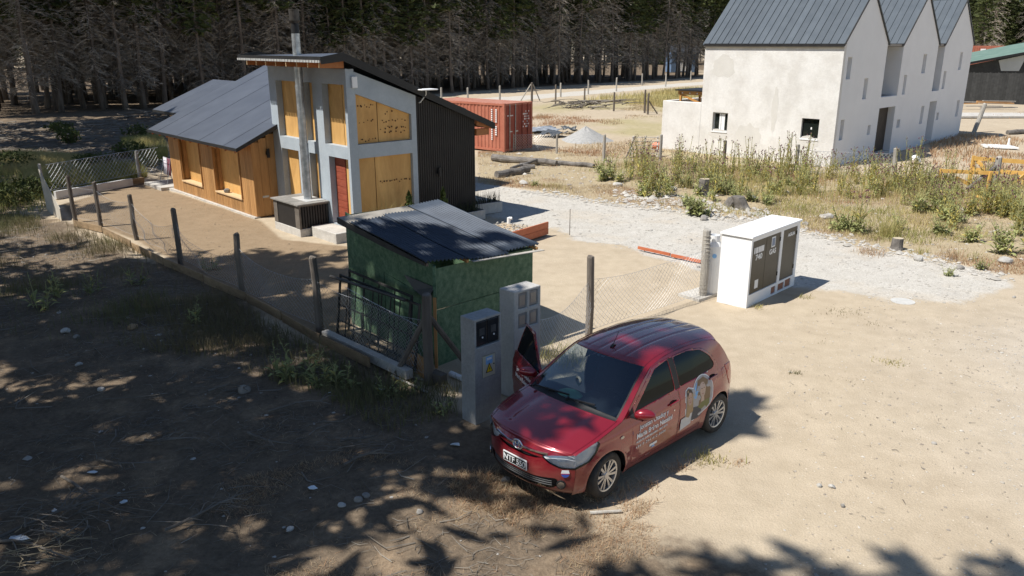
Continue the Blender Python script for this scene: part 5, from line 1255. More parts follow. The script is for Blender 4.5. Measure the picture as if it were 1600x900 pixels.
def glass(name, tr, fac=.0, ior=1.55):
    m = bpy.data.materials.new(name); m.use_nodes = True; nt = m.node_tree; N = nt.nodes; L = nt.links
    N.remove(N['Principled BSDF']); o = N['Material Output']
    t = N.new('ShaderNodeBsdfTransparent'); t.inputs[0].default_value = (*tr, 1)
    g = N.new('ShaderNodeBsdfGlossy'); g.inputs['Roughness'].default_value = .02; g.inputs['Color'].default_value = (.78, .90, 1, 1)
    f = N.new('ShaderNodeFresnel'); f.inputs[0].default_value = ior
    a = N.new('ShaderNodeMath'); a.operation = 'MULTIPLY_ADD'; a.inputs[1].default_value = 1.1; a.inputs[2].default_value = fac; a.use_clamp = True
    L.new(f.outputs[0], a.inputs[0])
    mx = N.new('ShaderNodeMixShader'); L.new(a.outputs[0], mx.inputs[0]); L.new(t.outputs[0], mx.inputs[1]); L.new(g.outputs[0], mx.inputs[2]); L.new(mx.outputs[0], o.inputs[0])
    return m
M_wscr = glass('windscreen_glass', (.46, .56, .62), .03); M_side = glass('tinted_glass', (.03, .033, .036), .0, 1.30); M_lens = glass('lamp_lens', (.95, .96, .97), .0, 1.4)

CAR_A = R(44.03)
car = thing('hatchback_car', 'dark red hatchback with lettered front door, parked with its far front door open', 'car', (.043, 8.713, 0.0), CAR_A)
_zp = [(.15, .76), (.22, .795), (.32, .822), (.45, .838), (.60, .846), (.72, .846), (.82, .838), (.90, .822), (.98, .800), (1.15, .745), (1.30, .69), (1.40, .645), (1.47, .60), (1.55, .55)]
_xp = [(0, .80), (.20, .86), (.27, .885), (.40, .93), (.55, .962), (.80, .99), (1.1, 1.0), (2.7, 1.0), (3.1, .99), (3.4, .965), (3.6, .915), (3.66, .89), (3.8, .85)]
def itp(tab, x):
    if x <= tab[0][0]: return tab[0][1]
    for (a, b), (c, d) in zip(tab[:-1], tab[1:]):
        if x <= c: t = (x - a) / (c - a); return b + (d - b) * t
    return tab[-1][1]
def smooth_itp(tab, x, h=.05): return (itp(tab, x - h) + 2 * itp(tab, x) + itp(tab, x + h)) / 4
def Yside(x, z):
    y = smooth_itp(_zp, z, .03) * smooth_itp(_xp, x, .06)
    for wx in (.78, 3.25):
        d = math.hypot(x - wx, z - .30)
        if d < .46: y += .018 * max(0, 1 - abs(d - .36) / .10)
    # door crease and lower hollow
    if .9 < x < 3.1: y -= .010 * math.exp(-((z - .42 - .03 * (x - 1)) / .07) ** 2)
    if .5 < x < 3.6: y += .007 * math.exp(-((z - .80 - .035 * (x - 1)) / .03) ** 2)
    return y
_et = [(.27, .735), (.40, .785), (.62, .845), (.85, .895), (1.05, .935), (1.30, 1.10), (1.55, 1.265), (1.80, 1.395), (2.05, 1.437), (2.3, 1.45), (2.7, 1.445), (3.05, 1.42), (3.30, 1.375), (3.42, 1.30), (3.55, 1.13), (3.66, .95)]
ztop = lambda x: smooth_itp(_et, x, .04)
# band stations: (centre x, centre z, edge x, edge z)
key = [(.10, .19, .34, .19), (.02, .26, .29, .26), (.0, .36, .275, .36), (.0, .46, .27, .46), (.015, .56, .27, .56), (.035, .66, .27, .65), (.075, .735, .27, .70),
       (.115, .775, .272, .737), (.25, .832, .36, .775), (.45, .89, .52, .82), (.65, .935, .74, .873), (.80, .965, .92, .91), (.87, .985, 1.02, .932),
       (.95, 1.02, 1.07, .95), (1.15, 1.165, 1.28, 1.087), (1.35, 1.30, 1.50, 1.233), (1.52, 1.41, 1.70, 1.347), (1.60, 1.452, 1.79, 1.388),
       (1.70, 1.478, 1.87, 1.405), (1.95, 1.503, 2.10, 1.44), (2.25, 1.513, 2.35, 1.45), (2.65, 1.508, 2.70, 1.445), (3.05, 1.485, 3.02, 1.42), (3.35, 1.452, 3.26, 1.385),
       (3.52, 1.425, 3.34, 1.36), (3.535, 1.39, 3.37, 1.34), (3.50, 1.36, 3.40, 1.31), (3.60, 1.18, 3.51, 1.18), (3.69, .98, 3.63, .99), (3.73, .93, 3.66, .95),
       (3.755, .80, 3.66, .80), (3.78, .60, 3.66, .60), (3.775, .45, 3.66, .45), (3.72, .28, 3.64, .28)]
# key indices: front 0..7, bonnet 7..12, cowl 12..13, windscreen 13..17, roof 17..24, spoiler 24..26, rear window 26..28, rear 28..33
NS = 6; rows = []; tagrow = []
def cr(p0, p1, p2, p3, t): return .5 * (2 * p1 + (p2 - p0) * t + (2 * p0 - 5 * p1 + 4 * p2 - p3) * t * t + (3 * p1 - p0 - 3 * p2 + p3) * t ** 3)
for i in range(len(key) - 1):
    k0, k1, k2, k3 = key[max(i - 1, 0)], key[i], key[i + 1], key[min(i + 2, len(key) - 1)]
    for j in range(NS): rows.append([cr(k0[c], k1[c], k2[c], k3[c], j / NS) for c in range(4)]); tagrow.append(i)
rows.append(list(key[-1]))
NT = 64
def tt(j): u = 2 * j / NT - 1; return math.copysign(abs(u) ** .85, u)     # denser near the middle edges
BV = []
for ri, (cx, cz, ex, ez) in enumerate(rows):
    seg = tagrow[min(ri, len(tagrow) - 1)]; ye = Yside(max(ex, .2), ez) - .004
    pw = 2.6 if seg < 8 else (2.3 if seg < 18 else 3.0)
    for j in range(NT + 1):
        t = tt(j); f = abs(t) ** pw; z = cz + (ez - cz) * f; x = cx + (ex - cx) * f
        if 17 <= seg <= 23:        # pressed ribs in the roof
            for q in (.17, .47): z -= .009 * math.exp(-((abs(t) - q) / .022) ** 2) * min(1, (seg - 17 + .2) / 1.0) * min(1, (24 - seg) / 1.5)
        if 8 <= seg <= 11: z -= .012 * math.exp(-((abs(t) - .55 + .02 * (seg - 8)) / .10) ** 2)     # bonnet creases
        BV.append((x, t * ye, z))
def bi(r, j): return r * (NT + 1) + j
nR = len(rows)
tv = [tt(j) for j in range(NT + 1)]
def band(r0, r1, t0, t1):
    js = [j for j in range(NT) if t0 - 1e-6 <= (tv[j] + tv[j + 1]) / 2 <= t1 + 1e-6]
    return [(r, j) for r in range(r0 * NS, min(r1 * NS, nR - 1)) for j in js]
used = set()
def band_part(name, cells, m, off=0.0, groove=.008, lab=None):
    cells = [c for c in dict.fromkeys(cells) if c not in used]; used.update(cells)
    bm = bmesh.new(); vm = {}
    def gv(k):
        if k not in vm: vm[k] = bm.verts.new(BV[k])
        return vm[k]
    for (r, j) in cells: bm.faces.new((gv(bi(r, j)), gv(bi(r, j + 1)), gv(bi(r + 1, j + 1)), gv(bi(r + 1, j))))
    return finish(bm, name, m, off, groove)
def finish(bm, name, m, off, groove, parent=None, orient=None, origin=None):
    bm.normal_update()
    c = Vector((1.9, 0, .75)); s = sum((f.normal.dot(f.calc_center_median() - c) * f.calc_area() for f in bm.faces))
    if s < 0: bmesh.ops.reverse_faces(bm, faces=bm.faces)
    bm.normal_update()
    if groove:
        bd = [v for v in bm.verts if any(len(e.link_faces) == 1 for e in v.link_edges)]
        mv = {}
        r = bmesh.ops.inset_region(bm, faces=bm.faces[:], thickness=groove * .6, depth=0, use_boundary=True, use_even_offset=True)
        bm.normal_update()
        for v in bm.verts:
            if any(len(e.link_faces) == 1 for e in v.link_edges): mv[v] = v.normal.copy()
        for v, n in mv.items(): v.co -= n * groove * 1.6
    if off:
        for v in bm.verts: v.co += v.normal * off
    me = bpy.data.meshes.new(name); bm.to_mesh(me); bm.free(); me.materials.append(m)
    me.polygons.foreach_set('use_smooth', [True] * len(me.polygons))
    o = bpy.data.objects.new(name, me); COL.objects.link(o); o.parent = parent or car
    if groove or m in (M_wscr, M_side):
        pass
    return o
# ---- side patches
XS = np.linspace(.27, 3.66, 150); NV = 54
def side_bm(sg):
    bm = bmesh.new(); g = []
    for x in XS:
        zt = ztop(x); col = []
        for k in range(NV + 1):
            f = k / NV; z = .19 + (zt - .19) * f; col.append(bm.verts.new((x, sg * Yside(x, z), z)))
        g.append(col)
    for i in range(len(XS) - 1):
        for k in range(NV): bm.faces.new((g[i][k], g[i + 1][k], g[i + 1][k + 1], g[i][k + 1]))
    return bm
def pip(px, pz, P):
    ins = False; n = len(P)
    for i in range(n):
        (a, b), (c, d) = P[i], P[(i + 1) % n]
        if (b > pz) != (d > pz) and px < (c - a) * (pz - b) / (d - b) + a: ins = not ins
    return ins
def cut(bm, P, e=(1, 0, 0), ax=(0, 1, 0), keep=None):
    """cut polygon P (coordinates along e and z, seen along ax) out of bm; returns a bmesh of the piece"""
    e = Vector(e); us = [p[0] for p in P]; zs = [p[1] for p in P]
    def near_(f):
        for v in f.verts:
            u = v.co.dot(e)
            if min(us) - .05 < u < max(us) + .05 and min(zs) - .05 < v.co.z < max(zs) + .05: return True
        return False
    ax = Vector(ax); n = len(P)
    for i in range(n):
        a, b = P[i], P[(i + 1) % n]; lo = (min(a[0], b[0]) - .06, min(a[1], b[1]) - .06); hi = (max(a[0], b[0]) + .06, max(a[1], b[1]) + .06)
        pa_ = e * a[0] + Vector((0, 0, a[1])); d_ = e * (b[0] - a[0]) + Vector((0, 0, b[1] - a[1])); nr = d_.cross(ax).normalized()
        fs = [f for f in bm.faces if any(lo[0] < v.co.dot(e) < hi[0] and lo[1] < v.co.z < hi[1] for v in f.verts) and (keep is None or keep(f.calc_center_median()))]
        gm = list({x for f in fs for x in (list(f.verts) + list(f.edges) + [f])})
        bmesh.ops.bisect_plane(bm, geom=gm, plane_co=pa_, plane_no=nr, dist=1e-6)
    sel = [f for f in bm.faces if near_(f) and pip(f.calc_center_median().dot(e), f.calc_center_median().z, P) and (keep is None or keep(f.calc_center_median()))]
    nb = bmesh.new(); vm = {}
    for f in sel:
        vs = []
        for v in f.verts:
            if v not in vm: vm[v] = nb.verts.new(v.co)
            vs.append(vm[v])
        nb.faces.new(vs)
    bmesh.ops.delete(bm, geom=sel, context='FACES')
    return nb
def rnd_poly(P, r=.04, n=4):
    out = []; k = len(P)
    for i in range(k):
        p, a, b = Vector((*P[i], 0)), Vector((*P[i - 1], 0)), Vector((*P[(i + 1) % k], 0))
        rr1 = min(r, (a - p).length * .45, (b - p).length * .45); s, t = p + (a - p).normalized() * rr1, p + (b - p).normalized() * rr1
        for j in range(n + 1): f = j / n; q = s * (1 - f) ** 2 + p * 2 * f * (1 - f) + t * f * f; out.append((q.x, q.y))
    return out
WF = rnd_poly([(1.30, .975), (1.86, 1.352), (2.17, 1.392), (2.185, 1.005)], .03)
WR = rnd_poly([(2.30, 1.01), (2.29, 1.392), (2.62, 1.392), (2.92, 1.335), (3.10, 1.21), (3.17, 1.085), (3.12, 1.045)], .05)
SAIL = [(1.145, .955), (1.285, 1.055), (1.285, .965)]
BP = [(2.19, 1.0), (2.175, 1.40), (2.285, 1.40), (2.295, 1.005)]
DF = rnd_poly([(1.25, .27), (1.215, .88), (1.17, .965), (1.84, 1.40), (2.235, 1.415), (2.255, .27)], .04)
DR = rnd_poly([(2.265, .27), (2.245, 1.415), (2.66, 1.415), (2.96, 1.355), (3.16, 1.21), (3.25, 1.06), (3.22, .92), (3.05, .74), (2.90, .60), (2.82, .45), (2.78, .27)], .05)
arch = lambda wx: [(wx + .345 * math.cos(2 * math.pi * k / 28), .30 + .345 * math.sin(2 * math.pi * k / 28)) for k in range(28)]
SIDE = {}
for sg in (-1, 1):
    bm = side_bm(sg); P = {}
    for wx in (.78, 3.25): cut(bm, arch(wx)).free()
    # headlight and tail-light pieces, seen obliquely
    eh = Vector((.66, .75 * sg, 0)); ah = Vector((-.75, .66 * sg, 0))
    HL = rnd_poly([(.325, .665), (.45, .698), (.66, .728), (.80, .765), (1.00, .838), (1.03, .80), (.99, .70), (.90, .60), (.74, .555), (.56, .555), (.42, .60)], .03)
    P['hl'] = cut(bm, HL, eh, ah, lambda c: c.x < .8)
    TL = rnd_poly([(3.44, .99), (3.70, .97), (3.70, .66), (3.60, .64), (3.50, .80)], .03)
    P['tl'] = cut(bm, TL)
    wf = cut(bm, WF); wr = cut(bm, WR); sl = cut(bm, SAIL); bp = cut(bm, BP); df = cut(bm, DF); drr = cut(bm, DR)
    fu = cut(bm, rnd_poly([(3.33, .83), (3.33, .97), (3.46, .97), (3.46, .83)], .04)) if sg < 0 else None
    P.update(body=bm, wf=wf, wr=wr, sl=sl, bp=bp, df=df, dr=drr, fu=fu); SIDE[sg] = P
doors_ = {}
for sg in (-1, 1):
    P = SIDE[sg]
    finish(P['body'], 'side_panel', M_paint, 0, 0)
    if sg < 0 or True:
        d_ = finish(P['df'], 'front_door', M_paint, 0, .007); doors_[sg] = d_
        finish(P['wf'], 'door_glass', M_side, -.006, 0, d_); finish(P['sl'], 'mirror_sail', M_bplas, -.002, 0, d_)
        finish(P['bp'], 'pillar_trim', M_bplas, -.001, 0)
    d2 = finish(P['dr'], 'rear_door', M_paint, 0, .007); doors_[(sg, 2)] = d2
    finish(P['wr'], 'door_glass', M_side, -.006, 0, d2)
    if P['fu']: finish(P['fu'], 'fuel_flap', M_paint, 0, .006)
    tl = finish(P['tl'], 'tail_light', mat('tail_lens', (.35, .01, .01), (.40, .015, .012), scale=5, rough=.12, coat=.8), .006, .004)
    # headlight: clear lens in front of a chrome bowl with two lamps
    hp_ = P['hl']; hb_ = hp_.copy()
    lens = finish(hp_, 'headlight', M_lens, .004, 0); bowl = finish(hb_, 'reflector', mat('reflector', (.78, .80, .83), (.95, .96, .97), scale=14, rough=.25, metal=.35, bump=1.0, bscale=9), -.035, 0, lens)
    for (x, y, z, r) in ((.42, .66, .70, .062), (.30, .55, .665, .045)):
        l_ = MB(); ax = Vector((-.8, sg * .5, .12)).normalized(); c = Vector((x + .02, sg * (y + .02), z)); l_.disc(c, r, ax, 18, 0, .03); lo = l_.build('lamp', M_chrome, lens)
        l_ = MB(); l_.disc(c + ax * .017, r * .6, ax, 14, 0, .006); l_.build('bulb', M_meter, lens) if False else l_.build('bulb', mat('lamp_core', (.12, .14, .17), (.2, .22, .26), scale=4, rough=.08), lens)
# ---- band parts
# cut the inner headlight tips and grille out of the nose afterwards: nose first as its own mesh
def band_bm(cells):
    cells = [c for c in dict.fromkeys(cells) if c not in used]; used.update(cells)
    bm = bmesh.new(); vm = {}
    for (r, j) in cells:
        vs = []
        for k in (bi(r, j), bi(r, j + 1), bi(r + 1, j + 1), bi(r + 1, j)):
            if k not in vm: vm[k] = bm.verts.new(BV[k])
            vs.append(vm[k])
        bm.faces.new(vs)
    return bm
nose = band_bm(band(0, 7, -1, 1))
ey, ax_x = (0, 1, 0), (1, 0, 0)
for sg in (-1, 1):
    eh = Vector((.66, .75 * sg, 0)); ah = Vector((-.75, .66 * sg, 0))
    tip = cut(nose, HL, eh, ah, lambda c, sg=sg: c.y * sg > 0); tb = tip.copy()
    l2 = finish(tip, 'headlight_tip', M_lens, .004, 0); finish(tb, 'reflector', bpy.data.materials['reflector'], -.03, 0, l2)
upper = cut(nose, rnd_poly([(-.46, .672), (-.30, .628), (-.16, .612), (.16, .612), (.30, .628), (.46, .672), (.40, .712), (0, .705), (-.40, .712)], .02), ey, ax_x, lambda c: c.x < .5)
ub = upper.copy()
g1 = finish(upper, 'grille', M_bplas, -.03, 0)
lower = cut(nose, rnd_poly([(-.60, .34), (-.50, .27), (.50, .27), (.60, .34), (.56, .42), (.3, .40), (-.3, .40), (-.56, .42)], .03), ey, ax_x, lambda c: c.x < .5)
g2 = finish(lower, 'lower_grille', M_bplas, -.035, 0)
finish(nose, 'front_bumper', M_paint, 0, 0)
def nose_x(y, z):          # x of the nose surface at lateral y, height z
    best = None
    for (cx, cz, ex, ez) in rows[:7 * NS + 1]:
        ye = Yside(max(ex, .2), ez); f = min(1, abs(y) / ye) ** 2.6; zz = cz + (ez - cz) * f; xx = cx + (ex - cx) * f
        if best is None or abs(zz - z) < best[0]: best = (abs(zz - z), xx)
    return best[1]
def nose_bar(name, pts, hgt_, m, off=.012, parent=None, dep=.02):
    mb = MB()
    for i in range(len(pts) - 1):
        (y0, z0), (y1, z1) = pts[i], pts[i + 1]; x0, x1 = nose_x(y0, z0) - off, nose_x(y1, z1) - off
        mb.add([(x0, y0, z0 - hgt_ / 2), (x1, y1, z1 - hgt_ / 2), (x1, y1, z1 + hgt_ / 2), (x0, y0, z0 + hgt_ / 2), (x0 + dep, y0, z0 - hgt_ / 2), (x1 + dep, y1, z1 - hgt_ / 2), (x1 + dep, y1, z1 + hgt_ / 2), (x0 + dep, y0, z0 + hgt_ / 2)], [(0, 1, 2, 3), (0, 4, 5, 1), (3, 2, 6, 7)])
    return mb.build(name, m, parent or car, weld=True, smooth=False)
ln = lambda a, b, n: [(a[0] + (b[0] - a[0]) * i / n, a[1] + (b[1] - a[1]) * i / n) for i in range(n + 1)]
nose_bar('grille_bar', ln((-.44, .706), (-.2, .694), 6) + ln((-.18, .693), (.18, .693), 8) + ln((.2, .694), (.44, .706), 6), .022, M_chrome, .008, g1)
nose_bar('grille_slat', ln((-.38, .66), (.38, .66), 14), .020, M_paint, .0, g1)
for z in (.305, .335, .365): nose_bar('lower_slat', ln((-.50, z), (.50, z), 14), .007, mat('slat_grey', (.20, .205, .21), (.26, .265, .27), scale=4, rough=.3, metal=.5), -.014, g2, dep=.012)
# plate, emblem, fog lamps, badge
px = nose_x(0, .50) - .02
mb = MB(); mb.box(px, px + .015, -.205, .205, .432, .563); pl_ = mb.build('number_plate', M_white, car, bevel=.004)
mb = MB(); mb.box(px - .003, px - .0005, -.192, .192, .447, .549); mb.build('plate_field', M_bk, pl_)
RYm = Matrix(((0, 0, -1, 0), (-1, 0, 0, 0), (0, 1, 0, 0), (0, 0, 0, 1)))      # text x -> -y, text y -> z, facing -x
text_mesh('plate_lettering', 'NTF 550', .105, pl_, None, M_white, mtx=Matrix.Translation((px - .005, 0, .462)) @ RYm, bold=.002)
em = MB(); ex_ = nose_x(0, .70) - .018
em.tube([(ex_ - .002, .082 * math.cos(t), .70 + .058 * math.sin(t)) for t in np.linspace(0, 2 * math.pi, 25)], .010, 6, cap=False)
em.tube([(ex_ - .006, .030 * math.cos(t), .70 + .056 * math.sin(t)) for t in np.linspace(0, 2 * math.pi, 19)], .007, 5, cap=False)
em.tube([(ex_ - .006, .060 * math.cos(t), .728 + .024 * math.sin(t)) for t in np.linspace(0, 2 * math.pi, 19)], .007, 5, cap=False)
emo = em.build('emblem', M_chrome, car, smooth=True)
mb = MB(); mb.prism([(ex_ + .006, .078 * math.cos(t), .70 + .054 * math.sin(t)) for t in np.linspace(0, 2 * math.pi, 21)[:-1]], (-.004, 0, 0)); mb.build('emblem_field', mat('emblem_blue', (.03, .06, .16), (.05, .09, .2), scale=9, rough=.2), emo)
for sg in (-1, 1):
    fx = nose_x(.60, .335) + .0; c = Vector((fx - .004, sg * .615, .345)); ax = Vector((-.75, sg * .6, 0)).normalized()
    mb = MB(); mb.disc(c, .058, ax, 16, 0, .02); fo = mb.build('fog_lamp', M_bplas, car); mb = MB(); mb.disc(c + ax * .012, .044, ax, 16, 0, .01); mb.build('fog_lens', M_chrome, fo)
bx = Vector((nose_x(.66, .50) - .01, -.655, .50)); mb = MB(); ax = Vector((-.72, -.68, .02)).normalized(); sd_ = Vector((.68, -.72, 0))
mb.prism([bx + sd_ * (.05 * math.cos(t)) + Vector((0, 0, .05 * math.sin(t))) + ax * .004 for t in np.linspace(math.pi, 2 * math.pi, 10)], ax * .003)
bg_ = mb.build('badge', mat('badge_blue', (.04, .08, .35), (.05, .1, .4), scale=4, rough=.3), car)
mb = MB(); mb.prism([bx + sd_ * (.052 * c_) + Vector((0, 0, z_)) + ax * .004 for c_, z_ in ((-1, .004), (1, .004), (.8, .045), (-.8, .045))], ax * .003); mb.build('badge_top', M_white, bg_)
mb = MB(); mb.prism([bx + sd_ * (.052 * c_) + Vector((0, 0, z_)) + ax * .004 for c_, z_ in ((-1, -.006), (1, -.006), (1, .003), (-1, .003))], ax * .0035); mb.build('badge_band', mat('badge_red', (.5, .02, .02)), bg_)
band_part('bonnet', band(7, 12, -.955, .955), M_paint, 0, .008)
band_part('cowl', band(12, 13, -.93, .93), M_bplas, -.012, 0)
band_part('windscreen', band(13, 17, -.90, .90), M_wscr, -.004, 0)
band_part('windscreen_edge', band(13, 17, -.93, 0), M_bplas, -.003, 0); band_part('windscreen_edge', band(13, 17, 0, .93), M_bplas, -.003, 0)
rf_ = band_part('roof', band(17, 24, -.93, .93), M_paint, 0, .006)
band_part('spoiler', band(24, 26, -.93, .93), M_paint, 0, .004)
band_part('rear_window', band(26, 28, -.84, .84), M_side, -.004, 0)
band_part('tailgate', band(26, 30, -.93, .93), M_paint, 0, .006)
band_part('rear_bumper', band(30, 33, -1, 1), M_paint, 0, 0)
band_part('body_edge', band(7, 33, -1, 1), M_paint, 0, 0)
# mirrors, handles, blinker
def mirror(sg, parent, base=Vector((0, 0, 0))):
    bm = bmesh.new(); bmesh.ops.create_uvsphere(bm, u_segments=20, v_segments=12, radius=1)
    for v in bm.verts:
        x, y, z = v.co; f = 1 - .22 * y
        v.co = Vector((1.30 + .085 * x * f + (.035 if x > 0 else 0) * 0 + .05 * y, sg * (.975 + .125 * y), 1.00 + .075 * z * f + .01 * y)) + base
        if v.co.x > 1.345 + base.x: v.co.x = 1.345 + base.x
    me = bpy.data.meshes.new('mirror'); bm.to_mesh(me); bm.free(); me.materials.append(M_paint); me.polygons.foreach_set('use_smooth', [True] * len(me.polygons))
    o = bpy.data.objects.new('mirror', me); COL.objects.link(o); o.parent = parent
    mb = MB(); mb.beam(Vector((1.24, sg * .80, .955)) + base, Vector((1.29, sg * .96, .945)) + base, .09, .03); mb.build('mirror_stalk', M_bplas, o)
    return o
mo = mirror(-1, doors_[-1]); mo2 = mirror(1, doors_[1], Vector((.14, -.05, -.02)))
def handle(x, z, sg, parent):
    mb = MB(); y = Yside(x, z)
    mb.prism([(x + .085 * math.cos(t), sg * (y - .003), z + .036 * math.sin(t)) for t in np.linspace(0, 2 * math.pi, 16)[:-1]], (0, sg * .005, 0)); mb.build('handle_cup', M_gap, parent)
    mb = MB(); mb.beam((x - .10, sg * (y + .022), z - .002), (x + .10, sg * (y + .022), z + .012), .026, .028); mb.build('handle', M_paint, parent, bevel=.01)
handle(2.10, .855, -1, doors_[-1]); handle(3.06, .93, -1, doors_[(-1, 2)])
mb = MB(); y = Yside(1.02, .74); mb.prism([(1.02 + .035 * math.cos(t), -(y + .001), .745 + .018 * math.sin(t)) for t in np.linspace(0, 6.283, 14)[:-1]], (0, -.008, 0)); mb.build('side_repeater', mat('repeater', (.75, .62, .45), (.8, .7, .5), scale=5, rough=.2), car)
mb = MB(); mb.disc((2.12, -(Yside(2.12, .74) + .003), .745), .012, (0, 1, 0), 10, h=.004); mb.build('lock', M_chrome, doors_[-1])
for (s_, sz, xx, zz) in (('Jonatan Otaduy y', .088, 2.06, .735), ('Maria Belen Nassini', .096, 2.10, .625)):
    o = text_mesh('lettering', s_, sz, doors_[1], (0, 0, 0), M_white, rotx=0, align='LEFT', bold=.002)
    for v in o.data.vertices: x, z = xx - v.co.x, zz + v.co.y + .02; v.co = Vector((x, Yside(x, z) + .004 + v.co.z, z))
# open far front door: everything of the door turns about its hinge
hinge = Vector((1.24, .80, 0)); hofs = Vector((.04, .0, 0)); d_ = doors_[1]
def rebase(o, h):
    o.data.transform(Matrix.Translation(-h))
for o in [d_] + list(d_.children_recursive): rebase(o, hinge)
d_.location = hinge + hofs; d_.rotation_euler[2] = R(67)
for c_ in d_.children_recursive: c_.location = (0, 0, 0)
mb = MB(); mb.box(.05, 1.08, -.09, -.055, .30, .93); mb.build('door_card', M_int, d_)
# underbody, arches, cabin
mb = MB(); mb.box(.3, 3.55, -.70, .70, .20, .24); mb.box(1.14, 2.88, -.79, .79, .193, .199); mb.build('floor_pan', M_bplas, car)
for wx in (.78, 3.25):
    for sg in (-1, 1):
        mb = MB(); n = 24
        for k in range(n + 1):
            a = math.pi * k / n; 
            for y in (.86, .55): mb.v.append((wx + .35 * math.cos(a), sg * (min(y, Yside(wx + .35 * math.cos(a), .30 + .35 * math.sin(a)) - .002) if y > .8 else y), .30 + .35 * math.sin(a)))
        for k in range(n): a = 2 * k; mb.f.append((a, a + 1, a + 3, a + 2)); mb.m.append(0)
        mb.prism([(wx + .35 * math.cos(math.pi * k / n), sg * .56, .30 + .35 * math.sin(math.pi * k / n)) for k in range(n + 1)], (0, sg * .01, 0)); mb.build('wheel_arch', M_bplas, car)
def wheel(wx, sg, steer=0):
    w_ = thing('wheel', None, None, (wx, sg * .735, .30)); w_.parent = car; w_.rotation_euler[2] = steer
    mb = MB(); n = 40; prof = [(.205, -.085), (.245, -.098), (.283, -.09), (.298, -.065), (.300, 0), (.298, .065), (.283, .09), (.245, .098), (.205, .085)]
    for k in range(n):
        a = 2 * math.pi * k / n
        for (r, y) in prof: mb.v.append((r * math.cos(a), sg * y, r * math.sin(a)))
    m_ = len(prof)
    for k in range(n):
        k2 = (k + 1) % n
        for i in range(m_ - 1): mb.f.append((k * m_ + i, k * m_ + i + 1, k2 * m_ + i + 1, k2 * m_ + i)); mb.m.append(0)
    mb.build('tyre', M_tyre, w_, smooth=True)
    mb = MB()
    for (r0, r1, ya, yb) in ((.207, .190, .086, .080), (.190, .182, .080, .03)):
        o_ = len(mb.v)
        for k in range(n): a = 2 * math.pi * k / n; mb.v.append((r0 * math.cos(a), sg * ya, r0 * math.sin(a))); mb.v.append((r1 * math.cos(a), sg * yb, r1 * math.sin(a)))
        for k in range(n): k2 = (k + 1) % n; mb.f.append((o_ + 2 * k, o_ + 2 * k + 1, o_ + 2 * k2 + 1, o_ + 2 * k2)); mb.m.append(0)
    mb.tube([(0, sg * .03, 0), (0, sg * .078, 0)], [.06, .042], 16)
    rim = mb.build('rim', M_alloy, w_)
    for k in range(12):
        a = 2 * math.pi * (k + .5) / 12 + (.06 if k % 2 else -.06); c, s = math.cos(a), math.sin(a); q = MB()
        w1, w2 = .011, .017; tx, tz = -s, c
        P = []
        for (r, hw_, y) in ((.035, w1, .070), (.188, w2, .079)):
            for dd in (-1, 1): P += [(r * c + tx * hw_ * dd, sg * y, r * s + tz * hw_ * dd), (r * c + tx * hw_ * dd, sg * (y - .03), r * s + tz * hw_ * dd)]
        q.add(P, [(0, 2, 6, 4), (1, 5, 7, 3), (0, 4, 5, 1), (2, 3, 7, 6), (4, 6, 7, 5), (0, 1, 3, 2)]); q.build('spoke', M_alloy, rim)
    mb = MB(); mb.disc((0, sg * .018, 0), .19, (0, 1, 0), 24, 0, .01); mb.build('brake_disc', mat('brake_dark', (.03, .03, .032), (.06, .06, .062), scale=9, rough=.5, metal=.5), w_)
    return w_
for wx in (.78, 3.25):
    for sg in (-1, 1): wheel(wx, sg, R(4) if wx < 1 else 0)
# cabin
mb = MB(); mb.prism([(.98, -.66, .70), (.98, -.66, .95), (1.25, -.66, .98), (1.42, -.66, .90), (1.45, -.66, .70)], (0, 1.32, 0)); mb.build('dashboard', M_int, car, bevel=.03)
mb = MB(); mb.prism([(1.24, -.50, .97), (1.24, -.24, .97), (1.36, -.24, 1.03), (1.36, -.50, 1.03)], (.06, 0, -.06)); mb.build('instrument_hood', M_int, car, bevel=.02)
def seat(x, y, w0, parent=None):
    mb = MB(); mb.box(x - .25, x + .27, y - w0, y + w0, .42, .58); so2 = mb.build('seat', M_intg, car, bevel=.05)
    mb = MB(); mb.prism([(x + .20, y - w0, .50), (x + .34, y - w0, .50), (x + .50, y - w0, 1.10), (x + .40, y - w0, 1.12)], (0, 2 * w0, 0)); mb.build('backrest', M_intg, so2, bevel=.05)
    for yy in ((y,) if w0 < .4 else (y - .35, y + .35)):
        mb = MB(); mb.box(x + .42, x + .52, yy - .13, yy + .13, 1.14, 1.30); mb.build('headrest', M_intg, so2, bevel=.04)
seat(1.90, -.36, .24); seat(1.90, .36, .24); seat(2.75, 0, .58)
mb = MB(); c = Vector((1.50, -.36, .93)); ax = Vector((.90, 0, .42)); u_ = Vector((0, 1, 0)); v_ = Vector((-.42, 0, .90))
mb.tube([c + (u_ * math.cos(t) + v_ * math.sin(t)) * .185 for t in np.linspace(0, 6.2832, 25)], .016, 6, cap=False); mb.tube([c - u_ * .18, c + u_ * .18], .016, 5); mb.tube([c, c - v_ * .18], .016, 5); mb.disc(c, .055, ax, 14, 0, .04); mb.build('steering_wheel', M_bplas, car)
mb = MB(); mb.box(1.60, 1.63, -.12, .12, 1.345, 1.405); mb.build('cabin_mirror', M_bplas, car, bevel=.01)
mb = MB(); mb.box(1.585, 1.60, -.05, -.005, 1.415, 1.43); mb.box(1.585, 1.60, .02, .065, 1.415, 1.43); mb.build('mirror_stickers', M_white, car)
mb = MB(); mb.tube([(1.20 + .03 * math.cos(t) * .6, .05 + .05 * math.cos(t), 1.17 + .05 * math.sin(t)) for t in np.linspace(0, 6.283, 19)], .016, 5, cap=False); mb.build('windscreen_disc', M_cream, car)
mb = MB(); 
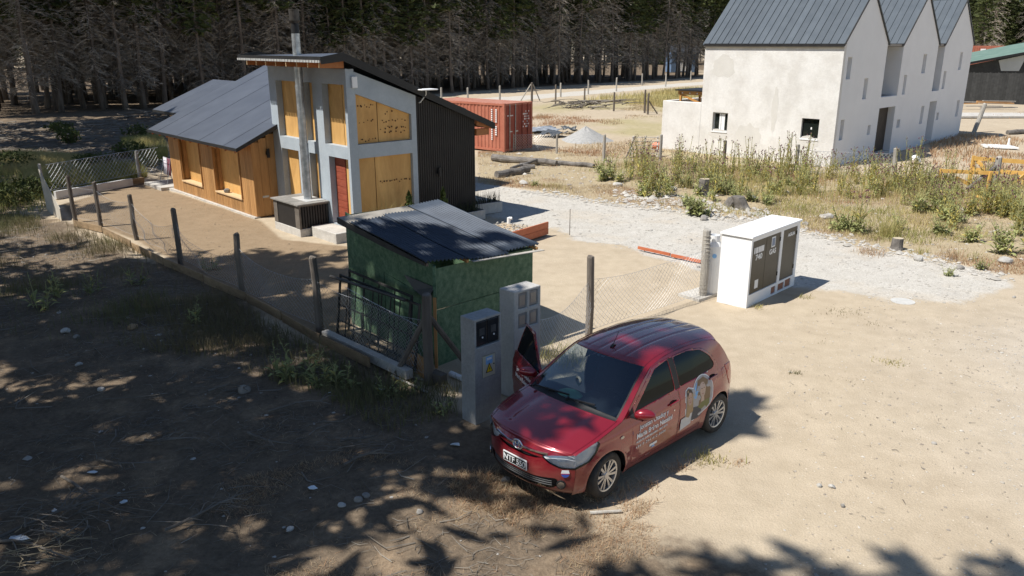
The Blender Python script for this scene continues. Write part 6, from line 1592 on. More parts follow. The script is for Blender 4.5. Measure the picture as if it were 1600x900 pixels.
for i in range(7):
    for j in range(20):
        a = 2 * math.pi * j / 20; f = i / 6; mb.v.append((1.12 + .13 * f * math.cos(a), .12 + .19 * f * math.sin(a), .985 + .06 * (1 - f * f)))
for i in range(6):
    for j in range(20): j2 = (j + 1) % 20; mb.f.append((i * 20 + j, i * 20 + j2, (i + 1) * 20 + j2, (i + 1) * 20 + j)); mb.m.append(0)
tag(mb.build('cap', mat('bright_green', (.25, .80, .40), (.30, .85, .45), scale=5, rough=.5), smooth=True, loc=(.043, 8.713, 0), rotz=CAR_A), 'bright green cap lying on the dashboard behind the windscreen', 'cap')
mb = MB(); mb.box(1.02, 1.10, -.10, .12, .962, .966); mb.build('paper', M_white, car)
for (y0, y1) in ((.62, .02), (.02, -.42)):
    mb = MB(); a = Vector((.95, y0, 1.012)); b = Vector((.955 + .03, y1, 1.052 if y1 < 0 else 1.05)); mb.beam(a, b, .022, .018); mb.beam(a + Vector((-.03, 0, -.01)), a + Vector((.02, -.02, .01)), .03, .03); mb.build('wiper', M_bplas, car)
mb = MB(); mb.tube([(1.80, 0, 1.485), (1.83, 0, 1.515), (1.90, 0, 1.50)], [.025, .018, .006], 6); mb.build('aerial_base', M_bplas, car)
mb = MB(); mb.tube([(1.83, 0, 1.51), (1.95, 0, 1.68)], [.006, .003], 5); mb.build('aerial', M_bplas, car)
# lettering and picture sticker on the near side, laid on the curved panel
def wrap(o, off=.004):
    for v in o.data.vertices: x, z = v.co.x, v.co.y; v.co = Vector((x, -(Yside(x, z) + off + v.co.z), z))
def door_text(s, size, x, z, m, parent, bold=.0, sx=1.0, sp=1.0, slope=.035):
    o = text_mesh('lettering', s, size, parent, (0, 0, 0), m, rotx=0, align='LEFT', sp=sp, bold=bold)
    for v in o.data.vertices: v.co = Vector((x + v.co.x * sx, z + v.co.y + slope * v.co.x, v.co.z))
    bm = bmesh.new(); bm.from_mesh(o.data)
    if True: bmesh.ops.triangulate(bm, faces=bm.faces)
    bm.to_mesh(o.data); bm.free(); wrap(o); return o
fd = doors_[-1]
door_text('Jonatan Otaduy y', .088, 1.37, .725, M_white, fd, .002)
door_text('Maria Belen Nassini', .096, 1.31, .615, M_white, fd, .003)
door_text('AGENTE INMOBILIARIA - MAT 0776', .042, 1.31, .552, M_white, fd, .001, sx=1.02)
door_text('+54 9 294 412 0604', .058, 1.31, .470, M_white, fd, .001, sp=1.35, sx=.98)
mb = MB(); mb.add([(1.62, .385, .001), (1.78, .39, .001), (1.78, .425, .001), (1.62, .42, .001)], [(0, 1, 2, 3)]); o = mb.build('small_logo', M_white, fd, recalc=False); wrap(o)
mb = MB(); mb.add([(1.66, .36, .001), (1.74, .362, .001), (1.72, .385, .001), (1.68, .384, .001)], [(0, 1, 2, 3)]); o = mb.build('small_logo_blue', M_blue, fd, recalc=False); wrap(o)
rd = doors_[(-1, 2)]
def flat(poly, name, m, off, parent=rd):
    me = bpy.data.meshes.new(name); n = len(poly); c = (sum(p[0] for p in poly) / n, sum(p[1] for p in poly) / n); V_ = [(c[0], c[1], 0)]; K = 4
    for k in range(1, K + 1): V_ += [(c[0] + (p[0] - c[0]) * k / K, c[1] + (p[1] - c[1]) * k / K, 0) for p in poly]
    Fs = [(0, 1 + i, 1 + (i + 1) % n) for i in range(n)]
    for k in range(K - 1): Fs += [(1 + k * n + i, 1 + (k + 1) * n + i, 1 + (k + 1) * n + (i + 1) % n, 1 + k * n + (i + 1) % n) for i in range(n)]
    me.from_pydata(V_, [], Fs); me.materials.append(m); o = bpy.data.objects.new(name, me); COL.objects.link(o); o.parent = parent; wrap(o, off)
    bm = bmesh.new(); bm.from_mesh(me); bm.normal_update()
    if sum(f.normal.y for f in bm.faces) > 0: bmesh.ops.reverse_faces(bm, faces=bm.faces)
    bm.to_mesh(me); bm.free(); return o
def ell(cx, cz, rx, rz, n=28, a0=0, a1=6.2832): return [(cx + rx * math.cos(a0 + (a1 - a0) * k / n), cz + rz * math.sin(a0 + (a1 - a0) * k / n)) for k in range(n)]
pm = lambda n, c: mat(n, c, tuple(x * .85 for x in c), scale=14, rough=.45, detail=3)
SK, SK2, HR, HR2, GRN, DKC = pm('print_skin', (.52, .34, .26)), pm('print_skin_pale', (.58, .42, .33)), pm('print_hair_dark', (.07, .045, .035)), pm('print_hair', (.24, .15, .08)), pm('print_green', (.20, .20, .07)), pm('print_jacket', (.07, .075, .09))
flat([(2.42, .50), (2.60, .42)] + ell(2.80, .76, .265, .275, 26, -1.1, 2.75) + [(2.53, .92), (2.47, .955), (2.40, .93), (2.37, .86), (2.38, .6)], 'sticker_edge', M_white, .003)
stk = flat([(2.43, .505), (2.60, .43)] + ell(2.80, .76, .252, .262, 26, -1.1, 2.75) + [(2.53, .905), (2.47, .94), (2.41, .92), (2.385, .85), (2.395, .6)], 'picture_sticker', pm('print_backdrop', (.42, .40, .40)), .0042)
def pic(poly, nm, m, k): o = flat(poly, nm, m, .005 + .0006 * k); return o
pic([(2.56, .80), (2.60, .90), (2.68, .97), (2.68, .84), (2.62, .74)], 'print_sky', M_blue, 0)
pic([(2.62, .52), (2.62, .86), (2.70, .98), (2.84, 1.0), (2.94, .93), (2.99, .80), (2.98, .66), (2.90, .53), (2.75, .48)], 'print_hair', HR2, 1)
pic([(2.64, .60), (2.80, .66), (2.97, .66), (2.96, .58), (2.84, .48), (2.70, .45), (2.62, .48)], 'print_jumper', GRN, 2)
pic(ell(2.79, .835, .072, .112), 'print_face', SK2, 3); pic([(2.745, .66), (2.83, .66), (2.82, .75), (2.76, .75)], 'print_neck', SK2, 3)
pic([(2.70, .90), (2.73, .965), (2.83, .975), (2.88, .92), (2.84, .945), (2.78, .945), (2.73, .92)], 'print_fringe', HR2, 4)
for dx in (-.028, .028): pic(ell(2.79 + dx, .855, .014, .006, 10), 'print_eye', HR, 5)
pic(ell(2.79, .775, .022, .007, 10), 'print_mouth', pm('print_lip', (.40, .16, .14)), 5); pic([(2.785, .85), (2.795, .85), (2.80, .80), (2.78, .80)], 'print_nose', SK, 5)
pic([(2.55, .44), (2.56, .64), (2.66, .62), (2.78, .54), (2.80, .46), (2.70, .43)], 'print_jacket', DKC, 6)
pic([(2.40, .55), (2.41, .80), (2.40, .88), (2.46, .935), (2.52, .91), (2.55, .84), (2.56, .6), (2.50, .50)], 'print_hair_fair', pm('print_hair_fair', (.42, .28, .15)), 6)
pic([(2.40, .84), (2.41, .91), (2.46, .937), (2.53, .90), (2.54, .85), (2.50, .885), (2.45, .89)], 'print_parting', HR, 7)
pic(ell(2.475, .79, .052, .092), 'print_face', SK, 8)
for dx in (-.02, .02): pic(ell(2.475 + dx, .81, .011, .005, 10), 'print_eye', HR, 9)
pic(ell(2.475, .745, .02, .007, 10), 'print_mouth', pm('print_lip', (.40, .16, .14)), 9)
flat([(2.29, .375), (2.54, .405), (2.54, .575), (2.29, .545)], 'blank_plate', mat('plate_grey', (.55, .54, .53), (.62, .61, .60), scale=6, rough=.5), .008)
# ---------------------------------------------------------------- pines that stand just outside the frame and shade the plot
big = [pine(300 + i, H=(19, 21, 18)[i], dead0=5.5, live0=(7.5, 8.5, 7.0)[i], rad=.26, dead_n=4, dead_len=2.2, live_len=(3.0, 3.3, 2.8)[i], twigs=4, tuft=.36, live_n=5, per=(12, 17, 15)[i], step=(.85, .7, .75)[i]) for i in range(3)]
SH = [(-6.35, 2.5, .97, 0), (-7.5, 7.5, .88, 1), (-12.4, 3.4, .82, 0), (-9.4, 9.0, .95, 2), (-11.0, 9.6, 1.05, 2), (-14.2, 5.6, 1.0, 1), (-12.5, 12.2, .9, 1), (-15.6, 11.0, 1.05, 2), (-14.6, 16.2, .85, 0), (-14.2, 14.4, .82, 1),
      (-18.2, 15.0, 1.0, 1), (-19.5, 18.6, .62, 0), (-22.5, 19.5, .7, 2), (-22, 24.0, .66, 1), (-24, 28.2, 1.0, 0), (-26.5, 33.0, 1.05, 1), (-29, 37.5, 1.0, 2), (-33, 43.0, 1.1, 1), (-28, 30, 1.1, 2), (-32, 36, 1.1, 1), (-37, 47, 1.15, 1), (-38, 41, 1.15, 2),
      (-27, 38, 1.15, 1), (-34, 50.5, 1.25, 1), (-31, 46, 1.2, 2), (-40, 53, 1.25, 1), (-37.5, 56, 1.25, 2), (-43, 60, 1.25, 1), (-22.8, 33.5, .95, 2), (-30, 42, 1.2, 1), (-35, 53, 1.25, 2), (-25.5, 36, 1.1, 1), (-18.5, 10.5, 1.05, 1), (-17, 7, 1.0, 2),
      (-4.6, -1.6, 1.0, 0), (-9, -.6, 1.0, 1), (-3.0, -5.0, 1.0, 0), (-12.5, 1.2, 1, 1)]
seen_ = set()
for i, (x, y, s, k) in enumerate(SH):
    t = big[k] if k not in seen_ else copy_tree(big[k]); seen_.add(k)
    t.location = (x, y, -.1); t.rotation_euler[2] = i * 2.1; t.scale = (s, s, s)
    tag(t, 'tall pine standing left of the plot outside the view', 'tree', 'pines shading the plot')
# ================================================================ grasses, weeds, litter and stones
M_straw = mat('dry_grass', (.56, .46, .31), (.46, .36, .22), scale=.8, rough=.9, tint=(.40, .23, .13), trans=.3)
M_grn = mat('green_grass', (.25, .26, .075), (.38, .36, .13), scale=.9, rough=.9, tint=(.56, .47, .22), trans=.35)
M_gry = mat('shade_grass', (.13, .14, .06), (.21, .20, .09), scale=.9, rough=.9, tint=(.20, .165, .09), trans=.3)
M_twig = mat('twig', (.07, .058, .047), (.17, .145, .115), scale=1.5, rough=.95, tint=(.28, .25, .21))
vrg = np.random.default_rng(21)
def sample(P, n, margin=0.0, dens=None):
    P2 = np.array([(p[0], p[1]) for p in P]); lo, hi = P2.min(0), P2.max(0); out = []
    tot = 0
    while tot < n:
        q = vrg.uniform(lo, hi, (n * 3, 2)); d_ = sdf(P, q[:, 0], q[:, 1]); ok = d_ > margin
        if dens is not None: ok &= vrg.random(len(q)) < dens(q[:, 0], q[:, 1])
        q = q[ok]; out.append(q); tot += len(q)
        if len(q) == 0: break
    return np.concatenate(out)[:n]
def blades(name, label, pts, h, w, m, tintf=None, lean=.35, seg=2):
    """grass blades: each a bent two-face strip"""
    n = len(pts); a = vrg.uniform(0, 6.283, n); hh = h * vrg.uniform(.45, 1.25, n) if np.isscalar(h) else h; ww = w * vrg.uniform(.6, 1.3, n)
    z0 = hgt(pts[:, 0], pts[:, 1]) - .02; ln_ = lean * hh * vrg.uniform(.2, 1.5, n); b = vrg.uniform(0, 6.283, n)
    dx, dy = np.cos(a) * ww / 2, np.sin(a) * ww / 2; lx, ly = np.cos(b) * ln_, np.sin(b) * ln_
    p0 = np.stack([pts[:, 0] - dx, pts[:, 1] - dy, z0], 1); p1 = np.stack([pts[:, 0] + dx, pts[:, 1] + dy, z0], 1)
    m0 = np.stack([pts[:, 0] - dx * .7 + lx * .35, pts[:, 1] - dy * .7 + ly * .35, z0 + hh * .6], 1); m1 = np.stack([pts[:, 0] + dx * .7 + lx * .35, pts[:, 1] + dy * .7 + ly * .35, z0 + hh * .6], 1)
    t0 = np.stack([pts[:, 0] + lx - dx * .1, pts[:, 1] + ly - dy * .1, z0 + hh], 1); t1 = np.stack([pts[:, 0] + lx + dx * .1, pts[:, 1] + ly + dy * .1, z0 + hh], 1)
    V = np.stack([p0, p1, m1, m0, t1, t0], 1).reshape(-1, 3); i = np.arange(n)[:, None] * 6
    F = np.concatenate([i + np.array([0, 1, 2, 3]), i + np.array([3, 2, 4, 5])], 0)
    ti = (tintf(pts[:, 0], pts[:, 1]) if tintf else vrg.random(n)); ti = np.clip(ti + vrg.normal(0, .15, n), 0, 1)
    o = np_mesh(name, V, F, m, cols=np.repeat(ti, 6)); tag(o, label, kind='stuff'); return o
clump = lambda sc, lo, hi, s0=0: (lambda x, y: np.clip((fbm(x + s0, y - s0, sc, 3) - lo) / (hi - lo), 0, 1))
rust = clump(.35, .52, .66, 30)
LIT = [(-11, 3), (-30, 28), (-14.5, 24.5), (-8.9, 19.3), (-4.2, 14.3), (-1.6, 11.6), (-.9, 9.5), (.2, 7.8), (3, 5.5)]
# verge between the drive and the row house
bank = sample(BANK, 75000, .05, lambda x, y: .06 + .94 * clump(.5, .40, .62)(x, y))
blades('dry_grass', 'dry straw and rust coloured grass on the verge beyond the drive', bank, .11, .012, M_straw, rust, .7)
bank2 = sample(BANK, 13000, .3, lambda x, y: clump(.33, .55, .66, 80)(x, y))
blades('green_grass', 'patches of green and yellow grass on the verge', bank2, .17, .016, M_grn, clump(.8, .35, .65, 5), .5)
blades('green_grass', 'tall thin yellow green weeds along the verge fence', sample(pg((960, 262), (1100, 268), (1300, 276), (1460, 285), (1640, 300), (1640, 350), (1480, 335), (1300, 318), (1120, 308), (960, 290)), 3200, 0, lambda x, y: .1 + .9 * clump(.7, .42, .62, 90)(x, y)), .62, .013, M_grn, clump(.5, .3, .6, 91), .3)
far_ = sample(FARGREEN, 22000, 0, lambda x, y: .15 + .85 * clump(.2, .38, .55, 10)(x, y))
blades('green_grass', 'yellow green grass beside the far dirt road', far_, .55, .05, M_grn, clump(.15, .35, .6, 60), .4)
PLOT = [(1, 42), (4, 40), (12.5, 35.5), (8, 44), (14, 58), (20, 70), (12, 76), (3, 70), (0, 52)]
pl_ = sample(PLOT, 12000, 0, lambda x, y: clump(.25, .48, .66, 44)(x, y) ** 2)
blades('dry_grass', 'sparse dry grass on the row house plot', pl_, .15, .03, M_straw, clump(.2, .5, .7, 9), .8)
RIGHTP = [(20, 30), (32, 45), (48, 70), (34, 60), (24, 46), (18, 34)]
rp_ = sample(RIGHTP, 5000, 0, lambda x, y: clump(.3, .5, .66, 14)(x, y))
blades('dry_grass', 'sparse yellow grass right of the row house', rp_, .25, .04, M_straw, None, .5)
# left meadow behind the back fence, and shaded grass along the left fence
lg = sample(LEFTGREEN, 52000, 0, lambda x, y: .12 + .88 * clump(.45, .38, .58, 3)(x, y))
blades('meadow_grass', 'lush green and yellow grass behind the back fence', lg, .42, .014, M_grn, clump(.3, .42, .66, 18), .45)
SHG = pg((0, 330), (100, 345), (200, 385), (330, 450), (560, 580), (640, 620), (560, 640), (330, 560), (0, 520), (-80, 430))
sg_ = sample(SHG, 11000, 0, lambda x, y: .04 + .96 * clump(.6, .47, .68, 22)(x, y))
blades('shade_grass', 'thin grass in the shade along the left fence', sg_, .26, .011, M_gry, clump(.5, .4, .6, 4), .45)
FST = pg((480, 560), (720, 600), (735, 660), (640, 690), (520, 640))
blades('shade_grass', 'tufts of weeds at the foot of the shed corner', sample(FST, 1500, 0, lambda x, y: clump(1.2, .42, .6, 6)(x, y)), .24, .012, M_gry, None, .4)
CARF = pg((740, 690), (930, 770), (1100, 700), (1080, 740), (980, 820), (840, 840), (700, 760))
blades('dry_grass', 'short dry grass trodden around the front of the car', sample(CARF, 5000, 0, lambda x, y: clump(1.3, .48, .66, 12)(x, y)), .09, .008, M_straw, None, 1.0)
WEED = pg((560, 700), (1120, 840), (900, 900), (420, 900), (300, 760))
blades('litter_grass', 'straw coloured needles matted on the shaded ground', sample(LIT, 42000, 0, lambda x, y: .1 + .9 * clump(1.1, .44, .62, 37)(x, y)), .045, .007, M_straw, None, 2.6)
blades('litter_grass', 'dry needles and straw on the shaded sand', sample(WEED, 9000, 0, lambda x, y: clump(.9, .46, .66, 33)(x, y)), .06, .007, M_straw, None, 1.4)
def tuft(label, u, v, n, r, h, m, seed, w=.012, name='grass_tuft', group=None, lean=.7):
    q = np.random.default_rng(seed); p = G(u, v); pts = np.stack([p.x + q.normal(0, r, n), p.y + q.normal(0, r * .8, n)], 1)
    o = blades(name, label, pts, h, w, m, None, lean); del o['kind']; tag(o, label, 'grass', group); return o
for k, (u, v, n, r, h, lb, m) in enumerate(((1394, 563, 110, .13, .07, 'small green weed alone on the open sand', M_grn), (1318, 484, 120, .22, .06, 'flat dry weed nearest the white cabinet', M_gry), (1365, 503, 50, .12, .05, 'dry speckled weed below the pale round cover', M_gry), (1105, 715, 160, .14, .11, 'green tuft beside the shadow of the car', M_grn), (1152, 722, 60, .10, .07, 'reddish dry tuft right of the green tuft by the car', M_straw), (1258, 462, 60, .1, .1, 'green tuft at the shaded foot of the utility cabinet', M_grn),
      (1185, 478, 70, .1, .1, 'weed at the near corner of the utility cabinet', M_grn), (1330, 590, 40, .14, .04, 'thin dead weed left of the small green weed', M_gry), (1240, 582, 40, .08, .09, 'wiry dry sprig on the sand behind the car', M_gry), (1285, 533, 40, .12, .04, 'low dry scrap of weed between car and cabinet', M_gry), (870, 560, 220, .25, .28, 'green flowering weeds between the open car door and the fence', M_grn), (1388, 366, 260, .16, .55, 'tall green grey clump of grass behind the sawn stump', M_grn), (1490, 405, 160, .22, .3, 'rust green clump at the edge of the drive', M_straw), (1360, 392, 140, .2, .22, 'rusty dock clump left of the sawn stump', M_straw), (1438, 395, 90, .12, .2, 'small green clump right of the sawn stump', M_grn))):
    tuft(lb, u, v, n, r, h, m, 500 + k)
p = hw(.75, -.5); q_ = np.random.default_rng(3); pts = np.stack([p.x + q_.normal(0, .12, 120), p.y + q_.normal(0, .12, 120)], 1)
o = blades('grass_tuft', 'tall', pts, 1.0, .014, M_grn, None, .5); del o['kind']; tag(o, 'tall feathery grass in front of the right plywood panel of the tower', 'grass')
# thistles and mulleins, each a plant of its own
M_thl = mat('thistle_leaf', (.23, .255, .095), (.38, .39, .16), scale=5, rough=.85, rnd=.25, trans=.2)
M_thy = mat('yellowing_leaf', (.40, .35, .09), (.55, .46, .15), scale=5, rough=.85, rnd=.2, trans=.2)
M_ths = mat('thistle_stem', (.24, .24, .10), (.36, .33, .17), scale=6, rough=.9, rnd=.2)
M_thh = mat('thistle_head', (.10, .035, .055), (.16, .07, .075), scale=9, rough=.9, rnd=.2)
def thistle(seed, H, n, leafy, yellow, heads, ls=1.0):
    q = random.Random(seed); t = thing('thistle_plant', 'thistle', 'plant'); st, lf, hd = MB(), MB(), MB()
    for k in range(n):
        a = q.uniform(0, 6.28); r = q.uniform(0, .22); h = H * q.uniform(.55, 1.08); lx, ly = math.cos(a) * q.uniform(.02, .28), math.sin(a) * q.uniform(.02, .28)
        b = Vector((r * math.cos(a), r * math.sin(a), -.03)); P = [b, b + Vector((lx * .3, ly * .3, h * .5)), b + Vector((lx, ly, h))]
        st.tube(P, [.011, .009, .005], 4, cap=False)
        nl = int(leafy * h)
        for i in range(nl):
            f = (i + q.random()) / nl; p = P[0].lerp(P[1], f * 2) if f < .5 else P[1].lerp(P[2], f * 2 - 1); la = q.uniform(0, 6.28); ll = (.20 * (1 - f) + .06) * q.uniform(.6, 1.3) * ls; up = q.uniform(.1, .9) + (1 - ls)
            e = p + Vector((math.cos(la) * ll, math.sin(la) * ll, ll * up)); s = Vector((-math.sin(la), math.cos(la), 0)) * ll * .16; md = p.lerp(e, .5) + Vector((0, 0, ll * .12))
            lf.add([p, md + s, e - Vector((0, 0, ll * .2)), md - s], [(0, 1, 2, 3)], 1 if q.random() < yellow else 0)
        if heads:
            for j in range(q.randint(1, 4)):
                c = P[2] + Vector((q.uniform(-.09, .09), q.uniform(-.09, .09), q.uniform(-.10, .07))); st.tube([P[1].lerp(P[2], .8), c], .004, 3, cap=False)
                s = q.uniform(.016, .028); hd.add([c + Vector(d) * s for d in ((1, 0, 0), (0, 1, 0), (-1, 0, 0), (0, -1, 0), (0, 0, 1.2), (0, 0, -1))], [(0, 1, 4), (1, 2, 4), (2, 3, 4), (3, 0, 4), (1, 0, 5), (2, 1, 5), (3, 2, 5), (0, 3, 5)])
    st.build('stem', M_ths, t, recalc=False); lf.build('leaves', [M_thl, M_thy], t, recalc=False)
    if hd.v: hd.build('flower_head', M_thh, t, recalc=False)['kind'] = 'stuff'
    return t
TP = [thistle(1, 1.35, 6, 30, .55, True, .62), thistle(2, 1.05, 6, 28, .3, True, .75), thistle(3, 1.15, 5, 30, .8, True, .6), thistle(4, .8, 7, 28, .12, False), thistle(5, .5, 8, 40, .03, False)]
TL = ['tall thistle with dark purple heads against the row house fence', 'green thistle with purple heads among the verge weeds', 'yellowing thistle stems along the verge fence', 'leafy green weed without flowers on the verge', 'low bushy green weed at the edge of the drive']
TGp = ['tall thistles along the verge fence', 'green thistles on the verge', 'yellowing thistles on the verge', 'leafy weeds on the verge', 'low bushy weeds']
q = random.Random(8); sp = []
for (u0, u1, v0, v1, n, ks) in ((980, 1310, 258, 285, 56, (0, 0, 1, 2, 2)), (1000, 1120, 280, 312, 26, (0, 1, 3, 2)), (1310, 1430, 275, 310, 22, (1, 2, 0)), (1415, 1490, 285, 335, 30, (0, 1, 1, 3)), (1490, 1600, 290, 345, 28, (1, 2, 2, 3)), (925, 985, 250, 285, 6, (1, 3)), (1560, 1640, 330, 400, 14, (3, 2, 3)), (1300, 1600, 330, 380, 10, (2, 3, 4)), (1100, 1280, 285, 320, 16, (2, 0, 3, 4))):
    for k in range(n): sp.append((q.uniform(u0, u1), q.uniform(v0, v1), q.choice(ks), q.uniform(.8, 1.3)))
sp += [(1086, 333, 4, 1.5), (1075, 325, 4, 1.2), (1098, 336, 4, 1.3), (1325, 358, 4, 1.5), (1335, 362, 4, 1.2), (1310, 360, 4, 1.0), (1516, 378, 3, 1.1), (1535, 420, 4, .6), (1480, 428, 4, .5), (945, 282, 3, 1.3), (938, 270, 3, 1.1), (955, 276, 1, 1.1), (833, 292, 4, .7), (1030, 280, 3, 1.2), (1045, 300, 3, 1.0)]
first = {}
for (u, v, k, s) in sp:
    t = TP[k] if k not in first else copy_tree(TP[k]); first[k] = 1; p = onp(u, v); t.location = p; t.rotation_euler[2] = q.uniform(0, 6.28); t.scale = (s, s, s * q.uniform(.85, 1.15)); tag(t, TL[k], 'plant', TGp[k])
# sparse tall weeds in the shade by the left fence and small shrubs behind it
WS = thistle(6, .75, 4, 26, .1, False); n_ = 0
for (u, v, s) in ((435, 590, .8), (470, 590, 1.0), (505, 600, .7), (520, 590, .6), (540, 600, .8), (330, 420, .7), (95, 460, .9), (150, 455, .8), (215, 440, .8), (60, 480, 1), (300, 500, .7), (610, 620, .6), (640, 610, .5), (690, 640, .5)):
    t = WS if n_ == 0 else copy_tree(WS); n_ += 1; t.location = onp(u, v); t.rotation_euler[2] = q.uniform(0, 6.28); t.scale = (s, s, s); tag(t, 'upright grey green weed in the shade outside the left fence', 'plant', 'weeds in the shade by the left fence')
M_shr = mat('shrub_leaf', (.055, .075, .02), (.13, .15, .045), scale=6, rough=.8, rnd=.2, trans=.2)
def shrub(label, u, v, r, h, seed, n=700):
    rg = np.random.default_rng(seed); t = thing('shrub', label, 'shrub', onp(u, v)); cs = rg.normal(0, 1, (n, 3)); cs /= np.linalg.norm(cs, axis=1, keepdims=True); cs *= rg.uniform(.3, 1, (n, 1)) ** .5 * np.array([r, r, h / 2]); cs[:, 2] += h * .5; cs += rg.normal(0, .08, (n, 3))
    cs = cs[fbm(cs[:, 0] * 3 + seed, cs[:, 1] * 3 + cs[:, 2] * 2, 1.2, 2) > .42]
    Vq, Fq = leaf_quads(rg, cs, .085, flat=.9, n=2, asp=.4); np_mesh('foliage', Vq, Fq, M_shr, t); mb = MB(); qq = random.Random(seed)
    for k in range(5): mb.tube([(0, 0, -.05), (qq.uniform(-r, r) * .7, qq.uniform(-r, r) * .7, h * .8)], [.02, .006], 4, cap=False)
    mb.build('stem', M_bark, t, recalc=False)
for k, (u, v, r, h, lb) in enumerate(((20, 318, .9, .8, 'dark bush outside the back fence corner at the left edge'), (55, 306, .7, .7, 'bush beside the back fence corner post'), (108, 222, .6, .9, 'dark upright shrub in the meadow left of the wing'), (95, 205, .9, .6, 'low shrub in the shade before the pines'), (150, 262, .9, .7, 'green shrub just behind the wire fence'), (205, 245, .8, .8, 'shrub behind the fence near its right post'), (10, 265, 1.2, .8, 'wide bush in the meadow at the left edge'), (215, 212, .8, .7, 'shrub in the sunny strip left of the wing roof'))): shrub(lb, u, v, r, h, 40 + k)
# litter: twigs on the shaded ground
def twigs(name, label, pts, L0, r0, m=M_twig, z=.012):
    n = len(pts); a = vrg.uniform(0, 6.283, n); L_ = L0 * vrg.lognormal(0, .55, n); r = r0 * vrg.uniform(.5, 1.3, n); bend = vrg.normal(0, .22, n) * L_
    ux, uy = np.cos(a), np.sin(a); z0 = hgt(pts[:, 0], pts[:, 1]); V = []; up = vrg.uniform(0, .14, n) * L_
    for f, rr3 in ((-.5, 1.), (0, .8), (.5, .35)):
        cx = pts[:, 0] + ux * L_ * f - uy * bend * (1 - 4 * f * f); cy = pts[:, 1] + uy * L_ * f + ux * bend * (1 - 4 * f * f); zz = z0 + z + up * (f + .5)
        for (s, h_) in ((-1, 0), (1, 0), (0, 1.5)): V.append(np.stack([cx - uy * r * rr3 * s, cy + ux * r * rr3 * s, zz + r * rr3 * h_], 1))
    V = np.stack(V, 1).reshape(-1, 3); i = np.arange(n)[:, None] * 9; Fs = []
    for b_ in (0, 3):
        for (p0, p1) in ((0, 2), (2, 1)): Fs.append(i + np.array([b_ + p0, b_ + 3 + p0, b_ + 3 + p1, b_ + p1]))
    o = np_mesh(name, V, np.concatenate(Fs), m, cols=np.repeat(np.clip(vrg.normal(.35, .35, n), 0, 1), 9)); tag(o, label, kind='stuff')
twigs('twig_litter', 'fine dead twigs scattered over the shaded ground', sample(LIT, 16000, 0, lambda x, y: .12 + .88 * clump(.7, .42, .64, 70)(x, y)), .15, .004)
twigs('twig_litter', 'longer grey sticks lying in the litter', sample(LIT, 650, 0, lambda x, y: .1 + .9 * clump(.5, .45, .62, 71)(x, y)), .40, .008)
twigs('twig_litter', 'dead twigs in the shade before the pine forest', sample([(-30, 30), (-46, 56), (-20, 62), (-12, 42), (-16, 33)], 4000, 0), .6, .02)
OPENS = [(2.5, 7), (4, 10), (5, 14.5), (8, 17.5), (13, 16.5), (14, 10), (8, 6)]
twigs('twig_litter', 'dark crumbs and sticks on the open sand', sample(OPENS, 380, 0, lambda x, y: clump(.6, .4, .62, 41)(x, y)), .035, .005)
branch_spots = ((110, 800, 'long curved dead branch in the twig heap at the lower left', 1.9), (60, 860, 'forked dead branch at the left bottom corner', 1.3), (150, 770, 'grey branch crossing the long curved one', 1.6), (200, 720, 'pale split stick above the twig heap', .9), (330, 800, 'dead twig fan beside the heap', 1.0), (470, 640, 'grey branch lying right of the sunlit stump', .9), (360, 610, 'pale curled branch in a patch of sun', .7), (585, 720, 'crooked branch in front of the meter pillar', .9), (560, 690, 'thin upright dead sapling stem left of the pillar', .6), (430, 690, 'long thin twig in the deep shade', 1.0), (270, 690, 'pale twigs crossing in the shade', .8))
for k, (u, v, lb, L_) in enumerate(branch_spots):
    qq = random.Random(70 + k); p = onp(u, v, .04); a = qq.uniform(-.6, .9); mb = MB(); P = [p + Vector((math.cos(a) * L_ * (f - .5), math.sin(a) * L_ * (f - .5), .05 * math.sin(3 * f) + .02)) + Vector((0, .12 * math.sin(4 * f + k), 0)) for f in np.linspace(0, 1, 6)]
    mb.tube(P, [.02, .018, .015, .012, .009, .005], 6)
    for j in range(3):
        f = qq.uniform(.2, 1); i = min(int(f * 5), 4); s = P[i]; b = a + qq.choice((-1, 1)) * qq.uniform(.4, 1.1); l = L_ * qq.uniform(.15, .4); mb.tube([s, s + Vector((math.cos(b) * l * .5, math.sin(b) * l * .5, .06)), s + Vector((math.cos(b) * l, math.sin(b) * l, .03))], [.009, .007, .003], 4, cap=False)
    tag(mb.build('fallen_branch', M_stick, recalc=False), lb, 'branch')
branches('heap of dead twigs at the lower left of the plot', 75, 815, 60, .95, .14, 15, spread=.7, r0=.008)
branches('heap of dry twigs caught by the sun at the bottom left', 60, 870, 50, .45, .08, 16, m=M_straw, spread=.5, r0=.006)
branches('fan of dead branches in the shade below the sunlit stump', 350, 800, 22, .7, .1, 17, spread=.4, r0=.007)
branches('tangle of dead twigs on the shaded ground left of the meter pillar', 570, 705, 18, .6, .1, 18, spread=.5, r0=.007)
log('stick', 'pale stick lying on the sand in front of the car', 'stick', onp(922, 797, .02), onp(971, 796, .03), .022, M_postl, n=7, seed=4)
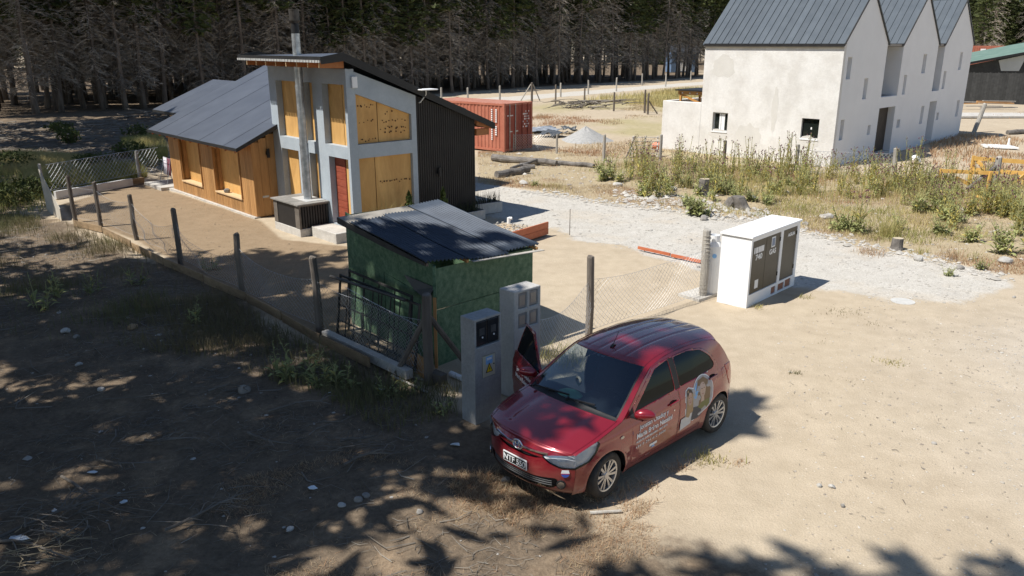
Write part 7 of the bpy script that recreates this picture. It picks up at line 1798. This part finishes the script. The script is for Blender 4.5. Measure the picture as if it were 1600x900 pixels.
# stones
def stones(name, label, pts, r0, m, fl=.6, sub=None):
    V, Fc = np.array(ICO_V), np.array(ICO_F); n = len(pts); r = r0 * vrg.lognormal(0, .45, n)
    # low-poly: use an octahedron-like cut of the ico for tiny stones
    OV = np.array([(1, 0, 0), (0, 1, 0), (-1, 0, 0), (0, -1, 0), (0, 0, 1), (0, 0, -1), (.7, .7, .1), (-.7, .65, .2), (-.6, -.75, .1), (.72, -.6, .15)], float); OF = np.array([(0, 6, 4), (6, 1, 4), (1, 7, 4), (7, 2, 4), (2, 8, 4), (8, 3, 4), (3, 9, 4), (9, 0, 4)])
    s = r[:, None, None] * vrg.uniform(.7, 1.25, (n, 10, 1)) * OV[None]; a = vrg.uniform(0, 6.28, n); c, s_ = np.cos(a)[:, None], np.sin(a)[:, None]
    X = s[:, :, 0] * c - s[:, :, 1] * s_; Y = s[:, :, 0] * s_ + s[:, :, 1] * c; Z = s[:, :, 2] * fl
    P = np.stack([X + pts[:, 0:1], Y + pts[:, 1:2], Z + (hgt(pts[:, 0], pts[:, 1]) + r * .1)[:, None]], -1).reshape(-1, 3); Fx = (np.arange(n)[:, None, None] * 10 + OF[None]).reshape(-1, 3)
    tag(np_mesh(name, P, Fx, m, cols=np.repeat(vrg.random(n), 10)), label, kind='stuff')
M_peb = mat('pebble', (.42, .38, .32), (.62, .58, .51), scale=2, rough=.9, tint=(.24, .20, .16))
M_soil = mat('soil_crumb', (.20, .145, .09), (.34, .26, .17), scale=2, rough=.95, tint=(.16, .12, .08))
M_pebw = mat('pale_pebble', (.40, .375, .33), (.58, .55, .50), scale=2, rough=.9, tint=(.34, .315, .275))
stones('gravel', 'loose pale gravel on the drive', sample(ROAD, 9000, -.15), .016, M_pebw)
edge_d = lambda x, y: np.exp(-(np.abs(sdf(ROAD, x, y)) / .35) ** 2)
big_road = [(p[0], p[1]) for p in ROAD[:20]]
stones('gravel', 'rubble of pale stones along the edges of the drive', sample([(-3, 14), (-3, 30), (16, 30), (16, 14)], 1700, 0, lambda x, y: edge_d(x, y) * (sdf(BANK, x, y) > -.5)), .034, M_pebw)
stones('gravel', 'small stones on the verge', sample(BANK, 1800, 0), .035, M_peb)
RB = pg((1000, 300), (1200, 325), (1200, 345), (1050, 330), (960, 318), (960, 300))
stones('gravel', 'pale rubble below the stumps', sample(RB, 420, 0), .065, M_pebw)
stones('gravel', 'pebbles scattered over the open sand', sample(OPENS + [], 3200, 0), .010, M_peb)
stones('gravel', 'pebbles on the pale sand at the right', sample([(5, 6), (14, 7), (16, 16), (9, 15)], 3500, 0), .010, M_pebw)
stones('gravel', 'small pale stones in the shaded litter', sample(LIT, 500, 0), .020, M_pebw)
stones('gravel', 'crumbs of soil in the raked yard', sample(YARD, 1500, 0), .011, M_soil)
for k, (u, v, r, lb, m) in enumerate(((102, 517, .09, 'pale stone at the left in the deep shade', M_stonew), (120, 525, .07, 'blue grey stone touching the pale stone', M_stone), (123, 568, .065, 'rounded white stone alone in the shade', M_stonew), (157, 605, .06, 'pale square stone near the dark twigs', M_stonew), (207, 510, .13, 'flat sawn stump slice half buried in the litter', M_oldbd), (560, 780, .06, 'dark striped stone at the edge of the sunlit sand', M_stone), (572, 774, .055, 'grey stone beside the dark striped one', M_stone), (534, 786, .05, 'pale pebble left of the dark striped stone', M_stonew), (452, 817, .045, 'pale stone in the shade near the bottom', M_stonew), (655, 800, .05, 'dark clod on the sunlit sand', M_stone), (1460, 690, .04, 'flat brown stone on the open sand', M_stone), (1585, 462, .05, 'dark round stone at the right edge of the sand', M_stone), (1317, 787, .04, 'dark stone near the bottom shadow', M_stone), (1300, 757, .05, 'white stone on the sand near the bottom shadow', M_stonew), (1280, 756, .045, 'pale stone left of the white stone', M_stonew), (92, 488, .05, 'small stone behind the pale pair', M_stone), (790, 745, .08, 'rounded stone in the grass under the car nose', M_stone), (310, 520, .10, 'pale chip of bark near the sunlit strip', M_oldbd), (380, 607, .12, 'sunlit root stump with pale broken wood', M_dead))):
    p = onp(u, v); mb = MB(); rock(mb, (p.x, p.y, p.z + r * .25), r, 140 + k, .55 if 'flat' in lb else .75); tag(mb.build('stone', m), lb, 'stone')
M_plast = mat('plastic_scrap', (.66, .72, .76), (.78, .82, .84), scale=5, rough=.4)
for k, (u, v, s, lb) in enumerate(((595, 607, .07, 'white plastic scrap by the foot of the leaning brace'), (712, 695, .09, 'white paper scrap left of the car nose'), (487, 760, .07, 'white upright scrap in the shade'), (145, 735, .08, 'torn white scrap among the twigs'), (84, 792, .06, 'blue white wrapper in the twig heap'), (192, 780, .06, 'small pale scrap right of the twig heap'), (30, 840, .13, 'pale plastic strip under the long branch'), (515, 614, .04, 'small white chip at the shed end of the fence'))):
    p = onp(u, v, .01); qq = random.Random(k); P = [p + Vector((s * math.cos(a) * qq.uniform(.5, 1.1), s * .6 * math.sin(a) * qq.uniform(.6, 1.1), .01 + .03 * qq.random())) for a in np.linspace(0, 6.28, 8)[:-1]]
    mb = MB(); mb.prism(P, (0, 0, .006)); tag(mb.build('scrap', M_plast), lb, 'scrap')
